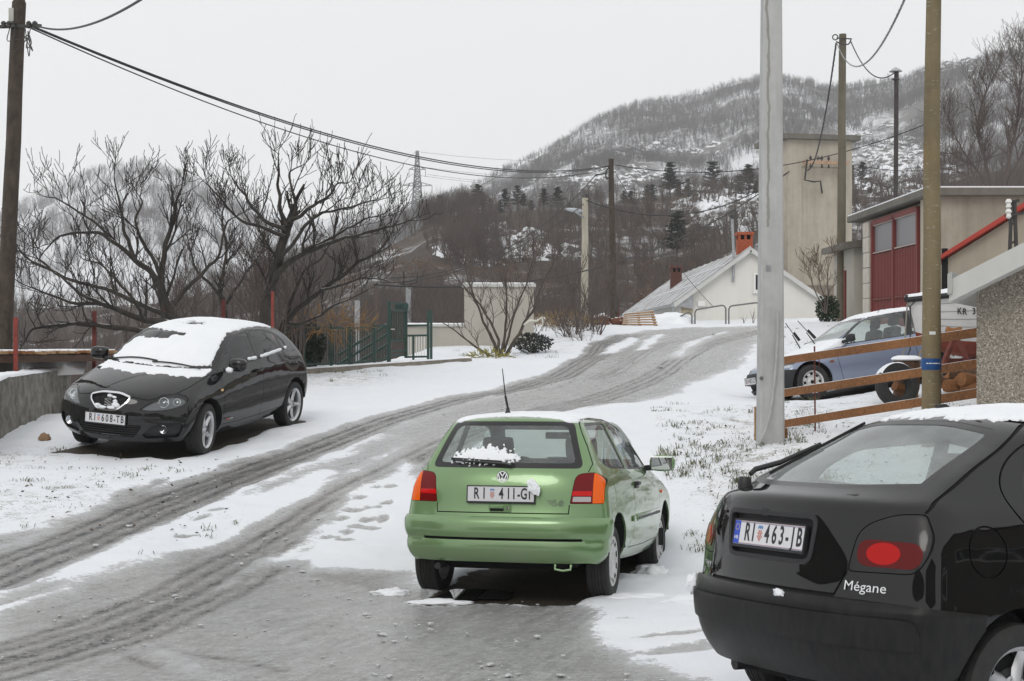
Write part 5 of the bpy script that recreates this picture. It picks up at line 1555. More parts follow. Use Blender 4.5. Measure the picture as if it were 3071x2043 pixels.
# ---------------------------------------------------------------- pale blue hatchback behind the plank rails
def build_civic():
 root = car_root('parked_car', POSE['civ'][0], POSE['civ'][1], 'pale blue three-door car with black bumper parked behind the wooden plank rails')
 K = paint('pale_blue_paint', (.215, .255, .355), .4, .36, damt=.3)
 rows = [
  (1.93,.20, 1.62,.74,.20, .78,.20, -1.72,.72,.24, -1.92,.24, 2.4,3),
  (1.99,.30, 1.64,.80,.30, .825,.31, -1.74,.79,.34, -1.98,.34, 2.4,3),
  (2.02,.42, 1.65,.825,.42, .842,.42, -1.74,.815,.46, -2.0,.46, 2.4,3),
  (2.01,.52, 1.64,.825,.51, .845,.51, -1.73,.82,.58, -2.0,.58, 2.4,3),
  (1.97,.58, 1.60,.815,.57, .842,.60, -1.72,.81,.68, -1.98,.68, 2.4,3),
  (1.93,.63, 1.54,.79,.63, .830,.70, -1.70,.785,.78, -1.95,.78, 2.4,3),
  (1.70,.69, 1.36,.76,.70, .805,.775, -1.67,.75,.85, -1.90,.86, 2.4,3),
  (1.38,.755, 1.10,.735,.755, .785,.805, -1.63,.715,.90, -1.86,.92, 2.4,3),
  (1.08,.82, .84,.715,.82, .760,.840, -1.58,.69,.95, -1.82,.97, 2.4,3),
  (.78,.97, .55,.675,.965, .705,.98, -1.48,.63,1.05, -1.72,1.07, 2.4,3),
  (.48,1.12, .26,.62,1.12, .645,1.135, -1.36,.57,1.14, -1.60,1.17, 2.4,3),
  (.26,1.225, .04,.56,1.225, .580,1.245, -1.24,.50,1.23, -1.46,1.25, 2.4,3),
  (.02,1.285, -.16,.31,1.285, .33,1.30, -1.0,.28,1.28, -1.2,1.285, 2,2),
  (-.1,1.298, -.3,0,1.305, 0,1.315, -.85,0,1.30, -1.0,1.297, 2,2)]
 B = Body(rows, 4, 5)
 ff = front_f(1.0, .05)
 B.cut('bumper', [(1.45,.0), (2.2,.0), (2.2,.555), (1.95,.545), (1.45,.515)], 'y', lambda c, n: c.x > 1.2 and c.z < .8, 'body')
 B.cut('rbumper', [(-1.45,.0), (-2.2,.0), (-2.2,.60), (-1.45,.55)], 'y', lambda c, n: c.x < -1.2 and c.z < .8, 'body')
 for sg in (1, -1):
  m = lambda P: [(p[0] * sg, p[1]) for p in P]
  hl = rpoly(m([(.36,.565), (.37,.628), (.70,.640), (.795,.632), (.80,.566)]), .012, 3)
  B.cut('lamp', hl, 'x', front_f(1.2, .02), 'body')
 B.cut('intake', rpoly([(-.60,.27), (.60,.27), (.62,.36), (-.62,.36)], .02, 3), 'x', ff, 'bumper')
 w = rpoly([(.690,.850), (.60,1.03), (.515,1.215), (.25,1.245), (-.25,1.245), (-.515,1.215), (-.60,1.03), (-.690,.850), (-.4,.835), (.4,.835)], .04, 3)
 B.cut('wind_seal', w, 'x', front_f(-.3, .1)); B.cut('windscreen', ipoly(w, .016), 'x', front_f(-.3, .1), 'wind_seal')
 B.cut('rwin', rpoly([(-.55,.98), (.55,.98), (.44,1.22), (-.44,1.22)], .04, 3), 'x', rear_f(-.9, -.1))
 B.side('arch', circ(1.285, .285, .345, 36), ['body', 'bumper'], .01); B.side('arch', circ(-1.285, .285, .345, 36), ['body', 'rbumper'], .01)
 s_ = rpoly([(.80,.822), (.62,.93), (.35,1.115), (.12,1.235), (-.05,1.258), (-1.05,1.245), (-1.30,1.10), (-1.42,.93), (-.5,.83)], [.01,.05,.1,.05,.05,.1,.1,.04,.1], 4)
 B.side('side_seal', s_)
 dw = rpoly([(.715,.842), (.34,1.095), (.11,1.215), (-.05,1.236), (-.545,1.234), (-.49,.842)], [.01,.1,.05,.05,.02,.02], 4)
 rw = rpoly([(-.645,1.234), (-1.04,1.222), (-1.28,1.08), (-1.37,.94), (-.60,.852)], [.02,.1,.1,.03,.02], 4)
 B.side('dwin', dw, 'side_seal'); B.side('rqwin', rw, 'side_seal')
 B.side('gap', strip(crv([(.84,.82), (.82,.74), (.80,.55), (.77,.35), (.745,.25)], 3), .008))
 B.side('gap', strip(crv([(-.56,.825), (-.58,.6), (-.62,.35), (-.66,.25)], 3), .008))
 B.side('gap', strip([(.745,.25), (-.66,.25)], .007))
 B.extract('body', K, root, 'body', 0, .014)
 blk = nmat('weathered_black_plastic', (.022, .023, .025), .55, 20, .3, .1, .003)
 B.extract('bumper', blk, root, 'front_bumper', .018, .03)
 B.extract('rbumper', blk, root, 'rear_bumper', .018, .03)
 B.extract('intake', M_GAP, root, 'lower_intake', -.03)
 B.extract('gap', M_GAP, root, 'panel_gap', -.009)
 B.extract(['side_seal', 'wind_seal'], M_SEAL, root, 'window_seal', -.002, .012)
 for sg in (1, -1):
  t = lambda c, g=sg: c.y * g > 0
  h = B.extract('lamp', M_CHROME, root, 'headlight', -.02, test=t)
  B.extract('lamp', M_CLEAR, h, 'lamp_cover', .002, .02, test=t)
  B.extract('dwin', M_GLASS, root, 'door_window', -.006, test=t)
  B.extract('rqwin', M_GLASS, root, 'rear_quarter_window', -.006, test=t)
  mirror(root, (.66, sg * .76, .865), (.56, sg * .905, .915), (.075, .105, .065), M_PLAS, -1)
  MB().box((.92, sg * .846, .575), (.065, .014, .032), bev=.004).build('side_indicator', pmat('brown_amber', (.22, .06, .02), .3), root, 40)
  MB().box((-.40, sg * .838, .70), (.16, .014, .05), bev=.005).build('door_handle', M_BLACK, root, 40)
 B.extract('windscreen', M_GLASS, root, 'windscreen', -.004)
 B.extract('rwin', M_GLASS, root, 'rear_window', -.004)
 B.extract(['body', 'gap'], M_INT, root, 'inner_lining', -.022, flip=True, test=lambda c: c.z > .45)
 for x in (-1.285, 1.285): arch_liner(root, x, .350, .50, .80, .285)
 underbody(root, -1.7, 1.75, .58, None, .20, .40)
 cabin(root, -1.5, 1.0, .66, .30, .55, -.10, -1.05, .80)
 for (x, sg) in ((-1.285, 1), (-1.285, -1), (1.285, 1), (1.285, -1)):
  wheel(root, x, sg * .735, .285, .18, 'steel', sg, .05 if x > 0 else 0, rim_r=.178)
 chars = [('R', -.195), ('I', -.145), ('4', -.030), ('0', .022), ('2', .074), ('-', .118), ('C', .160), ('I', .206)]
 pm = FACE_FRONT(2.045, -.02, .435, -.05)
 pl = plate(root, pm, '', chars=chars, xs=.60, size=.115)
 shield(pl, pm, -.085, (M_PRED, M_PBLU, M_PLATE))
 for (a, b, y) in (((.99,.87), (1.20,1.34), -.22), ((.90,.86), (1.18,1.33), .28)):
  wv = MB()
  wv.tube([(a[0], y, a[1] - .02), (a[0] + (b[0] - a[0]) * .55, y, a[1] + (b[1] - a[1]) * .55)], [.012, .008], 6)
  wv.tube([(a[0] + (b[0] - a[0]) * .18, y + .03, a[1] + (b[1] - a[1]) * .30), (b[0], y + .01, b[1])], .007, 5)
  wv.bar((a[0] + (b[0] - a[0]) * .15 - .02, y + .03, a[1] + (b[1] - a[1]) * .30), (a[0] + (b[0] - a[0]) * .55 - .02, y + .02, a[1] + (b[1] - a[1]) * .62), .012, .045)
  wv.build('wiper', M_BLACK, root, 50)
 MB().tube([B.cast((-.15, .45, 3), (0, 0, -1)), Vector((-.52, .48, 1.56))], [.004, .0025], 5).build('roof_aerial', M_BLACK, root)
 def bonnet(c, n):
  e = .03 * nz(c.x, c.y, 0, 5, 4)
  return min(.74 - abs(c.y) + e * .5, 1.90 - c.x, c.x - .60, .2)
 B.snow(bonnet, M_SNOW, root, .03, 1, name='snow_on_bonnet', test=lambda c: c.x > .6 and c.z > .64 and c.z < .93)
 def ws(c, n):
  e = .03 * nz(c.x, c.y, c.z, 6, 4)
  return min(.655 - (c.z - .85) * .35 - abs(c.y), 1.02 + .10 * c.y - c.z + e, .2)
 B.snow(ws, M_SNOWG, root, .022, 1, name='snow_on_windscreen', test=lambda c: c.x > .2 and .82 < c.z < 1.15)
 B.snow(lambda c, n: min(c.z - 1.232 + .02 * nz(c.x, c.y, c.z, 7), .56 - abs(c.y), .2), M_SNOW, root, .022, 1, name='snow_on_roof', test=lambda c: c.z > 1.2)
 return root
# ================================================================ hills, woods, haze
def T_(u, v): return ((u - 1178) / 3273.0, (784 - v) / 3273.0)
def hill(name, ridge, D0, z0, Dr, back, mat, label, nx=170, nt=46, shape=1.0, rough=.05, dv=None, u0=-700, u1=3100):
 """a slope facing the viewpoint: foot at distance D0, crest at distance Dr with the given skyline"""
 ru = [r[0] for r in ridge]; rv = [r[1] for r in ridge]
 us = np.linspace(u0, u1, nx)
 V = np.zeros((nx, nt + 6, 3))
 for i, u in enumerate(us):
  v = np.interp(u, ru, rv)
  tx, te = T_(u, v)
  dr = Dr * (1 + .10 * math.sin(u * .004 + 1.3) + .05 * math.sin(u * .013))
  zr = 2 + te * dr
  for k in range(nt):
   t = k / (nt - 1)
   D = D0 + (dr - D0) * t
   z = z0 + (zr - z0) * (t ** shape)
   w = math.sin(math.pi * t) ** .8
   z += w * (zr - z0) * rough * 2.2 * nz(tx * D * .012, D * .012, 3.1, 1, 4) + w * 3.0 * nz(tx * D * .06, D * .06, 1.0, 1, 3) * min(1, D / 300)
   V[i, k] = (tx * D, D, z)
  for k in range(6):
   D = dr + back * (k + 1) / 6
   V[i, nt + k] = (tx * D, D, zr - (zr - z0) * .9 * ((k + 1) / 6) ** 1.3)
 n2 = nt + 6
 idx = np.arange(nx * n2).reshape(nx, n2)
 F = np.stack([idx[:-1, :-1], idx[1:, :-1], idx[1:, 1:], idx[:-1, 1:]], -1).reshape(-1, 4)
 o = mk(name, V.reshape(-1, 3), F.tolist(), mat, None, True)
 tag(o, label, None, None, 'structure')
 def sample(u, t):
  fi = (u - u0) / (u1 - u0) * (nx - 1); i = int(max(0, min(nx - 2, fi))); a = fi - i
  fk = t * (nt - 1); k = int(max(0, min(nt - 2, fk))); b = fk - k
  p = V[i, k] * (1 - a) * (1 - b) + V[i + 1, k] * a * (1 - b) + V[i, k + 1] * (1 - a) * b + V[i + 1, k + 1] * a * b
  return Vector(p)
 return sample
def hill_mat(name, snowc, rockc, scale, cover, col3=None):
 m = pmat(name, snowc, .9, spec=.1)
 t = NT(m); g = t.co('Object')
 a = t.noise(g, scale, 7, .68, .3); b = t.noise(g, scale * 9, 5, .7)
 f = t.math('ADD', t.math('MULTIPLY', a, .7), t.math('MULTIPLY', b, .3))
 c = t.mix(t.ramp(f, [(cover - .06, 0), (cover + .05, 1)]), rockc, snowc)
 if col3:
  d = t.noise(g, scale * .6, 4, .6)
  c = t.mix(t.ramp(d, [(.5, 0), (.62, .8)]), c, col3)
 t.col(c); t.bump(f, .6, 1.2)
 return m
def bare_tree_mesh(seed, h=8.0, nb=9, lev=3, r0=.14, spread=.75, sides=3, name='bare_tree_variant', up=.25, taper=.62, kids=5):
 rnd = random.Random(seed)
 b = MB()
 def grow(p, d, L, r, lv):
  n = 3 if lv else 5
  pts = [p.copy()]; rad = [r]; q = p.copy(); dd_ = d.copy()
  for i in range(n):
   dd_ = (dd_ + Vector((rnd.gauss(0, .13), rnd.gauss(0, .13), rnd.gauss(0, .08) + up * .35))).normalized()
   q = q + dd_ * (L / n); pts.append(q.copy()); rad.append(r * (1 - .75 * (i + 1) / n))
  b.tube(pts, rad, sides if lv else 5, False)
  if lv >= lev: return
  m = nb if lv == 0 else kids
  for k in range(m):
   t = (.30 if lv == 0 else .18) + (.70 if lv == 0 else .8) * (k + rnd.random()) / m
   f = t * n; i = min(int(f), n - 1); a = f - i
   s = pts[i].lerp(pts[i + 1], a)
   ax = (pts[i + 1] - pts[i]).normalized()
   az = rnd.random() * 6.283
   per = ax.cross(Vector((math.cos(az), math.sin(az), .1))).normalized()
   nd = (ax * (1 - spread * .55) + per * spread + Vector((0, 0, up))).normalized()
   grow(s, nd, L * rnd.uniform(.42, .66) * (1.1 - .45 * t), max(.007, r * (1 - .7 * t) * taper), lv + 1)
 grow(Vector((0, 0, -.3)), Vector((rnd.gauss(0, .06), rnd.gauss(0, .06), 1)), h * .78, r0, 0)
 return b
def scatter(name, label, pts, variants, mat):
 """one mass of trees as instances of a few variants; pts: (x, y, z, scale, rot, index)"""
 vc = bpy.data.collections.new(name + '_variants')
 for i, b in enumerate(variants):
  me = mesh_of('%s_variant_%02d' % (name, i), b.v, b.f, [mat] if mat else [], False)
  vc.objects.link(bpy.data.objects.new('%s_variant_%02d' % (name, i), me))
 P = np.array(pts)
 me = bpy.data.meshes.new(name)
 me.vertices.add(len(P)); me.vertices.foreach_set('co', P[:, :3].astype(np.float32).ravel())
 for an, ty, c in (('sc', 'FLOAT', 3), ('rz', 'FLOAT', 4)):
  at_ = me.attributes.new(an, ty, 'POINT'); at_.data.foreach_set('value', P[:, c].astype(np.float32))
 at_ = me.attributes.new('ix', 'INT', 'POINT'); at_.data.foreach_set('value', P[:, 5].astype(np.int32))
 me.update()
 o = link(bpy.data.objects.new(name, me))
 ng = bpy.data.node_groups.new(name + '_scatter', 'GeometryNodeTree')
 ng.interface.new_socket('Geometry', in_out='INPUT', socket_type='NodeSocketGeometry')
 ng.interface.new_socket('Geometry', in_out='OUTPUT', socket_type='NodeSocketGeometry')
 N = ng.nodes; L = ng.links
 gi = N.new('NodeGroupInput'); go = N.new('NodeGroupOutput')
 iop = N.new('GeometryNodeInstanceOnPoints'); ci = N.new('GeometryNodeCollectionInfo')
 ci.inputs['Collection'].default_value = vc; ci.inputs['Separate Children'].default_value = True; ci.inputs['Reset Children'].default_value = True
 def na(nm, ty):
  q = N.new('GeometryNodeInputNamedAttribute'); q.data_type = ty; q.inputs['Name'].default_value = nm; return q.outputs['Attribute']
 cx = N.new('ShaderNodeCombineXYZ'); L.new(na('rz', 'FLOAT'), cx.inputs[2])
 er = N.new('FunctionNodeEulerToRotation'); L.new(cx.outputs[0], er.inputs[0])
 L.new(gi.outputs[0], iop.inputs['Points']); L.new(ci.outputs[0], iop.inputs['Instance'])
 iop.inputs['Pick Instance'].default_value = True
 L.new(na('ix', 'INT'), iop.inputs['Instance Index']); L.new(er.outputs[0], iop.inputs['Rotation'])
 sx = N.new('ShaderNodeCombineXYZ'); s_ = na('sc', 'FLOAT')
 for k in range(3): L.new(s_, sx.inputs[k])
 L.new(sx.outputs[0], iop.inputs['Scale']); L.new(iop.outputs[0], go.inputs[0])
 md = o.modifiers.new('scatter', 'NODES'); md.node_group = ng
 return tag(o, label, None, None, 'stuff')
M_BARK = nmat('grey_bark', (.085, .076, .070), .9, 14, .45, .4, .01, col2=(.04, .036, .034))
M_BARKF = pmat('far_bark', (.088, .082, .082), .95)
M_BARKB = pmat('brown_twigs', (.095, .076, .068), .95)
M_RUST = nmat('dead_oak_leaves', (.15, .088, .052), .9, 30, .4, 0)
def build_hills():
 rnd = random.Random(5)
 far_m = hill_mat('far_slope', (.72, .74, .77), (.16, .155, .15), .016, .51)
 left = hill('hill', [(-700, 600), (-200, 560), (0, 500), (25, 488), (100, 445), (160, 420), (230, 395), (310, 386), (400, 402), (450, 425), (520, 452), (600, 482), (700, 500), (800, 507), (900, 500), (1000, 480), (1200, 480), (1500, 520), (3100, 560)],
    420, -16, 1050, 500, hill_mat('left_slope', (.74, .76, .79), (.20, .195, .19), .014, .40), 'snowy hill far behind the bare trees on the left')
 right = hill('mountain', [(-700, 640), (400, 600), (800, 545), (900, 515), (960, 484), (1000, 465), (1100, 428), (1180, 388), (1250, 358), (1300, 328), (1350, 293), (1400, 270), (1450, 248), (1500, 238), (1560, 228), (1640, 210), (1700, 193), (1740, 186), (1805, 185), (1850, 193), (1900, 206), (1960, 203), (2000, 195), (2050, 188), (2120, 168), (2200, 148), (2280, 135), (2357, 128), (2600, 110), (3100, 120)],
     300, -14, 860, 500, far_m, 'wooded mountain dusted with snow behind the houses', shape=1.05, rough=.018)
 near_m = hill_mat('near_slope', (.62, .63, .64), (.075, .063, .055), .09, .585, (.10, .082, .066))
 near = hill('wooded_slope', [(-700, 730), (0, 712), (200, 708), (350, 700), (500, 672), (620, 640), (750, 612), (850, 590), (940, 545), (1000, 500), (1100, 492), (1250, 482), (1400, 470), (1500, 452), (1600, 438), (1740, 425), (1900, 420), (2100, 400), (2357, 390), (3100, 380)],
    62, -9, 215, 140, near_m, 'brown wooded slope with snow patches behind the road crest', nx=200, nt=60, shape=.9, rough=.03)
 V1 = [bare_tree_mesh(s, 8, 9, 2, .15, .72, kids=5) for s in range(6)]
 pts = []
 n = 0
 while n < 31000:
  u = rnd.uniform(760, 2450); t = rnd.random() ** .9 if n % 2 else rnd.uniform(.45, 1.0)
  p = right(u, t)
  v = 784 - (p.z - 2) / p.y * 3273
  d = nz(p.x * .02, p.y * .02, 7.7, 1, 4)
  thr = -.10
  for (cu, cv_, ru, rv_) in ((1480, 350, 90, 9), (1400, 415, 160, 22), (1990, 245, 60, 18), (2030, 400, 130, 60), (2260, 150, 70, 10)):
   if ((u - cu) / ru) ** 2 + ((v - cv_) / rv_) ** 2 < 1: thr = .35
  if d < thr - rnd.random() * .35: continue
  pts.append((p.x, p.y, p.z, rnd.uniform(.42, .85), rnd.random() * 6.28, rnd.randrange(6))); n += 1
 scatter('far_wood', 'bare grey wood covering the mountain', pts, V1, M_BARKF)
 pts = []; n = 0
 while n < 6500:
  u = rnd.uniform(-60, 1050); t = rnd.random() ** .8
  p = left(u, t)
  d = nz(p.x * .007, p.y * .007, 2.7, 1, 4)
  if d < .02 - rnd.random() * .3: continue
  pts.append((p.x, p.y, p.z, rnd.uniform(.7, 1.3), rnd.random() * 6.28, rnd.randrange(6))); n += 1
 scatter('hill_wood', 'sparse bare wood on the left hill', pts, V1, M_BARKF)
 V2 = [bare_tree_mesh(50 + s, 7, 10, 2, .11, .62, kids=7, up=.35) for s in range(6)]
 pts = []; n = 0
 while n < 6200:
  u = rnd.uniform(-80, 2420) if n % 4 else rnd.uniform(600, 1150); t = rnd.random() ** 1.15 if n % 4 else rnd.uniform(.3, 1.0)
  p = near(u, t)
  v = 784 - (p.z - 2) / p.y * 3273
  thr = -.22
  for (cu, cv_, ru, rv_) in ((1640, 490, 110, 60), (1480, 505, 90, 20), (2030, 430, 110, 60)):
   if ((u - cu) / ru) ** 2 + ((v - cv_) / rv_) ** 2 < 1: thr = .22
  if nz(p.x * .03, p.y * .03, 4.2, 1, 3) < thr - rnd.random() * .2: continue
  pts.append((p.x, p.y, p.z, rnd.uniform(.26, .58) * (1 + .25 * (p.y > 140)), rnd.random() * 6.28, rnd.randrange(6))); n += 1
 scatter('near_wood', 'dense bare brown wood on the slope behind the road', pts, V2, M_BARKB)
 def scrub(seed):
  r = random.Random(seed); b = MB()
  for k in range(260):
   a = r.random() * 6.28; el = r.random(); rr = .9 * (r.random() ** .5)
   c = Vector((rr * math.cos(a), rr * math.sin(a), .3 + 1.6 * el * (1 - .4 * rr)))
   w = r.uniform(.05, .12)
   e1 = Vector((r.gauss(0, 1), r.gauss(0, 1), r.gauss(0, 1))).normalized() * w; e2 = Vector((r.gauss(0, 1), r.gauss(0, 1), r.gauss(0, 1))).normalized() * w
   b.add([c, c + e1, c + e1 + e2, c + e2 * .9], [(0, 1, 2, 3)])
  return b
 pts = []
 for k in range(260):
  u = rnd.choice([rnd.gauss(1150, 150), rnd.gauss(1450, 90), rnd.gauss(800, 200), rnd.uniform(1900, 2300), rnd.gauss(1500, 80)]); t = rnd.uniform(.15, .8)
  p = near(max(-100, min(2400, u)), t)
  pts.append((p.x, p.y, p.z, rnd.uniform(.5, 1.3), rnd.random() * 6.28, rnd.randrange(4)))
 scatter('oak_scrub', 'rusty brown oak scrub among the bare trees', pts, [scrub(i) for i in range(4)], M_RUST)
 def rock_b(seed):
  bm = bmesh.new(); bmesh.ops.create_icosphere(bm, subdivisions=3, radius=1)
  for v in bm.verts:
   c = v.co.copy(); k = 1 + .5 * nz(c.x + seed * 3, c.y, c.z, 1.3, 4)
   v.co = Vector((c.x * k * 1.5, c.y * k, c.z * k * .8))
  bm.verts.index_update()
  b = MB().add([v.co.copy() for v in bm.verts], [[v.index for v in f.verts] for f in bm.faces]); bm.free(); return b
 rm = pmat('snowy_limestone', (.4, .4, .4), .9, spec=.1); t = NT(rm)
 nzv = t.sep(t.normal())[2]
 f = t.math('ADD', nzv, t.math('MULTIPLY', t.math('SUBTRACT', t.noise(t.co(), 2.5, 5, .7), .5), 1.2))
 t.col(t.mix(t.ramp(f, [(.30, 0), (.50, 1)]), (.22, .215, .205), (.80, .82, .85)))
 pts = []
 for k in range(260):
  s = k % 2 if k % 9 else 2
  if s == 0: u, v_ = rnd.gauss(1660, 45), rnd.gauss(480, 28)
  elif s == 1: u, v_ = rnd.gauss(2040, 60), rnd.gauss(400, 40)
  else: u, v_ = rnd.gauss(1190, 60), rnd.gauss(575, 20)
  best = min((abs((784 - (near(u, q / 40).z - 2) / near(u, q / 40).y * 3273) - v_), q / 40) for q in range(4, 41))[1]
  p = near(u, best)
  pts.append((p.x, p.y, p.z - .2, rnd.uniform(.5, 1.9), rnd.random() * 6.28, rnd.randrange(4)))
 scatter('limestone_outcrops', 'pale limestone rocks with snow on the slope', pts, [rock_b(i) for i in range(4)], rm)
 pts = []
 for k in range(420):
  u, v_ = rnd.choice([(rnd.gauss(2040, 75), rnd.gauss(385, 50)), (rnd.gauss(2040, 75), rnd.gauss(385, 50)), (rnd.gauss(1470, 60), rnd.gauss(350, 6)), (rnd.gauss(1400, 130), rnd.gauss(415, 15)), (rnd.gauss(2260, 60), rnd.gauss(152, 8))])
  best = min((abs((784 - (right(u, q / 40).z - 2) / right(u, q / 40).y * 3273) - v_), q / 40) for q in range(2, 41))[1]
  p = right(u, best)
  pts.append((p.x, p.y, p.z - .5, rnd.uniform(1.2, 3.6), rnd.random() * 6.28, rnd.randrange(4)))
 scatter('mountain_rocks', 'snowy rocks scattered over the mountain', pts, [rock_b(10 + i) for i in range(4)], rm)
 return near, right, left
M_NEEDLE = nmat('dark_pine_needles', (.016, .024, .017), .9, 4, .5, 0, col2=(.007, .012, .009))
def pine_mesh(seed, h=9.0):
 r = random.Random(seed)
 tr = MB(); cr = MB()
 P = [Vector((0, 0, -.4)), Vector((r.gauss(0, .08), 0, h * .4)), Vector((r.gauss(0, .15), r.gauss(0, .1), h * .95))]
 tr.tube(P, [.17, .12, .03], 6)
 nl = 11
 for k in range(nl):
  t = .28 + .70 * k / (nl - 1)
  z = h * t
  R_ = h * .27 * (1 - (t - .28) / .78) ** .75 + .18
  m = r.randint(4, 6)
  for j in range(m):
   a = 6.283 * (j + r.random() * .8) / m
   L = R_ * r.uniform(.6, 1.15)
   c = Vector((math.cos(a), math.sin(a), r.uniform(-.05, .45))); z = h * t + r.gauss(0, .24)
   tr.tube([Vector((0, 0, z)), c * L + Vector((0, 0, z))], [.035, .012], 3, False)
   for q in range(62):
    s = r.uniform(.15, 1.05)
    o = Vector((c.x * L * s, c.y * L * s, z + c.z * L * s)) + Vector((r.gauss(0, .20), r.gauss(0, .20), r.gauss(0, .07)))
    w = r.uniform(.20, .42)
    d1 = Vector((r.gauss(0, 1), r.gauss(0, 1), r.gauss(.5, .4))).normalized() * w
    d2 = d1.cross(Vector((r.gauss(0, 1), r.gauss(0, 1), r.gauss(0, 1)))).normalized() * w * .35
    cr.add([o - d2, o + d2, o + d1], [(0, 1, 2)])
 return tr, cr
def build_pines(near):
 protos = []
 for s in range(4):
  tr, cr = pine_mesh(s)
  protos.append((mesh_of('trunk', tr.v, tr.f, M_BARK), mesh_of('crown', cr.v, cr.f, M_NEEDLE)))
 spots = [(985, 496, 40), (1012, 490, 36), (1045, 486, 44), (1072, 488, 48), (1100, 486, 50), (1128, 490, 44), (1162, 482, 50), (1190, 486, 44), (1222, 492, 40), (1252, 486, 46), (1283, 488, 44), (1310, 492, 36), (1436, 480, 36), (1452, 484, 32), (1490, 470, 62), (1500, 478, 50), (1542, 460, 64), (1562, 462, 60), (1583, 466, 50), (1640, 452, 62), (1668, 450, 60), (1700, 458, 52), (1722, 452, 58), (1742, 456, 54), (1558, 600, 108), (1150, 500, 30), (1385, 488, 30), (1350, 486, 34), (1205, 478, 30), (1960, 425, 60), (1985, 430, 50)]
 order = sorted(range(len(spots)), key=lambda k: spots[k][0])
 ORD = ['1st', '2nd', '3rd'] + ['%dth' % k for k in range(4, 21)] + ['21st', '22nd', '23rd'] + ['%dth' % k for k in range(24, 40)]
 WHERE = {k: ORD[r] + ' pine counted from the left' for r, k in enumerate(order)}
 for i, (u, v, hp) in enumerate(spots):
  best = min((abs((784 - (near(u, q / 60).z - 2) / near(u, q / 60).y * 3273) - v), q / 60) for q in range(2, 61))[1]
  p = near(u, best)
  h = hp * (.92 + .30 * math.sin(i * 2.1)) / 3273 * p.y
  root = empty('pine_tree', (p.x, p.y, p.z), i * 1.7)
  sc = h / 9.0
  root.scale = (sc * 1.35, sc * 1.35, sc * 1.1)
  big = hp > 100
  tag(root, 'large dark pine standing alone in front of the bare wood above the white house' if big else ('dark pine on the slope, %s' % WHERE[i]), 'pine', 'dark pines along the slope')
  a, b = protos[i % 4]
  link(bpy.data.objects.new('trunk', a), root); link(bpy.data.objects.new('crown', b), root)
def build_haze():
 m = bpy.data.materials.new('haze_air'); m.use_nodes = True
 nt = m.node_tree; nt.nodes.remove(nt.nodes['Principled BSDF'])
 v = nt.nodes.new('ShaderNodeVolumePrincipled')
 v.inputs['Color'].default_value = (.985, .99, 1.0, 1); v.inputs['Density'].default_value = .00038; v.inputs['Anisotropy'].default_value = .2
 nt.links.new(v.outputs[0], nt.nodes['Material Output'].inputs['Volume'])
 x0, x1, y0, y1, z0, z1 = -1900, 1900, -60, 2000, -30, 330
 vs = [(x, y, z) for x in (x0, x1) for y in (y0, y1) for z in (z0, z1)]
 o = mk('haze', vs, [(0, 1, 3, 2), (4, 6, 7, 5), (0, 4, 5, 1), (2, 3, 7, 6), (0, 2, 6, 4), (1, 5, 7, 3)], m)
 tag(o, 'thin winter haze over the whole valley', None, None, 'stuff')
# ================================================================ trees and plants near the road
def at(u, v, D):
 """a point at distance D (metres along the view axis) from the sightline through the photograph's (u, v)"""
 return Vector(((u - 1178) / 3273.0 * D, D, 2 + (784 - v) / 3273.0 * D))
def on_ground(u, D):
 x = (u - 1178) / 3273.0 * D
 return Vector((x, D, gz(x, D)))
def limb_mat(name, c1, c2, snow=.72, amt=1.0):
 m = pmat(name, c1, .85, spec=.35); t = NT(m); g = t.co('Object')
 a = t.noise(t.mp(g, (1, 1, .5)), 9, 6, .65)
 base = t.mix(t.ramp(a, [(.3, 0), (.7, 1)]), c2, c1)
 z = t.sep(t.normal())[2]
 f = t.math('ADD', z, t.math('MULTIPLY', t.math('SUBTRACT', t.noise(g, 3.0, 5, .7), .5), 1.4))
 sn = t.math('MULTIPLY', t.ramp(f, [(snow + .10, 0), (snow + .28, 1)]), amt)
 t.col(t.mix(sn, base, (.80, .82, .84)))
 t.bump(a, .5, .015)
 return m
M_FIG = limb_mat('fig_bark', (.055, .048, .041), (.020, .017, .014), .78, .9)
M_TWIG = pmat('dark_twig', (.026, .021, .018), .8)
def smooth_limb(P, seg=5):
 return [Vector(p) for p in crv([tuple(p) for p in P], seg)]
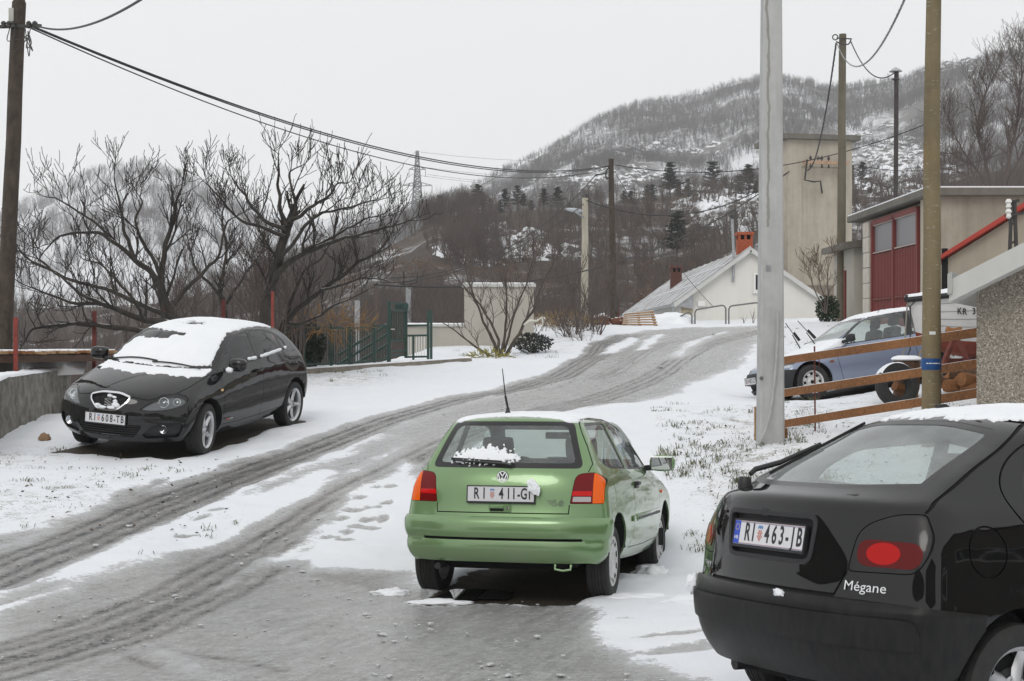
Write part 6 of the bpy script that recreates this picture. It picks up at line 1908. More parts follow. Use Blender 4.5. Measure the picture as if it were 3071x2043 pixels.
def tree_from_limbs(name, limbs, label, seed, base, rnd_len=1.0, kids=(7, 6, 5), r_tw=.010, up=.55, mats=None, group=None, cat='tree', lens=(1.5, .75, .40), min_kid=.25):
 """limbs: (points, r0, r1); twigs grow off them, curving upwards"""
 rnd = random.Random(seed)
 tb = MB(); cb = MB()
 def twig(p, d, L, r, lv):
  n = 4
  pts = [p.copy()]; rad = [r]; q = p.copy(); v = d.normalized()
  for i in range(n):
   v = (v + Vector((rnd.gauss(0, .16), rnd.gauss(0, .16), rnd.gauss(0, .10) + up * .30))).normalized()
   q = q + v * (L / n); pts.append(q.copy()); rad.append(max(.0060, r * (1 - .62 * (i + 1) / n)))
  cb.tube(pts, rad, 4 if lv == 0 else 3, False)
  if lv + 1 >= len(kids): return
  m = max(1, int(kids[lv + 1] * rnd.uniform(.6, 1.3)))
  for k in range(m):
   t = .15 + .80 * (k + rnd.random()) / m
   i = min(int(t * n), n - 1); s = pts[i].lerp(pts[i + 1], t * n - i)
   ax = (pts[i + 1] - pts[i]).normalized(); az = rnd.random() * 6.283
   per = ax.cross(Vector((math.cos(az), math.sin(az), rnd.uniform(-.4, .4))))
   if per.length < .01: continue
   per.normalize()
   nd = ax * .6 + per * .75 + Vector((0, 0, up * .6))
   twig(s, nd, lens[lv + 1] * rnd_len * rnd.uniform(.6, 1.3), max(.005, rad[i] * .72), lv + 1)
 for li, (P, r0, r1) in enumerate(limbs):
  S = smooth_limb(P, 5)
  S = [q + Vector((nz(q.x, q.y, q.z, 2.3, 2), nz(q.y, q.z, q.x, 2.3, 2), nz(q.z, q.x, q.y, 2.3, 2))) * .05 * (i > 1) for i, q in enumerate(S)]
  n = len(S)
  rr = [(r0 + (r1 - r0) * (i / (n - 1)) ** .8) * (1 + .10 * nz(i * .7, li, 0, 1, 2)) for i in range(n)]
  tb.tube(S, rr, 9)
  L = sum((S[i + 1] - S[i]).length for i in range(n - 1))
  m = int(kids[0] * max(.6, L / 1.6))
  for k in range(m):
   t = min_kid + (1 - min_kid) * (k + rnd.random()) / m
   f = t * (n - 1); i = min(int(f), n - 2); s = S[i].lerp(S[i + 1], f - i)
   ax = (S[i + 1] - S[i]).normalized(); az = rnd.random() * 6.283
   per = ax.cross(Vector((math.cos(az), math.sin(az), rnd.uniform(-.3, .5))))
   if per.length < .05: continue
   per.normalize()
   nd = ax * .55 + per * .8 + Vector((0, 0, up))
   twig(s, nd, lens[0] * rnd_len * rnd.uniform(.5, 1.25) * (1.0 - .62 * t), max(.007, min(rr[i] * .55, .030)), 0)
  twig(S[-1], S[-1] - S[-2], lens[0] * .28 * rnd_len, r1, 0)
 root = empty(name, base)
 mt, mc = mats or (M_FIG, M_TWIG)
 inv = Matrix.Translation(-Vector(base))
 for b, nm, m in ((tb, 'trunk', mt), (cb, 'crown', mc)):
  o = b.build(nm, m, root, 60); o.data.transform(inv)
 return tag(root, label, cat, group)
def build_trees():
 def L(D, pts, r0, r1, wob=.5, seed=0):
  r = random.Random(seed)
  d0 = D
  P = []
  k = 0
  for (u, v) in pts:
   if D < 30 and v < 520: v = 520 - (520 - v) * .72
   P.append(at(u, v, d0)); d0 += r.uniform(-wob, wob) * .5 + (wob * .35 if seed % 2 else -wob * .35)
  return (P, r0 * .88, r1 * .9)
 g = 'bare trees behind the left car'
 D = 26.5
 tree_from_limbs('fig_tree', [
  L(D, [(612, 800), (606, 735), (618, 670), (640, 600), (655, 545), (668, 500)], .135, .085, .1, 1),
  L(D, [(660, 520), (645, 470), (642, 400), (640, 335), (640, 300)], .06, .012, .3, 2),
  L(D, [(665, 510), (680, 465), (672, 410), (665, 350), (700, 320)], .05, .010, .5, 3),
  L(D, [(668, 505), (705, 470), (745, 430), (775, 390), (800, 375)], .05, .010, .6, 4),
  L(D, [(660, 530), (610, 500), (570, 440), (540, 380), (520, 345)], .055, .010, .6, 5),
  L(D, [(655, 545), (600, 520), (555, 500), (505, 430), (470, 385)], .05, .010, .6, 6),
  L(D, [(625, 640), (690, 588), (760, 560), (850, 535), (930, 505)], .075, .014, .5, 7),
  L(D, [(635, 605), (720, 500), (770, 470), (830, 450), (862, 440)], .045, .010, .8, 8),
  L(D, [(700, 575), (770, 545), (840, 500), (885, 480)], .035, .010, .7, 9)],
  'tall dark bare fig tree right behind the snowy black car', 11, at(612, 800, D), group=g, kids=(4.2, 4, 4), lens=(1.05, .50, .26))
 tree_from_limbs('fig_tree', [
  L(D + 1.5, [(640, 812), (650, 748), (712, 690), (780, 636), (840, 595), (890, 565)], .085, .020, .2, 21),
  L(D + 1.5, [(740, 668), (790, 655), (850, 640), (905, 650)], .035, .010, .5, 22),
  L(D + 1.5, [(660, 735), (690, 640), (740, 590), (790, 520)], .045, .010, .5, 23),
  L(D + 1.5, [(650, 745), (715, 735), (780, 700), (860, 660)], .04, .010, .5, 25)],
  'leaning bare fig tree with snow along its slanting trunk by the green fence', 12, at(640, 812, D + 1.5), group=g, kids=(4.2, 4, 4), lens=(.85, .45, .25))
 D = 25.5
 tree_from_limbs('fig_tree', [
  L(D, [(425, 815), (405, 740), (378, 690), (368, 630), (385, 560), (398, 490), (412, 430), (418, 385)], .115, .012, .2, 31),
  L(D, [(380, 690), (345, 630), (300, 590), (262, 555), (200, 535), (140, 545), (100, 580)], .075, .012, .4, 32),
  L(D, [(310, 598), (288, 540), (280, 470), (268, 410), (262, 355)], .05, .010, .4, 33),
  L(D, [(372, 640), (330, 560), (310, 500), (330, 440), (320, 420)], .045, .010, .6, 34),
  L(D, [(400, 700), (455, 640), (500, 590), (520, 520), (560, 480)], .055, .010, .5, 35),
  L(D, [(415, 745), (330, 705), (240, 668), (150, 640), (60, 590), (35, 560)], .065, .012, .4, 36),
  L(D, [(262, 555), (200, 490), (150, 450), (100, 420)], .035, .010, .4, 37)],
  'wide bare fig tree spreading to the left behind the black car', 13, at(425, 815, D), group=g, kids=(4.2, 4, 4), lens=(1.05, .50, .26))
 D = 23.5
 tree_from_limbs('fig_tree', [
  L(D, [(470, 812), (400, 752), (320, 735), (230, 700), (140, 690), (50, 650)], .10, .012, .3, 41),
  L(D, [(420, 770), (330, 765), (250, 752), (160, 745), (80, 760), (50, 790)], .07, .012, .3, 42),
  L(D, [(250, 708), (180, 670), (120, 620), (70, 590)], .04, .010, .5, 43),
  L(D, [(330, 738), (300, 680), (240, 620), (190, 600)], .04, .010, .5, 44)],
  'low bare fig limbs sprawling over the stone wall at the left edge', 14, at(470, 812, D), group=g, kids=(4.2, 4, 4), lens=(.85, .45, .25))
 D = 28
 tree_from_limbs('fig_tree', [
  L(D, [(545, 820), (520, 740), (505, 660), (520, 580), (510, 500), (520, 440)], .07, .012, .3, 51),
  L(D, [(520, 700), (560, 640), (600, 590), (610, 540)], .04, .010, .5, 52),
  L(D, [(515, 690), (470, 640), (440, 590), (430, 520)], .045, .010, .5, 53)],
  'slender bare tree standing between the two bigger fig trees', 15, at(545, 820, D), group=g, kids=(4, 4, 4), lens=(.8, .42, .25))
 rnd = random.Random(77)
 mt = (M_BARKB, M_BARKB)
 D = 35.5
 tree_from_limbs('bare_shrub', [
  L(D, [(1150, 832), (1130, 780), (1110, 730), (1085, 670), (1070, 620)], .06, .012, .3, 61),
  L(D, [(1152, 832), (1160, 770), (1165, 700), (1160, 640)], .055, .012, .3, 62),
  L(D, [(1155, 832), (1195, 770), (1225, 710), (1250, 650), (1270, 610)], .06, .012, .3, 63),
  L(D, [(1145, 830), (1100, 800), (1060, 770), (1020, 745)], .045, .012, .3, 64),
  L(D, [(1150, 815), (1130, 740), (1060, 650), (1030, 600)], .045, .012, .3, 65),
  L(D, [(1160, 810), (1185, 720), (1215, 640), (1230, 580)], .04, .010, .3, 66)],
  'bare many-stemmed shrub beside the open green gate', 16, at(1152, 834, D), kids=(4, 4, 3), lens=(.85, .45, .28), cat='shrub', mats=(limb_mat('shrub_bark', (.10, .082, .066), (.045, .036, .03), .9, .6), M_BARKB))
 D = 38.5
 tree_from_limbs('bare_shrub', [
  L(D, [(1900, 722), (1890, 660), (1880, 600)], .030, .008, .2, 71), L(D, [(1902, 722), (1905, 650), (1912, 590)], .028, .008, .2, 72),
  L(D, [(1898, 722), (1872, 660), (1862, 620)], .025, .008, .2, 73)],
  'thin bare shrub with withered seed heads against the concrete tower', 17, at(1900, 724, D), kids=(5, 4, 3), lens=(.8, .4, .22), cat='shrub', mats=(M_BARKB, pmat('withered_seed_heads', (.13, .095, .065), .9)))
 D = 52
 tree_from_limbs('bare_tree', [
  L(D, [(2290, 470), (2270, 380), (2250, 300), (2262, 230), (2300, 150)], .085, .015, .6, 81),
  L(D, [(2300, 470), (2320, 380), (2340, 280), (2350, 180), (2352, 110)], .09, .015, .6, 82),
  L(D, [(2285, 450), (2240, 380), (2200, 320), (2180, 270)], .06, .012, .6, 83),
  L(D, [(2280, 440), (2220, 400), (2180, 390)], .05, .012, .6, 84),
  L(D, [(2310, 440), (2350, 360), (2385, 300), (2400, 220)], .07, .012, .6, 85)],
  'big bare reddish tree behind the garage at the right edge', 18, at(2290, 475, D), kids=(6, 6, 6), lens=(1.45, .8, .45), r_tw=.02, cat='tree', mats=(M_BARKB, M_BARKB))
 def leafy(name, c, s, n, size, mat, label, seed, cat='bush', snow=0.0, stem=True, asp=.28):
  r = random.Random(seed)
  root = empty(name, c)
  b = MB()
  for k in range(n):
   while True:
    q = Vector((r.uniform(-1, 1), r.uniform(-1, 1), r.uniform(-1, 1)))
    if .35 < q.length < 1 + .25 * nz(q.x + seed, q.y, q.z, 1.6, 3): break
   p = Vector((q.x * s[0], q.y * s[1], s[2] + q.z * s[2]))
   d = (q + Vector((r.gauss(0, .6), r.gauss(0, .6), r.gauss(.2, .6)))).normalized(); w = d.cross(Vector((r.gauss(0, 1), r.gauss(0, 1), r.gauss(0, 1)))).normalized()
   l_ = size * r.uniform(.6, 1.3)
   b.add([p, p + d * l_ * .5 + w * l_ * asp, p + d * l_, p + d * l_ * .5 - w * l_ * asp], [(0, 1, 2, 3)])
  b.build('foliage', mat, root)
  if stem:
   st = MB()
   for k in range(5):
    a = r.random() * 6.28
    st.tube([Vector((0, 0, -.15)), Vector((math.cos(a) * s[0] * .3, math.sin(a) * s[1] * .3, s[2])), Vector((math.cos(a) * s[0] * .6, math.sin(a) * s[1] * .6, s[2] * 1.6))], [.022, .015, .006], 5)
   st.build('stem', M_BARKB, root)
  return tag(root, label, cat)
 ev = nmat('evergreen_leaves', (.030, .060, .022), .55, 3, .5, 0, col2=(.013, .028, .012))
 ivy = nmat('ivy_leaves', (.018, .028, .014), .5, 3, .5, 0, col2=(.030, .034, .018))
 leafy('evergreen_bush', on_ground(1905, 38.8), (.30, .30, .36), 1500, .075, ev, 'round green bush at the foot of the grey pole by the garage', 3)
 leafy('evergreen_bush', at(1225, 808, 37), (.50, .4, .22), 1300, .075, nmat('snowy_dark_leaves', (.020, .026, .018), .6, 3, .5, 0, col2=(.05, .055, .05)), 'low dark bush under snow beside the bare shrub', 5)
 leafy('ivy_hedge', at(700, 850, 30.2), (.42, .3, .50), 2200, .09, ivy, 'dark ivy hedge swallowing the fence end behind the black car', 6)
 leafy('dry_grass_clump', on_ground(1300, 49), (1.1, .5, .22), 900, .28, nmat('straw', (.30, .21, .10), .9, 5, .4, 0), 'straw coloured dry grass beside the two poles at the crest', 8, 'grass', stem=False, asp=.04)
 leafy('dry_creeper', at(770, 768, 29.8), (.75, .25, .20), 240, .40, nmat('dry_vine', (.26, .15, .06), .9, 5, .4, 0), 'orange dry creeper hanging over the green fence', 9, 'creeper', stem=False, asp=.025)
 leafy('yellow_weeds', at(1128, 838, 35.2), (.55, .3, .16), 300, .16, nmat('yellow_weed', (.30, .27, .08), .9, 5, .4, 0), 'yellowish weeds under the bare shrub', 10, 'weeds', stem=False, asp=.10)
 V = [bare_tree_mesh(200 + s, 2.6, 9, 2, .03, .6, kids=6, up=.3) for s in range(4)]
 pts = []
 for k in range(150):
  u = rnd.uniform(-60, 700); D = rnd.uniform(27, 44); x = (u - 1178) / 3273 * D
  pts.append((x, D, gz(x, D) - .1, rnd.uniform(.7, 1.5), rnd.random() * 6.28, rnd.randrange(4)))
 for k in range(130):
  u = rnd.uniform(760, 1390); D = rnd.uniform(40, 60); x = (u - 1178) / 3273 * D
  pts.append((x, D, min(gz(x, D), 2 - (40 / 3273) * D) - .4, rnd.uniform(.8, 1.6), rnd.random() * 6.28, rnd.randrange(4)))
 scatter('undergrowth', 'tangled bare undergrowth behind the fence and trees', pts, V, M_BARKB)
# ================================================================ buildings, poles, fences, boat
def plaster(name, col, col2, scale=1.2, stain=.4, rough=.9, fine=40, bump=.25):
 if name in MATS: return MATS[name]
 m = pmat(name, col, rough, spec=.2); t = NT(m); g = t.co('Object')
 a = t.noise(g, scale, 6, .65); b = t.noise(t.mp(g, (5, 5, .6)), scale, 5, .6); c = t.noise(g, fine, 4, .7)
 f = t.math('ADD', t.math('MULTIPLY', a, .6), t.math('MULTIPLY', b, .4))
 t.col(t.mix(t.math('MULTIPLY', t.ramp(f, [(.42, 0), (.66, 1)]), stain), col, col2))
 t.bump(t.math('ADD', t.math('MULTIPLY', c, .6), t.math('MULTIPLY', a, .4)), bump, .02)
 return m
M_BEIGE = plaster('beige_plaster', (.41, .37, .305), (.23, .205, .165), 1.1, .6)
M_GREYP = plaster('grey_render', (.42, .40, .35), (.30, .285, .25), .8, .5)
M_WHITEP = plaster('white_plaster', (.66, .645, .60), (.52, .50, .46), .7, .35, bump=.1)
M_CONC = plaster('pale_concrete', (.47, .47, .455), (.30, .30, .285), 1.4, .7, bump=.15)
M_CONCD = plaster('dark_concrete', (.17, .16, .14), (.09, .085, .075), 1.4, .7)
M_EAVE = plaster('eave_concrete', (.55, .55, .53), (.40, .40, .38), 1.0, .5)
M_REDP = plaster('red_paint', (.185, .045, .040), (.12, .036, .032), 1.5, .6, .55, bump=.1)
M_WOODP = limb_mat('pole_wood', (.085, .066, .050), (.032, .025, .020), 1.5, 0)
M_PLANK = None
def wood_mat(name, c1, c2, sc=(1.2, 14, 14)):
 if name in MATS: return MATS[name]
 m = pmat(name, c1, .7, spec=.3); t = NT(m); g = t.co('Object')
 a = t.noise(t.mp(g, sc), 2.0, 7, .65, .6); k = t.noise(g, 1.1, 3, .5)
 t.col(t.mix(t.ramp(t.math('ADD', t.math('MULTIPLY', a, .7), t.math('MULTIPLY', k, .3)), [(.36, 0), (.62, 1)]), c2, c1))
 t.bump(a, .3, .006)
 return m
M_PLANK = wood_mat('fresh_plank', (.29, .130, .048), (.13, .055, .022))
M_PALE = wood_mat('pale_wood', (.42, .28, .15), (.25, .15, .08))
M_LOG = wood_mat('log_bark', (.12, .065, .035), (.04, .022, .014), (6, 6, 1.2))
M_GREEN = pmat('green_fence_paint', (.020, .055, .045), .45)
M_RUSTM = nmat('rusty_red_steel', (.155, .040, .028), .7, 12, .4, .2, .004)
M_GALV = nmat('galvanised', (.36, .37, .38), .45, 8, .3, .05, .003, metal=.6)
M_DKMET = nmat('dark_steel', (.05, .048, .046), .6, 10, .3, .1, .003)
M_WIRE = pmat('cable_black', (.018, .018, .018), .6)
M_BRICK = nmat('orange_brick', (.36, .085, .035), .85, 10, .35, .3, .006)
M_BRICKD = nmat('dark_brick', (.11, .045, .035), .9, 10, .35, .3, .006)
M_ROOF = nmat('grey_roof_sheet', (.62, .63, .64), .8, 1.6, .3, .3, .02, col2=(.30, .30, .305))
M_STONE = nmat('plinth_stone', (.27, .225, .18), .9, 5, .35, .4, .02, col2=(.17, .145, .12))
M_QUOIN = nmat('quoin_stone', (.42, .36, .25), .9, 6, .3, .3, .01)
M_DARKW = pmat('dark_window', (.02, .022, .025), .08, 0, .6)
M_WFRAME = pmat('white_frame', (.72, .72, .70), .5)
def snow_strip(parent, P, w, h, name='snow_cover', mat=None):
 """low rounded ridge of snow along points"""
 b = MB(); n = 7; S = [Vector(p) for p in P]
 v = []; f = []
 for i, p in enumerate(S):
  t = (S[min(i + 1, len(S) - 1)] - S[max(i - 1, 0)]); t.z = 0; t.normalize(); sd_ = Vector((-t.y, t.x, 0))
  for k in range(n):
   a = math.pi * k / (n - 1)
   q = p + sd_ * (-math.cos(a)) * w / 2 * (1 + .12 * nz(p.x, p.y, p.z, 9)) + Vector((0, 0, math.sin(a) ** .6 * h * (1 + .5 * nz(p.x, p.y, k, 6))))
   v.append(q)
 for i in range(len(S) - 1):
  for k in range(n - 1): f.append((i * n + k, i * n + k + 1, (i + 1) * n + k + 1, (i + 1) * n + k))
 b.add(v, f)
 return b.build(name, mat or M_SNOW, parent, 70)
def span(a, b, n):
 a, b = Vector(a), Vector(b)
 return [a.lerp(b, i / n) for i in range(n + 1)]
def pole(name, base, top, r0, r1, mat, label, sides=14, cat='pole', cap=True, prof=None):
 root = empty(name, base)
 b = MB(); B0 = Vector((0, 0, -.3)); T0 = Vector(top) - Vector(base)
 P = [B0.lerp(T0, i / 10) for i in range(11)]
 P = [p + Vector((nz(i * .5, base[0], 0, 1), nz(i * .5, base[1], 5, 1), 0)) * r0 * .12 for i, p in enumerate(P)]
 b.tube(P, [r0 + (r1 - r0) * i / 10 for i in range(11)], sides)
 b.build('shaft', mat, root, 50)
 return tag(root, label, cat), T0
def cable(P0, P1, sag, r, label, n=28, twist=0, mat=None, group='overhead cables'):
 P0, P1 = Vector(P0), Vector(P1)
 pts = []
 for i in range(n + 1):
  t = i / n
  pts.append(P0.lerp(P1, t) + Vector((0, 0, -4 * sag * t * (1 - t))) - P0)
 b = MB()
 if twist:
  for s in range(twist):
   q = []
   m = n * 4
   for i in range(m + 1):
    t = i / m; c = P0.lerp(P1, t) + Vector((0, 0, -4 * sag * t * (1 - t))) - P0
    a = i * .9 + s * 6.283 / twist
    q.append(c + Vector((math.cos(a), .5 * math.sin(a), math.sin(a))) * r * .8)
   b.tube(q, r * .75, 5)
 else: b.tube(pts, r, 5)
 o = b.build('cable', mat or M_WIRE, None, 60); o.location = P0
 return tag(o, label, 'cable', group)
def build_poles():
 B = on_ground(1772, 17.0); top = at(1775.5, -300, 17.0)
 root = empty('concrete_pole', B)
 H = top.z - B.z
 b = MB(); rings = 14; v = []; f = []
 for i in range(rings):
  t = i / (rings - 1); w = .152 - .052 * t * 1.0; c = w * .16
  z = -.4 + (H + .4) * t
  x = (top.x - B.x) * t
  for (px, py) in ((-w + c, -w), (w - c, -w), (w, -w + c), (w, w - c), (w - c, w), (-w + c, w), (-w, w - c), (-w, -w + c)): v.append((x + px, py, z))
 for i in range(rings - 1):
  for k in range(8): f.append((i * 8 + k, i * 8 + (k + 1) % 8, (i + 1) * 8 + (k + 1) % 8, (i + 1) * 8 + k))
 f.append(tuple((rings - 1) * 8 + k for k in range(8)))
 cm = plaster('pole_concrete', (.46, .465, .46), (.27, .265, .25), 2.2, .55, bump=.12)
 t_ = NT(cm); g = t_.co('Object')
 sx, sy, sz = t_.sep(g)
 wv = t_.math('ADD', sx, t_.math('MULTIPLY', t_.math('SUBTRACT', t_.noise(t_.mp(g, (.01, .01, 1.0)), 1.6, 4, .6), .5), .16))
 st = t_.math('ABSOLUTE', t_.math('ADD', wv, .045))
 thk = t_.math('MULTIPLY', t_.noise(t_.mp(g, (.01, .01, 1)), 3.0, 3, .6), .030)
 mask = t_.math('MULTIPLY', t_.math('LESS_THAN', st, thk), t_.math('GREATER_THAN', sz, 2.6))
 old = t_.b.inputs['Base Color'].links[0].from_socket
 t_.col(t_.mix(t_.math('MULTIPLY', mask, .65), old, (.20, .185, .155)))
 b.add(v, f).build('shaft', cm, root)
 cd = MB().tube([q - B for q in smooth_limb([at(1790, 716, 16.80), at(1789, 790, 16.80), at(1782, 880, 16.80), at(1771, 960, 16.78), at(1757, 1000, 16.72), at(1746, 1022, 16.70), at(1742, 1030, 16.75)], 4)], .017, 8).build('cable_conduit', nmat('grey_conduit', (.40, .40, .40), .5, 8, .2, 0), root, 60)
 q = MB().lathe([(.001, -.006), (.024, -.006), (.024, .004)], 12, o=at(1752, 871, 16.84) - B, axis='y').build('plugged_hole', M_CONCD, root)
 q = MB().box(at(1768, 617, 16.86) - B, (.055, .008, .07)).build('small_plate', M_GALV, root)
 tag(root, 'thick pale grey concrete pole with a dried water stain, nearest the rails', 'pole')
 D = 15.2
 B2 = on_ground(2142, D); B2.z -= .1
 pm = plaster('mossy_pole', (.225, .180, .105), (.105, .088, .060), 1.0, .9, .85, 60, .2)
 t_ = NT(pm); g = t_.co('Object')
 fl = t_.noise(t_.mp(g, (9, 9, 30)), 1.6, 3, .5); oc = t_.noise(t_.mp(g, (1, 1, .9)), 1.2, 3, .5)
 old = t_.b.inputs['Base Color'].links[0].from_socket
 c = t_.mix(t_.ramp(fl, [(.63, 0), (.68, .6)]), old, (.34, .33, .28))
 t_.col(t_.mix(t_.ramp(oc, [(.60, 0), (.70, .55)]), c, (.30, .17, .045)))
 root, T0 = pole('utility_pole', B2, at(2149, -300, D), .106, .070, pm, 'slim mossy brown pole wrapped with a torn blue band', 20)
 k = (at(2142, 838, D).z - B2.z) / T0.z
 c0 = T0 * k; rr = .106 + (.070 - .106) * k
 bd = MB()
 n = 40; v = []; f = []
 for i in range(n + 1):
  a = 2 * math.pi * i / n
  for j, zz in enumerate((-.062, .060)):
   v.append(c0 + Vector((math.cos(a) * (rr + .004), math.sin(a) * (rr + .004), zz + .006 * nz(a * 2, j, 0, 2))))
 for i in range(n): f.append((2 * i, 2 * i + 2, 2 * i + 3, 2 * i + 1))
 bl = nmat('blue_tape', (.012, .075, .25), .4, 9, .4, .1, .002)
 bo = MB().add(v, f).build('blue_band', bl, root, 50)
 wt = MB()
 for (a, w) in ((-2.25, .022), (-1.95, .03), (-1.62, .026), (-1.35, .034), (-1.0, .02)):
  wt.box(c0 + Vector((math.cos(a) * (rr + .006), math.sin(a) * (rr + .006), .008)), (w, .003, .010), Matrix.Rotation(a + math.pi / 2, 3, 'Z'))
 wt.build('band_print', M_WFRAME, bo)
 a = -1.75
 MB().box(c0 + Vector((math.cos(a) * (rr + .004), math.sin(a) * (rr + .004), .33)), (.065, .004, .035), Matrix.Rotation(a + math.pi / 2, 3, 'Z'), bev=.001).build('white_tag', M_WFRAME, root)
 D = 22
 B3 = at(-6, 860, D); B3.z = gz(B3.x, B3.y) - .1
 B3 = Vector((at(-4, 830, D).x, D, B3.z))
 root, T0 = pole('timber_pole', B3, at(44, 6, D), .135, .105, M_WOODP, 'dark leaning timber pole at the left edge carrying the cables')
 MB().lathe([(.105, -.02), (.08, .06), (.02, .13)], 14, o=T0).build('pointed_top', M_WOODP, root, 50)
 MB().box(at(28, 38, D - .05) - B3, (.08, .12, .24), bev=.01).build('junction_box', nmat('grey_box', (.42, .42, .38), .6, 6, .2, 0), root)
 hw = MB()
 hw.bar(at(-10, 62, D - .1) - B3, at(95, 60, D - .1) - B3, .04, .05)
 for u in (8, 20, 30, 66, 80): hw.lathe([(.02, -.05), (.045, -.03), (.03, 0), (.045, .03), (.02, .06)], 10, o=at(u, 58, D - .16) - B3)
 for k, (u, v_) in enumerate(((60, 110), (66, 130), (75, 118), (30, 120), (18, 95))): hw.tube([q - B3 for q in smooth_limb([at(70 - k * 12, 66, D - .2), at(u, v_, D - .2), at(72 - k * 3, 100 - k * 4, D - .18), at(64, 72, D - .15)], 4)], .008, 5)
 hw.build('insulator_bracket', M_DKMET, root, 50)
 D = 52
 B4 = on_ground(1412, D); root, T0 = pole('timber_pole', B4, at(1406, 366, D), .15, .095, M_WOODP, 'tall brown timber pole standing at the road crest')
 h = MB()
 h.bar(at(1398, 398, D - .2) - B4, at(1368, 404, D - .2) - B4, .05, .05)
 h.tube([q - B4 for q in smooth_limb([at(1401, 385, D - .2), at(1394, 398, D - .25), at(1396, 412, D - .25), at(1401, 408, D - .2)], 4)], .03, 5)
 h.box(at(1418, 700, D - .15) - B4, (.16, .05, .55))
 h.build('pole_fittings', M_DKMET, root, 50)
 MB().box(at(1421, 720, D + .1) - B4, (.10, .25, 1.1)).build('rusty_stay', M_RUSTM, root)
 D = 54
 B5 = on_ground(1345, D); root, T0 = pole('lamp_post', B5, at(1346, 456, D), .155, .115, plaster('lamp_concrete', (.42, .395, .32), (.30, .27, .21), 2, .5), 'pale concrete lamp post beside the timber pole at the crest', cat='lamp post')
 l = MB()
 l.tube([q - B5 for q in smooth_limb([at(1342, 500, D - .15), at(1334, 494, D - .4), at(1322, 487, D - .6)], 3)], .035, 6)
 l.build('lamp_arm', M_GALV, root, 50)
 lp = at(1322, 484, D - .65) - B5
 MB().lathe([(.01, -.34), (.10, -.26), (.14, -.05), (.12, .18), (.05, .32), (.01, .34)], 12, axis='x').build('lamp_head', nmat('lamp_grey', (.42, .45, .48), .4, 5, .1, 0), root, 50).data.transform(Matrix.Translation(lp) @ Matrix.Diagonal((1, 1, .55, 1)) @ Matrix.Rotation(.25, 4, 'Y'))
 D = 40
 B6 = on_ground(1935, D); root, T0 = pole('utility_pole', B6, at(1939, 79, D), .125, .10, plaster('old_concrete_pole', (.155, .14, .105), (.085, .075, .055), 1.2, .8), 'brownish grey pole between the tower and the garage')
 h = MB()
 ring = [(math.cos(a) * .075, 0, math.sin(a) * .075) for a in np.linspace(0, 6.283, 13)]
 for (u, v_) in ((1922, 86),): h.tube([at(u, v_, D - .15) - B6 + Vector(q) for q in ring], .018, 5)
 h.tube([at(1925, 88, D - .15) - B6, at(1960, 90, D - .15) - B6], .02, 5)
 h.tube([q - B6 for q in smooth_limb([at(1924, 96, D - .15), at(1938, 102, D - .2), at(1952, 102, D - .2), at(1958, 92, D - .15)], 4)], .02, 5)
 h.build('cable_hooks', M_DKMET, root, 50)
 return
def build_cables():
 D0, D1 = 22, 52
 a = at(72, 64, D0); e = at(1400, 384, D1)
 def sag_for(a, e, u, v):
  lo, hi = -3, 8
  for _ in range(40):
   s = (lo + hi) / 2
   best = min((abs(1178 + 3273 * (p := a.lerp(e, t) + Vector((0, 0, -4 * s * t * (1 - t)))).x / p.y - u), 784 - 3273 * (p.z - 2) / p.y) for t in np.linspace(.01, .99, 200))
   if best[1] < v: lo = s
   else: hi = s
  return (lo + hi) / 2
 for i, (v0, v1, um, vm, r) in enumerate(((60, 382, 640, 275, .016), (62, 384, 640, 279, .014), (66, 388, 640, 296, .012))):
  A, E = at(72, v0, D0), at(1400, v1, D1)
  cable(A, E, sag_for(A, E, um, vm), r, ('upper', 'middle', 'lowest')[i] + ' of the long cables from the left timber pole to the crest pole', 40)
 cable(at(75, 56, D0), at(420, -70, 12), .25, .014, 'cable rising from the left timber pole out of the picture')
 cable(at(-2, 66, D0 + .1), at(-300, 90, 14), .2, .012, 'cable leaving the left timber pole to the left')
 A = at(1832, 382, 59.5)
 cable(A, at(860, 655, 40), 1.6, .024, 'thick cable from the tower down to the left behind the trees', 40)
 cable(at(1350, 462, 53.8), A, 1.2, .022, 'cable from the lamp post to the tower', 30)
 cable(at(1370, 404, 51.8), at(900, 640, 38), .9, .018, 'cable from the crest pole down to the left')
 cable(at(1343, 470, 53.8), at(930, 650, 40), .5, .016, 'cable from the lamp post down to the left')
 cable(at(1416, 380, 52), at(2140, 282, 46), .8, .016, 'thin cable from the crest pole across to the right', 36)
 cable(at(1418, 402, 52), at(1640, 705, 57), .3, .010, 'house wire from the crest pole to the white house')
 cable(at(1924, 100, 40), at(1858, 392, 58.8), .9, .019, 'twisted cable from the brown pole down to the tower', 30, 3)
 cable(at(1926, 100, 39.8), at(2110, -70, 17.5), .9, .012, 'snow coated twisted cable rising from the brown pole to the upper right', 40, 3, mat=M_SNOWC)
 cable(at(1957, 94, 40), at(2060, 166, 36), .5, .016, 'slack cable from the brown pole to the flue pipe')
 cable(at(1964, 378, 60), at(2330, 345, 52), .5, .014, 'wire from the tower to the right behind the flue')
 for i, (u0, v0, u1, v1) in enumerate(((964, 350, 1900, 265), (972, 385, 1900, 310), (948, 402, 1900, 340), (984, 402, 1900, 330))):
  cable(at(u0, v0, 640), at(u1, v1, 900), 14, .07, ('topmost', 'second', 'third', 'lowest')[i] + ' of the faint power lines right of the pylon', 16)
 for i, (u0, v0, u1, v1) in enumerate(((956, 350, 560, 560), (948, 402, 500, 600), (944, 425, 540, 590))):
  cable(at(u0, v0, 640), at(u1, v1, 1000), 12, .07, ('topmost', 'middle', 'lowest')[i] + ' of the faint power lines left of the pylon', 16)
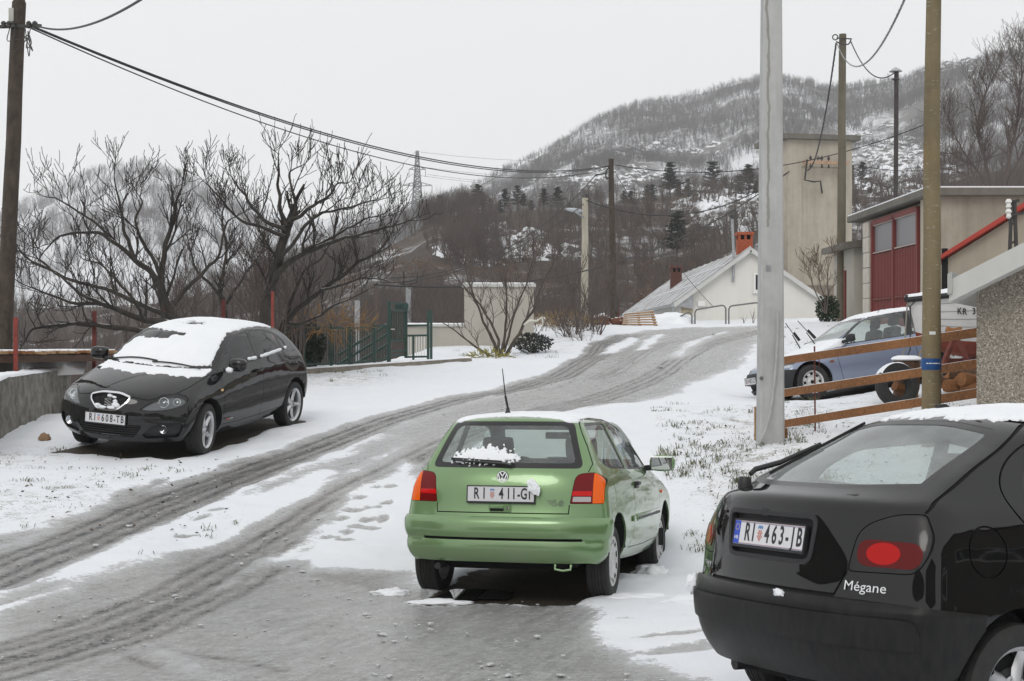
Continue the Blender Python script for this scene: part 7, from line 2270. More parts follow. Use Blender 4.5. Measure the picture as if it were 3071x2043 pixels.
M_SNOWC = nmat('snowy_cable', (.07, .07, .07), .7, 6, .5, 0, col2=(.40, .41, .42))
def build_pylon(near):
 D = 640
 c = at(960, 505, D); S = D / 3273.0
 root = empty('pylon', c)
 lv = [(0, 14), (40, 11), (75, 8), (110, 5.5), (157, 2.2)]
 m = nmat('pylon_steel', (.16, .165, .17), .7, .1, .1, 0)
 b = MB(); r = .30
 def P(k, s, t):
  y, w = lv[k]; return Vector((s * w * S, t * w * S, y * S))
 for k in range(4):
  for s in (1, -1):
   for t in (1, -1): b.bar(P(k, s, t), P(k + 1, s, t), r * 1.3)
  n = 3
  for q in range(n):
   for (s1, t1, s2, t2) in ((1, 1, -1, 1), (1, -1, -1, -1), (1, 1, 1, -1), (-1, 1, -1, -1)):
    A0, A1 = P(k, s1, t1).lerp(P(k + 1, s1, t1), q / n), P(k, s1, t1).lerp(P(k + 1, s1, t1), (q + 1) / n)
    B0, B1 = P(k, s2, t2).lerp(P(k + 1, s2, t2), q / n), P(k, s2, t2).lerp(P(k + 1, s2, t2), (q + 1) / n)
    b.bar(A0, B1, r); b.bar(B0, A1, r); b.bar(A1, B1, r)
 b.build('lattice_mast', m, root)
 for (y, w) in ((115, 19), (78, 34), (37, 23)):
  a = MB()
  for s in (1, -1):
   a.bar(Vector((0, 0, (y + 9) * S)), Vector((s * w * S, 0, y * S)), r); a.bar(Vector((0, 0, (y - 2) * S)), Vector((s * w * S, 0, y * S)), r)
   for q in (.3, .6): a.bar(Vector((s * w * q * S, 0, (y - 1) * S)), Vector((s * w * q * S, 0, (y + 9 * (1 - q)) * S)), r)
   a.bar(Vector((s * w * S, 0, y * S)), Vector((s * w * S, 0, (y - 17) * S)), r * .8)
  a.build('cross_arm', m, root)
 b = MB().bar(Vector((0, 0, -40)), Vector((0, 0, 0)), 2.0); b.build('footing', m, root)
 tag(root, 'distant lattice power pylon on the saddle between the hills', 'pylon')
def wall_bricks(parent, name, org, ux, L, rows, bh, bl, dep, mat, seed, joint=.012, off=.5, jit=.006):
 """courses of separate blocks; org = lower-left, ux = unit vector along, depth along the outward normal"""
 rnd = random.Random(seed); ux = Vector(ux).normalized(); nrm_ = Vector((ux.y, -ux.x, 0))
 me_cache = {}
 for r in range(rows):
  x = -bl * (off if r % 2 else 0)
  while x < L - .02:
   x0 = max(0, x); x1 = min(L, x + bl * (1 + rnd.uniform(-.18, .18)))
   if x1 - x0 > .05:
    w = x1 - x0 - joint; d = dep + rnd.uniform(0, jit)
    c = Vector(org) + ux * ((x0 + x1) / 2) + Vector((0, 0, (r + .5) * bh)) + nrm_ * (d / 2)
    key = round(w, 2)
    if key not in me_cache:
     q = MB().box((0, 0, 0), (key, dep + jit / 2, bh - joint), bev=min(.012, bh * .12)); me_cache[key] = mesh_of(name, q.v, q.f, mat)
    o = link(bpy.data.objects.new(name, me_cache[key]), parent)
    o.location = c; o.rotation_euler = (0, 0, math.atan2(ux.y, ux.x))
   x = x + bl * 1.0 if x1 == L else x1
 return
def window(parent, c, ux, w, h, frame_m, glass_m, muntin=(1, 1), depth=.06, t=.05, name='window', sill=True):
 """framed window: c centre on the wall face, ux along the wall"""
 ux = Vector(ux).normalized(); n_ = Vector((ux.y, -ux.x, 0)); Mx = Matrix((ux, -n_, Vector((0, 0, 1)))).transposed()
 c = Vector(c)
 f = MB()
 for (x, z, dx, dz) in ((0, h / 2 - t / 2, w, t), (0, -h / 2 + t / 2, w, t), (-w / 2 + t / 2, 0, t, h - 2 * t), (w / 2 - t / 2, 0, t, h - 2 * t)):
  f.box(c + Mx @ Vector((x, 0, z)), (dx, depth, dz), Mx)
 for i in range(1, muntin[0]): f.box(c + Mx @ Vector((-w / 2 + w * i / muntin[0], 0, 0)), (t * .6, depth * .7, h - 2 * t), Mx)
 for j in range(1, muntin[1]): f.box(c + Mx @ Vector((0, 0, -h / 2 + h * j / muntin[1])), (w - 2 * t, depth * .65, t * .5), Mx)
 o = f.build(name, frame_m, parent)
 MB().box(c + n_ * (-.005), (w - t, .02, h - t), Mx).build('pane', glass_m, o)
 if sill: MB().box(c + Mx @ Vector((0, 0, -h / 2 - .04)) + n_ * .05, (w + .12, .16, .06), Mx).build('sill', frame_m, o)
 return o
def build_house():
 y0, y1 = 57.0, 83.0; xl, xr, xm = 6.75, 12.45, 9.53
 zb = 2.2; ze = 3.62; zr = 5.62
 root = empty('white_house', (xl, y0, zb)); o_ = Vector((xl, y0, zb))
 L = lambda *p: Vector(p) - o_
 w = MB().prism([(xl - o_.x, 0), (xr - o_.x, 0), (xr - o_.x, ze - zb), (xm - o_.x, zr - zb), (xl - o_.x, ze - zb)], 0, y1 - y0, 'y').build('wall', M_WHITEP, root)
 for sgn, xa, nm in ((-1, xl - .30, 'roof'), (1, xr + .30, 'roof')):
  k = (zr - ze) / (xm - xl) if sgn < 0 else (zr - ze) / (xr - xm)
  za = ze - .30 * k
  P = [(xa, za), (xm, zr), (xm, zr + .10), (xa, za + .09)]
  r = MB().prism([(p[0] - o_.x, p[1] - zb + .02) for p in P], -.22, y1 - y0 + .2, 'y').build(nm, M_ROOF, root)
  n = 13
  if sgn < 0:
   for j in range(n):
    yy = -.22 + (y1 - y0 + .4) * j / (n - 1)
    MB().bar(L(xa, y0 + yy, za + .135), L(xm, y0 + yy, zr + .145), .05, .03).build('roof_rib', M_ROOF, r)
   for f_ in (.35, .68):
    MB().bar(L(xa + (xm - xa) * f_, y0 - .2, za + (zr - za) * f_ + .135), L(xa + (xm - xa) * f_, y1 + .2, za + (zr - za) * f_ + .135), .05, .03).build('roof_lath', M_SNOW, r)
   MB().bar(L(xa - .06, y0 - .3, za - .01), L(xa - .06, y1, za - .01), .13, .10).build('gutter', M_GALV, r)
   MB().bar(L(xa, y0 - .24, za - .02), L(xm, y0 - .24, zr + .0), .06, .16).build('bargeboard', M_EAVE, r)
  else: MB().bar(L(xa, y0 - .24, za - .02), L(xm, y0 - .24, zr + .0), .06, .16).build('bargeboard', M_EAVE, r)
 MB().prism([(xl - .45 - o_.x, ze - zb - .20), (xl + .48 - o_.x, ze - zb - .36), (xl + .48 - o_.x, ze - zb + .30), (xl - .28 - o_.x, ze - zb - .02)], -.20, -.02, 'y').build('eave_box', M_GALV, root)
 MB().tube([L(xl - .30, y0 - .22, ze - .25), L(xl - .30, y0 - .22, ze - .60), L(xl - .02, y0 - .18, ze - .85), L(xl - .02, y0 - .18, zb)], .05, 8).build('downpipe', M_GALV, root, 50)
 wall_bricks(root, 'quoin_stone', L(xl + .02, y0, zb + .05), (1, 0, 0), .48, 6, .21, .30, .03, M_QUOIN, 4, .016)
 window(root, at(1752, 650, y0 - .02) - o_, (1, 0, 0), .62, .74, M_WFRAME, M_DARKW, (1, 1), .08, .07)
 window(root, L(xl, 0, 0) + Vector((-.02, 3.0, 2.95 - zb + .1)), (0, -1, 0), .9, .7, M_WFRAME, M_DARKW, (2, 1), .08, .06)
 MB().box(at(1614, 699, y0 - .08) - o_, (.30, .12, .22), bev=.01).build('meter_box', M_WFRAME, root)
 mp = MB().tube([at(1686, 650, y0 - .15) - o_, at(1689, 605, y0 - .15) - o_, at(1688, 588, y0 - .15) - o_, at(1685, 505, y0 - .15) - o_], .055, 8).build('cable_mast', M_GALV, root, 50)
 MB().lathe([(.09, -.06), (.10, .02), (.03, .10)], 10, o=at(1684, 497, y0 - .15) - o_).build('mast_cap', M_DKMET, mp)
 for (u, v0, v1, D, wd, mat, nm, lab) in ((1713, 534, 600, 58.0, .62, M_BRICK, 'chimney', 'orange brick chimney'), (1555.5, 611, 668, 71.0, .56, M_BRICKD, 'chimney', 'sooty dark chimney')):
  c = at(u, v1, D); h = (v1 - v0) / 3273 * D
  ch = MB().box(c - o_ + Vector((0, 0, h * .36)), (wd * .93, wd * .93, h * .72)).build(nm, mat, root); ch['label'] = lab
  nrow = 7
  for side_ in range(2):
   ux = ((1, 0, 0), (0, -1, 0))[side_]
   org = c - o_ + (Vector((-wd * .465, -wd * .465, 0)) if side_ == 0 else Vector((-wd * .465, wd * .465, 0)))
   wall_bricks(ch, 'brick', org, ux, wd * .93, nrow, h * .70 / nrow, .22, .012, mat, side_ + 3, .012)
  for sx in (-1, 0, 1):
   for sy in (-1, 1): MB().box(c - o_ + Vector((sx * wd * .40, sy * wd * .40, h * .80)), (wd * .14, wd * .14, h * .18)).build('flue_pillar', mat, ch)
  MB().box(c - o_ + Vector((0, 0, h * .80)), (wd * .7, wd * .5, h * .17)).build('flue_opening', M_GAP, ch)
  MB().box(c - o_ + Vector((0, 0, h * .93)), (wd * 1.12, wd * 1.12, h * .10), bev=.01).build('chimney_cap', mat, ch)
 tag(root, 'white gabled house with grey roof and two chimneys at the top of the road', 'house')
 for i, (u0, v0, u1, v1, vb) in enumerate(((1548, 733, 1592, 719, 750), (1599, 712, 1670, 703, 750), (1677, 704, 1748, 697, 748))):
  D = 53.0
  g0, g1 = on_ground(u0, D), on_ground(u1, D)
  c = (g0 + g1) / 2
  P = [g0, at(u0, v0 + 8, D), at(u0 + 3, v0 + 2, D), at(u0 + 8, v0, D), at(u1 - 8, v1, D), at(u1 - 3, v1 + 2, D), at(u1, v1 + 8, D), g1]
  if i == 0: P = [at(1548, 735, D)] + P[3:]
  o = MB().tube([p - c for p in P], .030, 8).build('hoop_railing', nmat('grey_tube', (.14, .145, .14), .5, 6, .2, 0), None, 50)
  o.location = c
  tag(o, ('short hoop railing by the quoin stones, leftmost of the three', 'middle hoop railing in front of the white house', 'hoop railing nearest the concrete pole')[i], 'railing', 'hoop railings before the white house')
def build_tower():
 D = 59.0
 c0 = at(1813, 728, D); c0.z = 2.9
 ang = math.atan2(1.5, 2.95)          # front face runs back to the right
 ux = Vector((math.cos(.42), math.sin(.42), 0)); uy = Vector((-ux.y, ux.x, 0))
 W = 2.85; Z = 10.35 - c0.z
 root = empty('transformer_tower', c0, 0.20)
 MB().box((W / 2, W / 2, Z / 2), (W - .12, W - .12, Z)).build('wall', M_BEIGE, root)
 pl = .62
 for (x, y) in ((pl / 2, pl / 2), (W - pl / 2, pl / 2), (pl / 2, W - pl / 2), (W - pl / 2, W - pl / 2)):
  MB().box((x, y, Z / 2 + .05), (pl, pl, Z - .1)).build('corner_pilaster', M_BEIGE, root)
 for (c, d) in (((W / 2, .07, Z - .55), (W - 2 * pl, .14, 1.1)), ((.07, W / 2, Z - .55), (.14, W - 2 * pl, 1.1))):
  MB().box(c, d).build('top_band', M_BEIGE, root)
 MB().box((W / 2, W / 2, Z + .11), (W + .55, W + .55, .22), bev=.02).build('roof_slab', M_CONCD, root)
 for (org, u) in (((-.04, -.04, 0), (1, 0, 0)), ((-.04, W + .04, 0), (0, -1, 0))):
  wall_bricks(root, 'plinth_stone', org, u, W + .08, 4, .33, .52, .07, M_STONE, 8 if u[0] else 9, .02)
 MB().box((W / 2, W / 2, 1.36), (W + .16, W + .16, .09), bev=.01).build('plinth_cap', M_STONE, root)
 window(root, (-.02 + .01, W / 2, 4.35), (0, -1, 0), .55, 1.35, M_WFRAME, pmat('dull_pane', (.20, .21, .22), .3), (3, 4), .08, .05)
 dr = MB().box((-.055, W / 2, .9), (.07, .95, 1.85)).build('door', pmat('pale_blue_door', (.40, .46, .55), .5), root)
 MB().box((-.10, W / 2, 1.15), (.02, .35, .35)).build('notice', M_WFRAME, dr)
 za = at(1890, 375, D).z - c0.z
 arm = MB().bar((.55, -.35, za), (2.55, -.35, za), .10, .14).bar((.75, -.35, za), (.75, 0, za - .15), .06).bar((2.3, -.35, za), (2.3, 0, za - .15), .06).build('cross_arm', nmat('rusty_arm', (.42, .33, .24), .7, 8, .4, 0, col2=(.30, .15, .07)), root)
 for x in (.85, 1.35, 1.65, 2.15): MB().lathe([(.02, -.22), (.06, -.18), (.03, -.12), (.02, .0), (.03, .12), (.07, .16), (.04, .24), (.01, .28)], 8, o=(x, -.35, za)).build('insulator', M_DKMET if x < 2 else M_WFRAME, arm, 50)
 MB().tube([Vector((.68, -.4, za + .1)), Vector((.55, -.45, za - .75)), Vector((1.0, -.3, za - .8)), Vector((1.35, -.2, za - .75)), Vector((1.45, -.15, za - 1.25))], .035, 6).build('hanging_cable', M_WIRE, root, 50)
 MB().lathe([(.001, 0), (.09, 0), (.10, .03)], 12, o=(1.35, -.0, Z - .75), axis='y').build('vent_hole', M_GAP, root)
 tag(root, 'tall beige concrete transformer tower on a stone plinth', 'tower')
def build_garage():
 x0, x1, y0, y1, zb, zt = 9.35, 15.5, 31.5, 38.4, 1.9, 5.20
 root = empty('garage', (x0, y0, zb)); o_ = Vector((x0, y0, zb)); H = zt - zb; Wy = y1 - y0
 MB().box(((x1 - x0) / 2 + .1, Wy / 2, H / 2), (x1 - x0 - .1, Wy, H)).build('wall', plaster('garage_plaster', (.37, .335, .275), (.20, .175, .14), .9, .8, fine=25, bump=.5), root)
 r = MB().box(((x1 - x0) / 2, Wy / 2, H + .08), (x1 - x0 + .5, Wy + .5, .17), bev=.02).build('roof_slab', M_CONCD, root)
 MB().box(((x1 - x0) / 2, Wy / 2, H + .18), (x1 - x0 + .46, Wy + .46, .03)).build('snow_cover', M_SNOW, r)
 dy0, dy1 = 1.05, 5.15
 dz1 = H - .18; zm = dz1 - .78
 d = MB()
 for yy in (dy0, (dy0 + dy1) / 2, dy1): d.box((-.03, yy, dz1 / 2), (.14, .11, dz1))
 d.box((-.03, (dy0 + dy1) / 2, dz1), (.14, dy1 - dy0, .12));
 door = d.build('garage_door', M_REDP, root)
 for half in range(2):
  a = dy0 + half * (dy1 - dy0) / 2 + .06; b = a + (dy1 - dy0) / 2 - .12
  MB().box((.0, (a + b) / 2, (zm + dz1) / 2 - .02), (.03, b - a, dz1 - zm - .10)).build('pane', pmat('dusty_pane', (.20, .20, .21), .35), door)
  fr = MB()
  for zz in (zm, dz1 - .07): fr.box((-.045, (a + b) / 2, zz), (.05, b - a, .025))
  fr.build('pane_frame', pmat('pale_putty', (.42, .36, .33), .7), door)
  for zz0, zz1 in ((.0, zm * .48), (zm * .50, zm - .04)):
   MB().box((-.01, (a + b) / 2, (zz0 + zz1) / 2), (.05, b - a, zz1 - zz0)).build('leaf', M_REDP, door)
  n = 14
  me = None
  for k in range(n):
   yy = a + (b - a) * (k + .5) / n
   for zz0, zz1 in ((.0, zm * .48), (zm * .50, zm - .04)):
    q = MB().box((-.042, 0, (zz0 + zz1) / 2), (.035, (b - a) / n * .55, zz1 - zz0), bev=.008).build('slat', M_REDP, door); q.location = (0, yy, 0)
  MB().bar((-.075, a + .1, zm * .49), (-.075, b - .1, zm * .49), .03, .04).build('latch_bar', M_RUSTM, door)
 wall_bricks(root, 'pillar_block', (-.02, dy1 + .75, 0), (0, -1, 0), .62, 8, H / 8.3, .62, .10, plaster('whitewashed_block', (.55, .52, .46), (.36, .33, .28), 2, .6), 3, .014, .0, .02)
 MB().box((-.02, .45, H / 2), (.08, .80, H - .02)).build('front_pillar', plaster('garage_plaster2', (.45, .41, .34), (.28, .25, .20), .9, .7), root)
 tag(root, 'plastered flat-roofed garage with a tall dark red door', 'garage')
 r2 = empty('lean_to', (9.30, 38.7, 1.9))
 MB().prism([(0, 0), (3.5, 0), (3.5, 3.1), (0, 2.62)], 0, 2.4, 'y').build('wall', M_GREYP, r2)
 MB().prism([(-.32, 2.58), (3.6, 3.12), (3.6, 3.30), (-.32, 2.76)], -.25, 2.6, 'y').build('roof_slab', M_CONCD, r2)
 MB().box((-.03, .9, 1.0), (.05, .10, 2.1)).build('door_post', M_REDP, r2)
 tag(r2, 'grey lean-to shed with a sloping roof edge left of the garage', 'shed')
 b = Vector((9.72, 36, 5.3)); b.x = at(2061, 455, 36).x
 root3 = empty('flue_pipe', b)
 h = at(2062, 165, 36).z - b.z
 MB().tube([Vector((0, 0, -.1)), Vector((.02, 0, h))], .058, 10).build('pipe', nmat('rusty_dark_pipe', (.045, .035, .035), .6, 6, .3, 0), root3, 50)
 MB().lathe([(.17, h - .0), (.10, h + .06), (.01, h + .11)], 12).build('cap', nmat('cap_metal', (.40, .40, .40), .5, 6, .2, 0), root3, 50)
 MB().lathe([(.075, h - .22), (.11, h - .2), (.075, h - .17)], 12).build('collar', M_DKMET, root3, 50)
 tag(root3, 'tall thin dark flue pipe with a small cap above the garage roof', 'flue')
 y = 25.5
 pts = [at(2172, 760, y), at(2172, 600, y), at(2320, 512, y), at(2500, 405, y), at(2500, 760, y)]
 root4 = empty('outbuilding', (pts[0].x, y, 1.9), R(-32)); o4 = Vector((pts[0].x, y, 1.9))
 MB().prism([(p.x - o4.x, (p.z - o4.z) if i not in (0, 4) else 0) for i, p in enumerate(pts)], 0, 4.5, 'y').build('wall', plaster('ochre_plaster', (.38, .34, .27), (.26, .23, .18), 1, .6), root4)
 a, b_ = at(2160, 606, y - .15) - o4, at(2320, 511, y - .15) - o4
 e = at(2500, 404, y - .15) - o4
 rv = MB().prism([(a.x, a.z), (b_.x, b_.z), (e.x, e.z), (e.x, e.z + .09), (b_.x, b_.z + .085), (a.x, a.z + .07)], -.18, 4.6, 'y').build('red_verge', plaster('red_sheet', (.42, .06, .045), (.30, .05, .04), 1.5, .5, .5, bump=.05), root4)
 MB().box((.02, -.02, 1.15), (.10, .05, 1.2)).build('dark_gap', M_GAP, root4)
 tag(root4, 'low plastered outbuilding with a bright red roof verge', 'outbuilding')
def build_pebble_house():
 D = 13.8
 c = at(2247, 930, D); x0 = c.x; zb = gz(x0, D) - .4
 root = empty('pebbledash_house', (x0, D, zb), R(-24)); o_ = Vector((x0, D, zb))
 peb = pmat('pebbledash', (.3, .28, .25), .85, spec=.3); t = NT(peb); g = t.co('Object')
 v = t.vor(g, 75, 'F1', 1); d = t.vor(g, 75, 'F1', 0)
 cc = t.ramp(t.math('FRACT', t.math('MULTIPLY', t.sep(v)[0], 3.7)), [(0, (.16, .14, .115)), (.3, (.34, .305, .25)), (.55, (.46, .42, .35)), (.8, (.30, .25, .19)), (1, (.68, .65, .58))])
 t.col(t.mix(t.ramp(d, [(.42, 0), (.75, .7)]), cc, (.15, .13, .11)))
 t.bump(t.ramp(d, [(.1, 1), (.6, 0)]), .9, .008)
 ze = at(2247, 668, D).z - zb
 sl = .50
 W = 6.0
 MB().prism([(0, 0), (W, 0), (W, ze), (W / 2, ze + sl * W / 2), (0, ze)], 0, 7, 'y').build('wall', peb, root)
 ov = .205; th = .165
 P = lambda x: ze + sl * x
 a = -ov
 r = MB().prism([(a, P(a) - .02), (.06, P(.06) - .02 - .0), (W / 2, P(W / 2) - .0), (W / 2, P(W / 2) + th + .05), (a, P(a) + th + .02)], -.42, 7.2, 'y').build('roof_slab', M_EAVE, root)
 MB().prism([(W + ov, P(a) - .02), (W / 2, P(W / 2)), (W / 2, P(W / 2) + th + .05), (W + ov, P(a) + th + .02)], -.42, 7.2, 'y').build('roof_slab', M_EAVE, root)
 MB().prism([(a - .012, P(a) + .05), (a + .03, P(a) + .06), (a + .03, P(a) + th + .10), (a - .012, P(a) + th + .08)], -.45, 7.2, 'y').build('eave_edge', plaster('eave_lip', (.42, .42, .40), (.3, .3, .28), 1, .5), r)
 MB().box((W / 2, 3.5, -.2), (W - .02, 6.9, .6)).build('footing', M_CONC, root)
 tag(root, 'pebbledashed house corner with a thick pale concrete roof edge at the right', 'house')
 D2 = 14.4
 b = at(2331, 575, D2)
 rt = empty('roof_post', b)
 s = MB()
 for dx in (-.045, .045): s.bar(Vector((dx, 0, -.35)), Vector((dx * .35, 0, .48)), .03, .03)
 s.bar(Vector((-.04, 0, .05)), Vector((.04, 0, .1)), .02); s.bar(Vector((-.03, 0, .25)), Vector((.03, 0, .28)), .02)
 s.bar(Vector((-.02, 0, .48)), Vector((.06, 0, .50)), .03)
 s.build('post', M_DKMET, rt)
 MB().bar(Vector((-.09, -.02, .34)), Vector((.10, -.02, .37)), .025).build('cross_piece', M_DKMET, rt)
 for z in (.36, .46): MB().lathe([(.01, -.05), (.03, -.03), (.02, 0), (.035, .02), (.02, .05)], 10, o=(-.055, -.03, z)).build('insulator', M_WFRAME, rt, 50)
 tag(rt, 'short black steel roof post with white insulators above the concrete eave', 'post')
def build_rails():
 DL, DR = 18.6, 14.75
 M_ = M_PLANK
 for i, (vl, vr, nm) in enumerate(((831, 766, 'top'), (906, 838, 'middle'), (977, 905, 'lowest'))):
  a = at(1778, vl + 3, DL); b = at(2300, vr - 8, DR)
  o = MB().bar((0, 0, 0), b - a, .026, .098, bev=.003).build('plank_rail', M_, None)
  o.location = a
  tag(o, nm + ' of the three sloping brown plank rails', 'plank rail', 'sloping plank rails')
  me = o.data
  snow_strip(o, [(b - a) * t + Vector((0, 0, .046)) for t in np.linspace(.02, .98, 30)], .020, .008)
 g = on_ground(1876, 17.9)
 top = at(1875, 797, 17.9)
 rt = empty('iron_rod', g)
 MB().tube([Vector((0, 0, -.2)), Vector((-.01, 0, top.z - g.z))], .011, 6).build('rod', M_RUSTM, rt, 50)
 for vv in (828, 900, 972):
  MB().tube([at(1884, vv - 14, 17.75) - g, at(1885, vv + 16, 17.75) - g], .006, 5).build('wire_tie', M_RUSTM, rt)
 tag(rt, 'thin rusty iron rod standing behind the plank rails', 'rod')
 for (u, v0, v1, D, w, lab) in ((1741, 936, 1012, 17.35, .055, 'pale timber stake left of the concrete pole'), (1806, 986, 1030, 17.3, .06, 'short orange timber stub right of the concrete pole')):
  g = on_ground(u, D); h = at(u, v0, D).z - g.z
  o = MB().box((0, 0, h / 2 - .1), (w, .05, h + .2), bev=.004).build('timber_stake', M_PALE if u < 1800 else M_PLANK, None)
  o.location = g; tag(o, lab, 'stake')
def build_boat():
 D = 21.0
 bow = at(2088, 690, D); L = 4.6
 hd = Vector((.975, .22, 0)).normalized()
 root = empty('boat', (bow.x, bow.y, bow.z - 1.05))
 o_ = Vector((bow.x, bow.y, bow.z - 1.05))
 side = Vector((-hd.y, hd.x, 0))      # away from the camera
 ns, nr = 26, 11
 V = [];
 for i in range(ns):
  t = i / (ns - 1)
  hw = .85 * (math.sin(min(1, t / .62) * math.pi / 2) ** .85) * (1 - .12 * max(0, (t - .62) / .38))
  sheer = 1.05 - .05 * math.sin(t * math.pi * .9)
  keel = .42 * (1 - min(1, t / .32)) ** 2.0
  row = []
  for s in (-1, 1):
   pr_ = []
   for k in range(nr):
    q = k / (nr - 1)
    y = hw * (q ** .55) if t > .02 else .02 * q
    z = keel + (sheer - keel) * (q ** 1.55)
    pr_.append((y * s, z))
   row.append(pr_)
  rake = .28
  for s in range(2):
   for (y, z) in row[s]:
    V.append(hd * (t * L + (1 - min(1, t * 4)) * rake * (1 - z / 1.05)) + side * y + Vector((0, 0, z + .15 * t * L)))
 def ix(i, s, k): return (i * 2 + s) * nr + k
 Fw, Fr = [], []
 for i in range(ns - 1):
  for s in range(2):
   for k in range(nr - 1):
    (Fr if k < 4 else Fw).append((ix(i, s, k), ix(i + 1, s, k), ix(i + 1, s, k + 1), ix(i, s, k + 1)))
 Fw.append(tuple(ix(ns - 1, 0, k) for k in range(nr)) + tuple(ix(ns - 1, 1, k) for k in range(nr - 1, 0, -1)))
 wh = nmat('boat_white', (.66, .66, .65), .4, 3, .12, .03, .003)
 h = MB().add(V, Fw).build('hull', wh, root, 40)
 MB().add(V, Fr).build('hull_bottom', nmat('antifouling_red', (.20, .045, .025), .7, 5, .4, .1, .003), root, 40)
 for s, nm in ((0, 'near'), (1, 'far')):
  P = [V[ix(i, s, nr - 1)] for i in range(ns)]
  MB().tube(P, .045, 8).build('rubbing_strake', M_BLACK, root, 60)
  snow_strip(root, [p + Vector((0, 0, .035)) for p in P], .10, .04)
  for k in (5, 6, 7, 8, 9):
   Q = [V[ix(i, s, k)].lerp(V[ix(i, s, min(nr - 1, k + 1))], .1) + side * (-.004 if s == 0 else .004) for i in range(1, ns)]
   MB().tube(Q, .006, 4).build('hull_groove', pmat('groove_grey', (.36, .36, .35), .6), root)
 dk = [V[ix(i, s, nr - 1)] - Vector((0, 0, .08)) for i in range(ns) for s in range(2)]
 MB().add(dk, [(2 * i, 2 * i + 1, 2 * i + 3, 2 * i + 2) for i in range(ns - 1)]).build('snowy_deck', M_SNOW, root)
 tc = None
 for ch_i, ch in enumerate('KR 33'):
  if ch == ' ': continue
  tt = min(np.linspace(.03, .6, 300), key=lambda q_: abs(1178 + 3273 * ((hd * (q_ * L) + V[ix(int(q_ * (ns - 1)), 0, 8)] - hd * (int(q_ * (ns - 1)) / (ns - 1) * L)).x + o_.x) / (V[ix(int(q_ * (ns - 1)), 0, 8)].y + o_.y) - (2206 + ch_i * 11.2)))
  i = int(tt * (ns - 1))
  fr_ = tt * (ns - 1) - i
  def hp(k_):
   k0_ = int(k_); w_ = k_ - k0_
   return V[ix(i, 0, k0_)].lerp(V[ix(i, 0, k0_ + 1)], w_).lerp(V[ix(i + 1, 0, k0_)].lerp(V[ix(i + 1, 0, k0_ + 1)], w_), fr_)
  p = min((hp(k_) for k_ in np.linspace(4, 9.9, 60)), key=lambda q_: abs(784 - 3273 * (q_.z + o_.z - 2) / (q_.y + o_.y) - 717))
  e1 = (V[ix(i + 1, 0, 8)] - V[ix(i, 0, 8)]).normalized(); e2 = (V[ix(i, 0, 9)] - V[ix(i, 0, 8)]).normalized(); n_ = e1.cross(e2).normalized()
  if n_.y > 0: n_ = -n_
  e2 = n_.cross(e1)
  Mx = Matrix((e1, e2, n_)).transposed().to_4x4(); Mx.translation = p + n_ * .014
  text_obj(ch, .135, M_INK, h, Mx @ Matrix.Diagonal((.78, 1, 1, 1)), .001, 'letter', bold=.002)
 gz_ = gz(bow.x, bow.y)
 MB().tube([Vector((.05, -.04, 1.02)), Vector((-.02, -.06, .98)), Vector((-.06, -.05, .3)), at(2060, 850, 20.2) - o_], .011, 6).build('mooring_rope', nmat('grey_rope', (.25, .235, .20), .9, 40, .3, 0), root, 60)
 MB().tube([Vector((.12, -.06, 1.05)), Vector((.02, -.09, .95)), Vector((.02, -.07, .3)), at(2072, 852, 20.2) - o_], .009, 6).build('mooring_rope', M_WIRE, root, 60)
 MB().tube([Vector((.30, -.08, 1.08)), Vector((.26, -.12, .95)), Vector((.28, -.1, .5)), at(2098, 850, 20.2) - o_], .008, 6).build('mooring_rope', nmat('yellow_rope', (.33, .24, .09), .9, 40, .3, 0), root, 60)
 tag(root, 'small white boat lettered KR 33 with a black strake on a trailer', 'boat')
 tr = empty('boat_trailer', (o_.x, o_.y, gz_))
 b = MB()
 f0 = o_ + hd * .9 + Vector((0, -.1, .12)); f1 = o_ + hd * 4.5 + Vector((0, -.1, .12))
 z0 = Vector((o_.x, o_.y, gz_))
 b.bar(f0 - z0, f1 - z0, .07, .10); b.bar(f0 + side * .9 - z0, f1 + side * .9 - z0, .07, .10)
 tr_f = b.build('frame', M_RUSTM, tr)
 a0 = at(2198, 770, 20.6)
 for (u, v_) in ((2168, 846), (2236, 850)):
  MB().bar(a0 - z0, at(u, v_, 20.5) - z0, .06, .06).build('prop', M_RUSTM, tr)
 p = at(2195, 762, 20.6) - z0
 MB().lathe([(.02, -.12), (.065, -.10), (.04, 0), (.065, .10), (.02, .12)], 14, o=p, axis='x').build('keel_roller', nmat('orange_roller', (.30, .12, .03), .6, 10, .3, 0), tr, 50)
 b = MB()
 for q in (1.6, 3.6):
  for w_ in (0, .9):
   s0 = o_ + hd * q + side * w_ + Vector((0, -.1, .12)); s0z = gz(s0.x, s0.y)
   b.bar(s0 - z0, Vector((s0.x, s0.y, s0z - .1)) - z0, .08, .08)
 b.build('stand', M_RUSTM, tr)
 tag(tr, 'rusty red trailer frame propping up the boat', 'trailer')
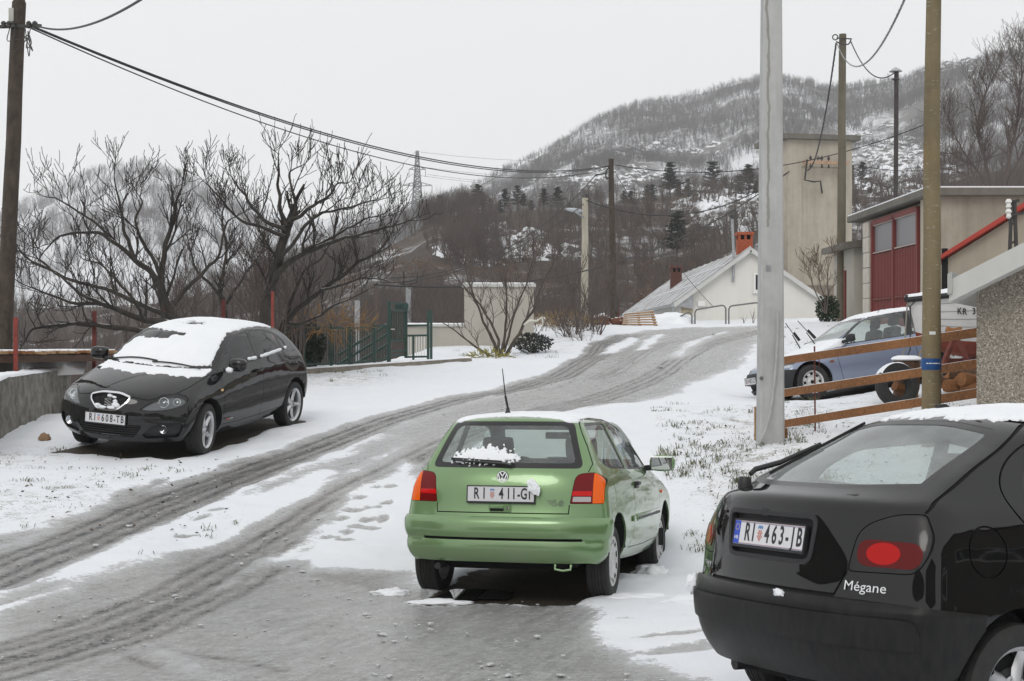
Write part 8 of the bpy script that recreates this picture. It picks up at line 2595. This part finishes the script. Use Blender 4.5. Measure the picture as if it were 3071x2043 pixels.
def build_yard():
 D = 20.0
 c = on_ground(2086, D); c.z -= .02
 h = at(2086, 826, D).z - c.z
 rt = empty('log_block', c)
 pts = [Vector((nz(i, 0, 0, .7) * .03, 0, -.1 + (h + .1) * i / 7)) for i in range(8)]
 MB().tube(pts, [.185 + .025 * nz(i, 3, 1, .9) for i in range(8)], 18).build('log', M_LOG, rt, 50)
 o = MB().lathe([(.001, .045), (.12, .045), (.19, .025), (.215, -.005), (.20, -.02)], 20, o=(0, 0, h)).build('snow_cap', M_SNOW, rt, 60)
 MB().tube([at(2070, 862, D - .22) - c, at(2080, 840, D - .22) - c, at(2092, 866, D - .22) - c], .012, 6).build('rope_end', nmat('grey_rope', (.25, .235, .20), .9, 40, .3, 0), rt, 60)
 tag(rt, 'upright log block with a cap of snow beside the brown pole', 'log')
 D = 19.5
 c = on_ground(2063, D)
 r = .30
 t = MB().lathe([(.19, -.085), (.24, -.10), (.29, -.085), (.305, -.05), (.305, .05), (.29, .085), (.24, .10), (.19, .085), (.175, .05), (.175, -.05), (.19, -.085)], 40, axis='y').build('old_tyre', M_RUB, None, 50)
 t.location = (c.x, c.y, c.z + .285); t.rotation_euler = (R(-14), 0, R(18))
 tag(t, 'old tyre leaning against the log block with snow on its top', 'tyre')
 s = [(.30 * math.cos(a), .0, .30 * math.sin(a) - .005) for a in np.linspace(.55, 2.6, 16)]
 snow_strip(t, s, .19, .02)
 rnd = random.Random(9)
 labels = ['split firewood log under the boat, nearest the brown pole', 'split firewood log lying under the trailer', 'dark split log in the firewood pile under the boat', 'pale cut log end in the firewood pile', 'firewood log leaning beneath the trailer', 'firewood log at the back of the pile', 'short firewood log on top of the pile', 'thick firewood log against the house corner', 'cut log inside the old tyre']
 spots = [(2180, 886, 19.9), (2200, 890, 19.7), (2222, 884, 19.8), (2236, 878, 19.6), (2210, 866, 20.0), (2190, 868, 20.1), (2228, 862, 20.0), (2242, 895, 19.5), (2082, 900, 19.75)]
 for lab, (u, v, D) in zip(labels, spots):
  p = at(u, v, D); p.z = max(p.z, gz(p.x, p.y) + .07)
  n = rnd.choice([7, 8, 9]); L = rnd.uniform(.28, .42); rr = rnd.uniform(.07, .10)
  b = MB(); v0 = [];
  q = MB().tube([Vector((-L / 2, 0, 0)), Vector((0, rnd.gauss(0, .01), 0)), Vector((L / 2, 0, 0))], [rr, rr * 1.04, rr * .95], n)
  o = q.build('firewood_log', M_LOG if rnd.random() < .6 else M_PLANK, None, 40)
  o.location = p; o.rotation_euler = (rnd.random() * 3, rnd.gauss(0, .25), rnd.uniform(-.9, .9))
  tag(o, lab, 'log', 'firewood under the boat')
def build_left():
 P0 = Vector((-6.3, 16.2, 0)); P1 = Vector((-6.72, 18.5, 0)); P2 = Vector((-7.35, 23.2, 0));
 wm = nmat('old_wall', (.30, .285, .25), .95, 5.5, .5, .9, .03, col2=(.10, .095, .08), detail=9)
 pts = [P0.lerp(P1, t) for t in np.linspace(0, 1, 5)] + [P1.lerp(P2, t) for t in np.linspace(.1, 1, 10)]
 root = empty('stone_wall', (P1.x, P1.y, gz(P1.x + .1, P1.y)))
 o_ = root.location.copy()
 topz = lambda p: np.interp(p.y, [16, 18.5, 23.2], [1.38, 1.52, 1.545])
 b = MB(); v = []; f = []
 n = 60
 ln = [Vector(q) for q in crv([tuple(p) for p in pts], 6)]
 for i, p in enumerate(ln):
  t = (ln[min(i + 1, len(ln) - 1)] - ln[max(i - 1, 0)]).normalized(); nn = Vector((t.y, -t.x, 0))
  g0 = gz(p.x + .3, p.y) - .25
  zt = topz(p)
  for k in range(9):
   q = k / 8
   w = .14 + .05 * (1 - q)
   pp = p + nn * (w + .03 * nz(p.y * 3, q * 3, 0, 1.5, 4)); v.append(Vector((pp.x, pp.y, g0 + (zt - g0) * q)) - o_)
  pp = p - nn * .16; v.append(Vector((pp.x, pp.y, zt)) - o_); v.append(Vector((pp.x, pp.y, zt - 1.8)) - o_)
 for i in range(len(ln) - 1):
  for k in range(10): f.append((i * 11 + k, i * 11 + k + 1, (i + 1) * 11 + k + 1, (i + 1) * 11 + k))
 f.append(tuple(range(11))); f.append(tuple((len(ln) - 1) * 11 + k for k in range(11)))
 b.add(v, f).build('masonry', wm, root, 50)
 snow_strip(root, [Vector((p.x, p.y, topz(p) - .005)) - o_ for p in ln], .30, .05)
 tag(root, 'low rough concrete wall topped with snow at the left edge', 'wall')
 st = lump('loose_stone', nmat('brown_stone', (.30, .19, .11), .9, 8, .3, .4, .01), None, (0, 0, 0), (.075, .06, .06), 4, 3, .4, 1.4)
 st.location = at(103, 976, 17.9); st.location.z = gz(st.location.x, 17.9) + .05
 tag(st, 'small brown stone on the snow beside the low wall', 'stone')
 red = nmat('post_red', (.24, .040, .028), .6, 10, .35, .1, .003)
 redd = nmat('post_dark_red', (.13, .028, .022), .65, 10, .35, .1, .003)
 for i, (u, v0, v1, D, w, m, lab) in enumerate(((36, 731, 880, 20.0, .052, red, 'bright red steel post at the left edge'), (217, 716, 860, 23.2, .06, redd, 'dark red steel post at the end of the plank shelf'), (377, 690, 800, 27.5, .07, redd, 'dark red steel post between the fig trunks'), (514, 690, 800, 27.8, .07, redd, 'dark red steel post right of the middle of the roof'), (627, 671, 800, 25.6, .046, red, 'bright red steel post in front of the tall fig tree'))):
  p = at(u, v1, D); h = at(u, v0, D).z - p.z
  o = MB().box((0, 0, h / 2 - .3), (w, w, h + .6), bev=.004).build('steel_post', m, None)
  o.location = p; tag(o, lab, 'post', 'red steel posts')
 D = 20.6
 a = at(-120, 818, D - 1.2); e = at(222, 814, D + 2.4)
 sh = empty('plank_shelf', a)
 MB().bar((0, 0, -.06), (e - a) + Vector((0, 0, -.06)), .9, .10).build('shelf_beam', wood_mat('old_dark_wood', (.10, .055, .035), (.05, .03, .02)), sh)
 rnd = random.Random(3)
 L_ = (e - a); n = 34
 for k in range(n):
  t = (k + .5) / n
  p = L_ * t + Vector((rnd.gauss(0, .03), 0, .02 + rnd.uniform(0, .02)))
  q = MB().box((0, 0, 0), (L_.length / n * .8, .95 + rnd.uniform(-.1, .1), .035)).build('slat', M_PALE if rnd.random() < .5 else M_PLANK, sh); q.location = p; q.rotation_euler = (0, rnd.gauss(0, .03), math.atan2(L_.y, L_.x) + rnd.gauss(0, .05))
  if rnd.random() < .8:
   q2 = MB().box((0, 0, .026), (L_.length / n * .75, .85, .022), bev=.008).build('snow_cover', M_SNOW, q)
 tag(sh, 'plank shelf dusted with snow between the red posts', 'shelf')
 c0 = at(-80, 850, D - .2); c1 = at(195, 838, D + 2.0)
 sm = empty('sheet_metal', c0)
 n = 16; v = []; f = []
 for i in range(n + 1):
  t = i / n; p = (c1 - c0) * t
  for j in range(4):
   v.append(p + Vector((0, .06 * math.sin(i * 1.1 + j) + .05 * j, -.16 + .11 * j)))
 for i in range(n):
  for j in range(3): f.append((i * 4 + j, (i + 1) * 4 + j, (i + 1) * 4 + j + 1, i * 4 + j + 1))
 o = MB().add(v, f).build('sheet', pmat('bare_tin', (.45, .46, .47), .28, .9), sm, 60)
 tag(sm, 'crumpled shiny tin sheet under the plank shelf', 'tin sheet')
def build_fence():
 k0 = Vector((at(690, 855, 29.8).x, 29.8, 0)); k1 = Vector((at(1075, 838, 33.5).x, 33.5, 0))
 kb = empty('kerb_wall', (k0.x, k0.y, gz(k0.x, k0.y)))
 ln = [k0.lerp(k1, t) for t in np.linspace(0, 1, 24)]
 o_ = kb.location.copy()
 b = MB(); d = (k1 - k0).normalized(); nn = Vector((d.y, -d.x, 0)); v = []; f = []
 for p in ln:
  g = gz(p.x + .1, p.y - .2)
  for (w, z) in ((.16, g - .4), (.15, g + .11 + .02 * nz(p.x * 3, p.y, 0, 2)), (-.12, g + .12), (-.12, g - 1.6)):
   q = p + nn * w; v.append(Vector((q.x, q.y, z)) - o_)
 for i in range(len(ln) - 1):
  for k in range(3): f.append((i * 4 + k, (i + 1) * 4 + k, (i + 1) * 4 + k + 1, i * 4 + k + 1))
 b.add(v, f).build('masonry', plaster('kerb_stone', (.26, .235, .195), (.13, .115, .095), 2, .8, bump=.6), kb, 50)
 snow_strip(kb, [Vector((p.x, p.y, gz(p.x + .1, p.y - .2) + .115)) - o_ for p in ln], .26, .03)
 tag(kb, 'low stone kerb under the green fence', 'kerb')
 fr = empty('green_fence', (k0.x, k0.y, gz(k0.x, k0.y)))
 us = [652, 700, 762, 806, 862, 893]
 vt = [736, 742, 744, 746, 741, 740]; vb = [852, 852, 850, 848, 842, 838]
 def X(u, v):
  lo = None
  best = min(((abs(1178 + 3273 * (k0.lerp(k1, t).x) / k0.lerp(k1, t).y - u), t) for t in np.linspace(-.15, 1.1, 400)))[1]
  p = k0.lerp(k1, best); return Vector((p.x, p.y, 2 + (784 - v) / 3273 * p.y))
 fo = fr.location.copy()
 for i, u in enumerate(us):
  MB().bar(X(u, vb[i]) - fo, X(u, vt[i]) - fo, .085, .06).build('fence_post', M_GREEN, fr)
  if u in (762, 806):
   for q in (.12, .32, .85): MB().box(X(u, vb[i]).lerp(X(u, vt[i]), q) - fo, (.13, .09, .05)).build('clamp', M_GREEN, fr)
 for i in range(len(us) - 1):
  a0, a1 = X(us[i], vb[i]), X(us[i + 1], vb[i + 1]); t0, t1 = X(us[i], vt[i]), X(us[i + 1], vt[i + 1])
  for q in (.12, .90): MB().bar(a0.lerp(t0, q) - fo, a1.lerp(t1, q) - fo, .045, .035).build('rail', M_GREEN, fr)
  n = max(4, int((us[i + 1] - us[i]) / 5.2))
  if us[i] >= 690:
   for k in range(1, n):
    s = k / n
    MB().bar(a0.lerp(a1, s).lerp(t0.lerp(t1, s), .10) - fo, a0.lerp(a1, s).lerp(t0.lerp(t1, s), .92) - fo, .020, .020).build('bar', M_GREEN, fr)
 for dv in (0, 22, 46): MB().bar(X(770, 818 + dv) + Vector((0, .6, 0)) - fo, X(893, 742 + dv) + Vector((0, .6, 0)) - fo, .05, .05).build('stair_rail', M_GREEN, fr)
 tag(fr, 'dark green metal bar fence on the stone kerb', 'fence')
 g0 = X(896, 836); g1 = at(934, 832, g0.y + 1.0)
 gt = empty('metal_gate', g0)
 H = at(896, 696, g0.y).z - g0.z + .02
 d = g1 - g0; d.z = 0
 go = g0
 for (s, nm) in ((0, 'gate_post'), (1, 'gate_post')): MB().bar(d * s + Vector((0, 0, -.1 * (1 - s) + .10 * s)), d * s + Vector((0, 0, H)), .07, .07).build(nm, M_GREEN, gt)
 for z in (.18, .27, .50, H * .86, H - .03): MB().bar(Vector((0, 0, z)), d + Vector((0, 0, z)), .05, .045).build('gate_rail', M_GREEN, gt)
 for k in range(1, 7): MB().bar(d * (k / 7) + Vector((0, 0, .5)), d * (k / 7) + Vector((0, 0, H * .86)), .022, .022).build('bar', M_GREEN, gt)
 MB().box(d * .75 + Vector((0, 0, H * .93)), (.30, .05, .12)).build('top_plate', M_GREEN, gt)
 MB().bar(d * .05 + Vector((-.02, -.05, H * .55)), d * .30 + Vector((0, -.07, H * .55)), .025, .025).build('handle', pmat('pale_handle', (.5, .48, .42), .4), gt)
 tag(gt, 'open dark green metal gate leaf taller than the fence', 'gate')
 rt = empty('gate_frame', at(935, 838, g0.y + 1.0)); ro = rt.location.copy(); D = g0.y + 1.1
 for u, v0, v1 in ((985, 714, 832), (992, 714, 832)): MB().bar(at(u, v1, D) - ro, at(u, v0, D) - ro, .06, .06).build('gate_post', M_GREEN, rt)
 for vv in (750, 773, 822): MB().bar(at(934, vv, D) - ro, at(986, vv - 1, D) - ro, .045, .045).build('gate_rail', M_GREEN, rt)
 MB().bar(at(951, 832, D) - ro, at(951, 775, D) - ro, .05, .05).build('gate_post', M_GREEN, rt)
 for u in (940, 945, 958, 964, 970, 976): MB().bar(at(u, 822, D) - ro, at(u, 775, D) - ro, .018, .018).build('bar', M_WFRAME, rt)
 tag(rt, 'green gate frame with pale bars right of the open gate', 'gate')
 D = 39
 a, b_ = at(935, 752, D), at(1068, 760, D)
 wl_ = empty('rendered_wall', (a.x, D, 1.2)); wo = wl_.location.copy()
 x2 = at(1228, 700, D).x
 MB().box(((b_.x - a.x) / 2, .12, (a.z - 1.2) / 2 - .3), (b_.x - a.x, .24, a.z - 1.2 + .6)).build('low_wall', M_GREYP, wl_)
 zt = at(1100, 660, D).z
 MB().box(((b_.x + x2) / 2 - wo.x, .14, (zt - 1.2) / 2 - .3), (x2 - b_.x, .28, zt - 1.2 + .6)).build('tall_screen', M_GREYP, wl_)
 MB().box(((b_.x + x2) / 2 - wo.x, .14, zt - 1.2 + .04), (x2 - b_.x + .12, .42, .10), bev=.01).build('coping', M_EAVE, wl_)
 MB().box(((b_.x - a.x) / 2, .12, a.z - 1.2 + .035), (b_.x - a.x, .34, .07), bev=.01).build('coping', M_EAVE, wl_)
 snow_strip(wl_, [Vector((x, .12, a.z - 1.2 + .07)) for x in np.linspace(0, b_.x - a.x, 12)], .30, .03)
 snow_strip(wl_, [Vector((x, .14, zt - 1.2 + .085)) for x in np.linspace(b_.x - wo.x, x2 - wo.x, 12)], .38, .03)
 tag(wl_, 'grey rendered garden wall with a tall screen panel behind the bare shrub', 'wall')
 for i, (u, v0, v1, D, lab) in enumerate(((822, 692, 760, 42, 'thin grey post behind the green fence'), (940, 660, 760, 42, 'grey post rising behind the gate'), (866, 660, 760, 44, 'brownish wooden post behind the fence, between two grey ones'))):
  p = at(u, v1, D); h = at(u, v0, D).z - p.z
  o = MB().box((0, 0, h / 2 - .5), (.15 if i < 2 else .12, .12, h + 1), bev=.01).build('garden_post', M_GALV if i < 2 else M_BARKB, None)
  o.location = p; tag(o, lab, 'post')
def build_crest():
 D = 50
 c = on_ground(1470, D)
 rt = empty('wooden_pallet', c);
 a, b_ = at(1432, 746, D) - c, at(1513, 748, D) - c
 t0, t1 = at(1436, 724, D + .5) - c, at(1504, 717, D + .5) - c
 for k in range(6):
  s = k / 5
  p, q = a.lerp(t0, s), b_.lerp(t1, s)
  o = MB().bar(p, q, .07, .05).build('board', M_PALE, rt)
  MB().bar(p + Vector((0, 0, .03)), q + Vector((0, 0, .03)), .06, .015).build('snow_cover', M_SNOW, o)
 for s in (.06, .48, .94): MB().bar(a.lerp(b_, s) + Vector((0, .02, -.04)), t0.lerp(t1, s) + Vector((0, .02, -.03)), .09, .08).build('bearer', wood_mat('bearer_wood', (.22, .11, .05), (.12, .06, .03)), rt)
 for s in (.06, .5, .95): MB().box(a.lerp(b_, s) + Vector((0, 0, -.12)), (.12, .12, .22)).build('foot_block', M_PLANK, rt)
 tag(rt, 'tilted pale wooden pallet lying at the road crest', 'pallet')
 for i, (u, v, s, lab) in enumerate(((1382, 741, (.38, .25, .26), 'large rusty lump beside the crest poles with snow on it'), (1425, 745, (.28, .22, .18), 'smaller rusty lump between the pole and the pallet'))):
  p = on_ground(u, 50.5)
  o = lump('rubble_sack', limb_mat('rust_sack', (.17, .065, .035), (.08, .035, .022), .55, 1.0), None, (0, 0, .12), s, i + 2, 3, .35, 1.5)
  o.location = p; tag(o, lab, 'rubble')
 p = on_ground(1545, 53.5)
 o = lump('snow_mound', M_SNOW, None, (0, 0, 0), (1.1, .8, .42), 6, 4, .2, 1.2); o.location = p
 tag(o, 'mound of snow between the pallet and the white house', 'snow mound')
 o = MB().tube([q for q in smooth_limb([Vector((0, 0, 0)), Vector((.15, 0, .10)), Vector((.32, 0, .10)), Vector((.45, 0, .20))], 4)], [.02, .04, .03, .015], 6).build('plastic_scrap', pmat('dirty_plastic', (.58, .58, .50), .6), None, 60)
 o.location = at(1205, 748, 35.0); tag(o, 'pale plastic scrap caught in the bare shrub', 'plastic scrap')
 MB().tube([Vector((.45, 0, .20)), Vector((.47, 0, .08)), Vector((.45, 0, -.05))], [.03, .025, .01], 6).build('hanging_end', pmat('dirty_plastic', (.58, .58, .50), .6), o, 60)
 for i, (u, h) in enumerate(((1712, 40), (1735, 55))):
  D = 54; p = on_ground(u, D)
  t = bare_tree_mesh(300 + i, h / 3273 * D * 1.1, 4, 1, .03, .6, kids=2)
  rt = empty('sapling', p); t.build('stem', M_BARKB, rt); tag(rt, ('shorter', 'taller')[i] + ' thin bare sapling in front of the white house wall', 'sapling')
# ================================================================ grass, ice crumbs, puddle
def build_small():
 rnd = random.Random(21)
 gb = MB()
 def tuft(x, y, n, h, spread):
  z = gz(x, y) + .02
  for k in range(n):
   a = rnd.random() * 6.28; l_ = h * rnd.uniform(.5, 1.3); b = Vector((x + rnd.gauss(0, spread), y + rnd.gauss(0, spread), z))
   d = Vector((math.cos(a) * rnd.uniform(.3, 1.1), math.sin(a) * rnd.uniform(.3, 1.1), rnd.uniform(.5, 1.1))).normalized()
   w = Vector((-d.y, d.x, 0)).normalized() * rnd.uniform(.0025, .005)
   m = b + d * l_ * .6 + Vector((0, 0, .01)); e = b + d * l_ + Vector((0, 0, -l_ * .25))
   gb.add([b - w, b + w, m + w * .7, m - w * .7, e], [(0, 1, 2, 3), (3, 2, 4)])
 zones = [(1.7, 3.4, 13.4, 17.2, 330, .11), (2.0, 4.5, 17.2, 22, 260, .09), (-6.3, -2.6, 11.6, 16.2, 190, .07), (-6.0, -5.2, 16, 17.4, 14, .06), (-4.2, -2.6, 27.5, 30.5, 40, .12), (4.5, 7.0, 15.5, 22.0, 70, .07), (-1.5, 1.2, 34, 44, 60, .12), (4, 8, 26, 38, 60, .08)]
 for (x0, x1, y0, y1, n, h) in zones:
  for k in range(n):
   x, y = rnd.uniform(x0, x1), rnd.uniform(y0, y1)
   if nz(x * .8, y * .8, 3.3, 1, 3) < .0: continue
   if slush_at(np.array([x]), np.array([y]))[0] > .2: continue
   tuft(x, y, rnd.randint(5, 16), h, rnd.uniform(.02, .07))
 gm = nmat('winter_grass', (.15, .15, .075), .8, 3, .5, 0, col2=(.07, .085, .035))
 o = gb.build('winter_grass', gm, None); tag(o, 'thin winter grass poking through the snow', None, None, 'stuff')
 lb = MB()
 for k in range(420):
  if k < 260: x, y = rnd.uniform(1.9, 4.3), rnd.uniform(14.0, 19.5)
  else: x, y = rnd.uniform(-6.2, -2.8), rnd.uniform(12.5, 17)
  z = gz(x, y) + .045; s = rnd.uniform(.008, .026)
  a = rnd.random() * 6.28
  d1 = Vector((math.cos(a), math.sin(a), rnd.gauss(0, .3))) * s; d2 = Vector((-math.sin(a), math.cos(a), rnd.gauss(0, .3))) * s * .6; c = Vector((x, y, z))
  lb.add([c - d1, c + d2, c + d1, c - d2, c + Vector((0, 0, s * .5))], [(0, 1, 4), (1, 2, 4), (2, 3, 4), (3, 0, 4)])
 o = lb.build('dead_leaves', nmat('dead_leaf', (.10, .065, .035), .9, 6, .4, 0, col2=(.03, .022, .014)), None); tag(o, 'dead leaves and crumbs of soil on the snow', None, None, 'stuff')
 N = 1500
 X = np.array([rnd.uniform(-6, 4.5) for _ in range(N * 5)]); Y = np.array([7.2 + 24 * rnd.random() ** 1.9 for _ in range(N * 5)])
 s = slush_at(X, Y); keep = ((s > .22) & (s < 1.05) & (vnoise(X, Y, 2.1, 3, 31) > .01)); X, Y = X[keep][:N], Y[keep][:N]
 bm = bmesh.new(); bmesh.ops.create_icosphere(bm, subdivisions=1, radius=1); bm.verts.index_update()
 tv = np.array([v.co[:] for v in bm.verts]); tf = np.array([[v.index for v in f.verts] for f in bm.faces]); bm.free()
 Z = ground_z(X, Y)
 cb = MB(); VV = []; FF = []
 rg = np.random.RandomState(4)
 for i in range(len(X)):
  r = rg.lognormal(-5.15, .6); r = min(r, .045)
  sc = np.array([r * rg.uniform(.8, 1.7), r * rg.uniform(.8, 1.7), r * rg.uniform(.3, .6)])
  j = tv * (1 + rg.uniform(-.28, .28, (len(tv), 1)))
  VV.append(j * sc + np.array([X[i], Y[i], Z[i] + .012])); FF.append(tf + i * len(tv))
 VV = np.concatenate(VV); FF = np.concatenate(FF)
 ice = pmat('ice_crumb', (.62, .63, .64), .35, spec=.5)
 t = NT(ice); t.col(t.mix(t.noise(t.co(), 5, 3, .5), (.34, .34, .34), (.62, .63, .65)))
 o = mk('ice_crumbs', VV, FF.tolist(), ice); tag(o, 'crumbs of ice and slush along the tyre tracks', None, None, 'stuff')
 heaps = [((.98, 10.95), (.34, .12, .05), 1, 'heap of snow behind the green car\'s right rear wheel'), ((1.55, 10.75), (.42, .20, .10), 2, 'rounded snow ridge between the two nearest cars'), ((2.05, 11.1), (.40, .24, .10), 3, 'snow heap in front of the black bumper'), ((-.95, 11.2), (.16, .08, .05), 4, 'small snow wedge at the green car\'s left rear wheel'), ((1.25, 12.75), (.14, .22, .07), 5, 'dirty ice lump between the green car\'s right wheels'), ((-.55, 10.9), (.26, .05, .03), 6, 'thin ice ridge behind the left rear wheel')]
 for (x, y), s, sd_, lab in heaps:
  o = lump('snow_heap', M_SNOW, None, (0, 0, 0), s, sd_, 4, .35, 2.0); o.location = (x, y, gz(x, y) + .005); tag(o, lab, 'snow heap')
 c = Vector((-.28, 11.25, gz(-.28, 11.25) + .008))
 n = 40
 pm = pmat('puddle_water', (.02, .02, .02), .03, spec=.6)
 t = NT(pm); t.bump(t.noise(t.co(), 5, 3, .5), .05, .004)
 pts = [(0, 0, 0)] + [((.34 + .10 * nz(math.cos(a), math.sin(a), 0, 1.6)) * math.cos(a), (.26 + .10 * nz(math.sin(a), math.cos(a), 5, 1.6)) * math.sin(a), 0) for a in np.linspace(0, 6.283, n, endpoint=False)]
 o = mk('puddle', pts, [(0, i + 1, (i + 1) % n + 1) for i in range(n)], pm); o.location = c; tag(o, 'small melt-water puddle under the back of the green car', None, None, 'structure')
# ================================================================ unseen houses added to darken reflections in the cars' paint and glass
def build_added_houses():
 for i, (x, y, w, d, h, rz, lab) in enumerate(((-9, -13, 13, 8, 5.6, .15, 'unseen house added for the cars to mirror, behind the viewpoint to the left'), (7, -15, 14, 8, 6.2, -.12, 'unseen house added for the cars to mirror, behind the viewpoint to the right'), (17, 1, 9, 8, 5.5, 1.2, 'unseen house added for the cars to mirror, to the right of the nearest car'), (-17, 5, 8, 9, 5.0, -1.1, 'unseen house added for the cars to mirror, to the left of the road'))):
  rt = empty('house', (x, y, gz(x, y) - .3), rz)
  m = plaster('added_house_wall', (.20, .18, .15), (.13, .115, .095), .8, .6)
  MB().prism([(-w / 2, 0), (w / 2, 0), (w / 2, h * .66), (0, h), (-w / 2, h * .66)], -d / 2, d / 2, 'y').build('wall', m, rt)
  for s in (-1, 1): MB().bar((s * (w / 2 + .3), 0, h * .64 - .05), (0, 0, h + .08), d + .6, .14, up=(0, 0, 1)).build('roof', M_BRICKD, rt)
  for k in range(3):
   for sd_ in (-1, 1): window(rt, (-w / 3 + k * w / 3, sd_ * (d / 2 + .03), 1.9), (-sd_ * -1, 0, 0), 1.0, 1.2, M_WFRAME, M_DARKW, (2, 1), .08, .07)
  tag(rt, lab, 'house', 'unseen houses added for reflections')
# ================================================================ build everything
build_ground()
near_slope, mountain, left_hill = build_hills()
build_house(); build_tower(); build_garage(); build_pebble_house()
build_pines(near_slope)
build_trees()
build_poles(); build_cables(); build_pylon(near_slope)
build_fence(); build_left(); build_rails(); build_boat(); build_yard(); build_crest()
build_polo(); build_leon(); build_megane(); build_civic()
build_small(); build_added_houses()
build_haze()
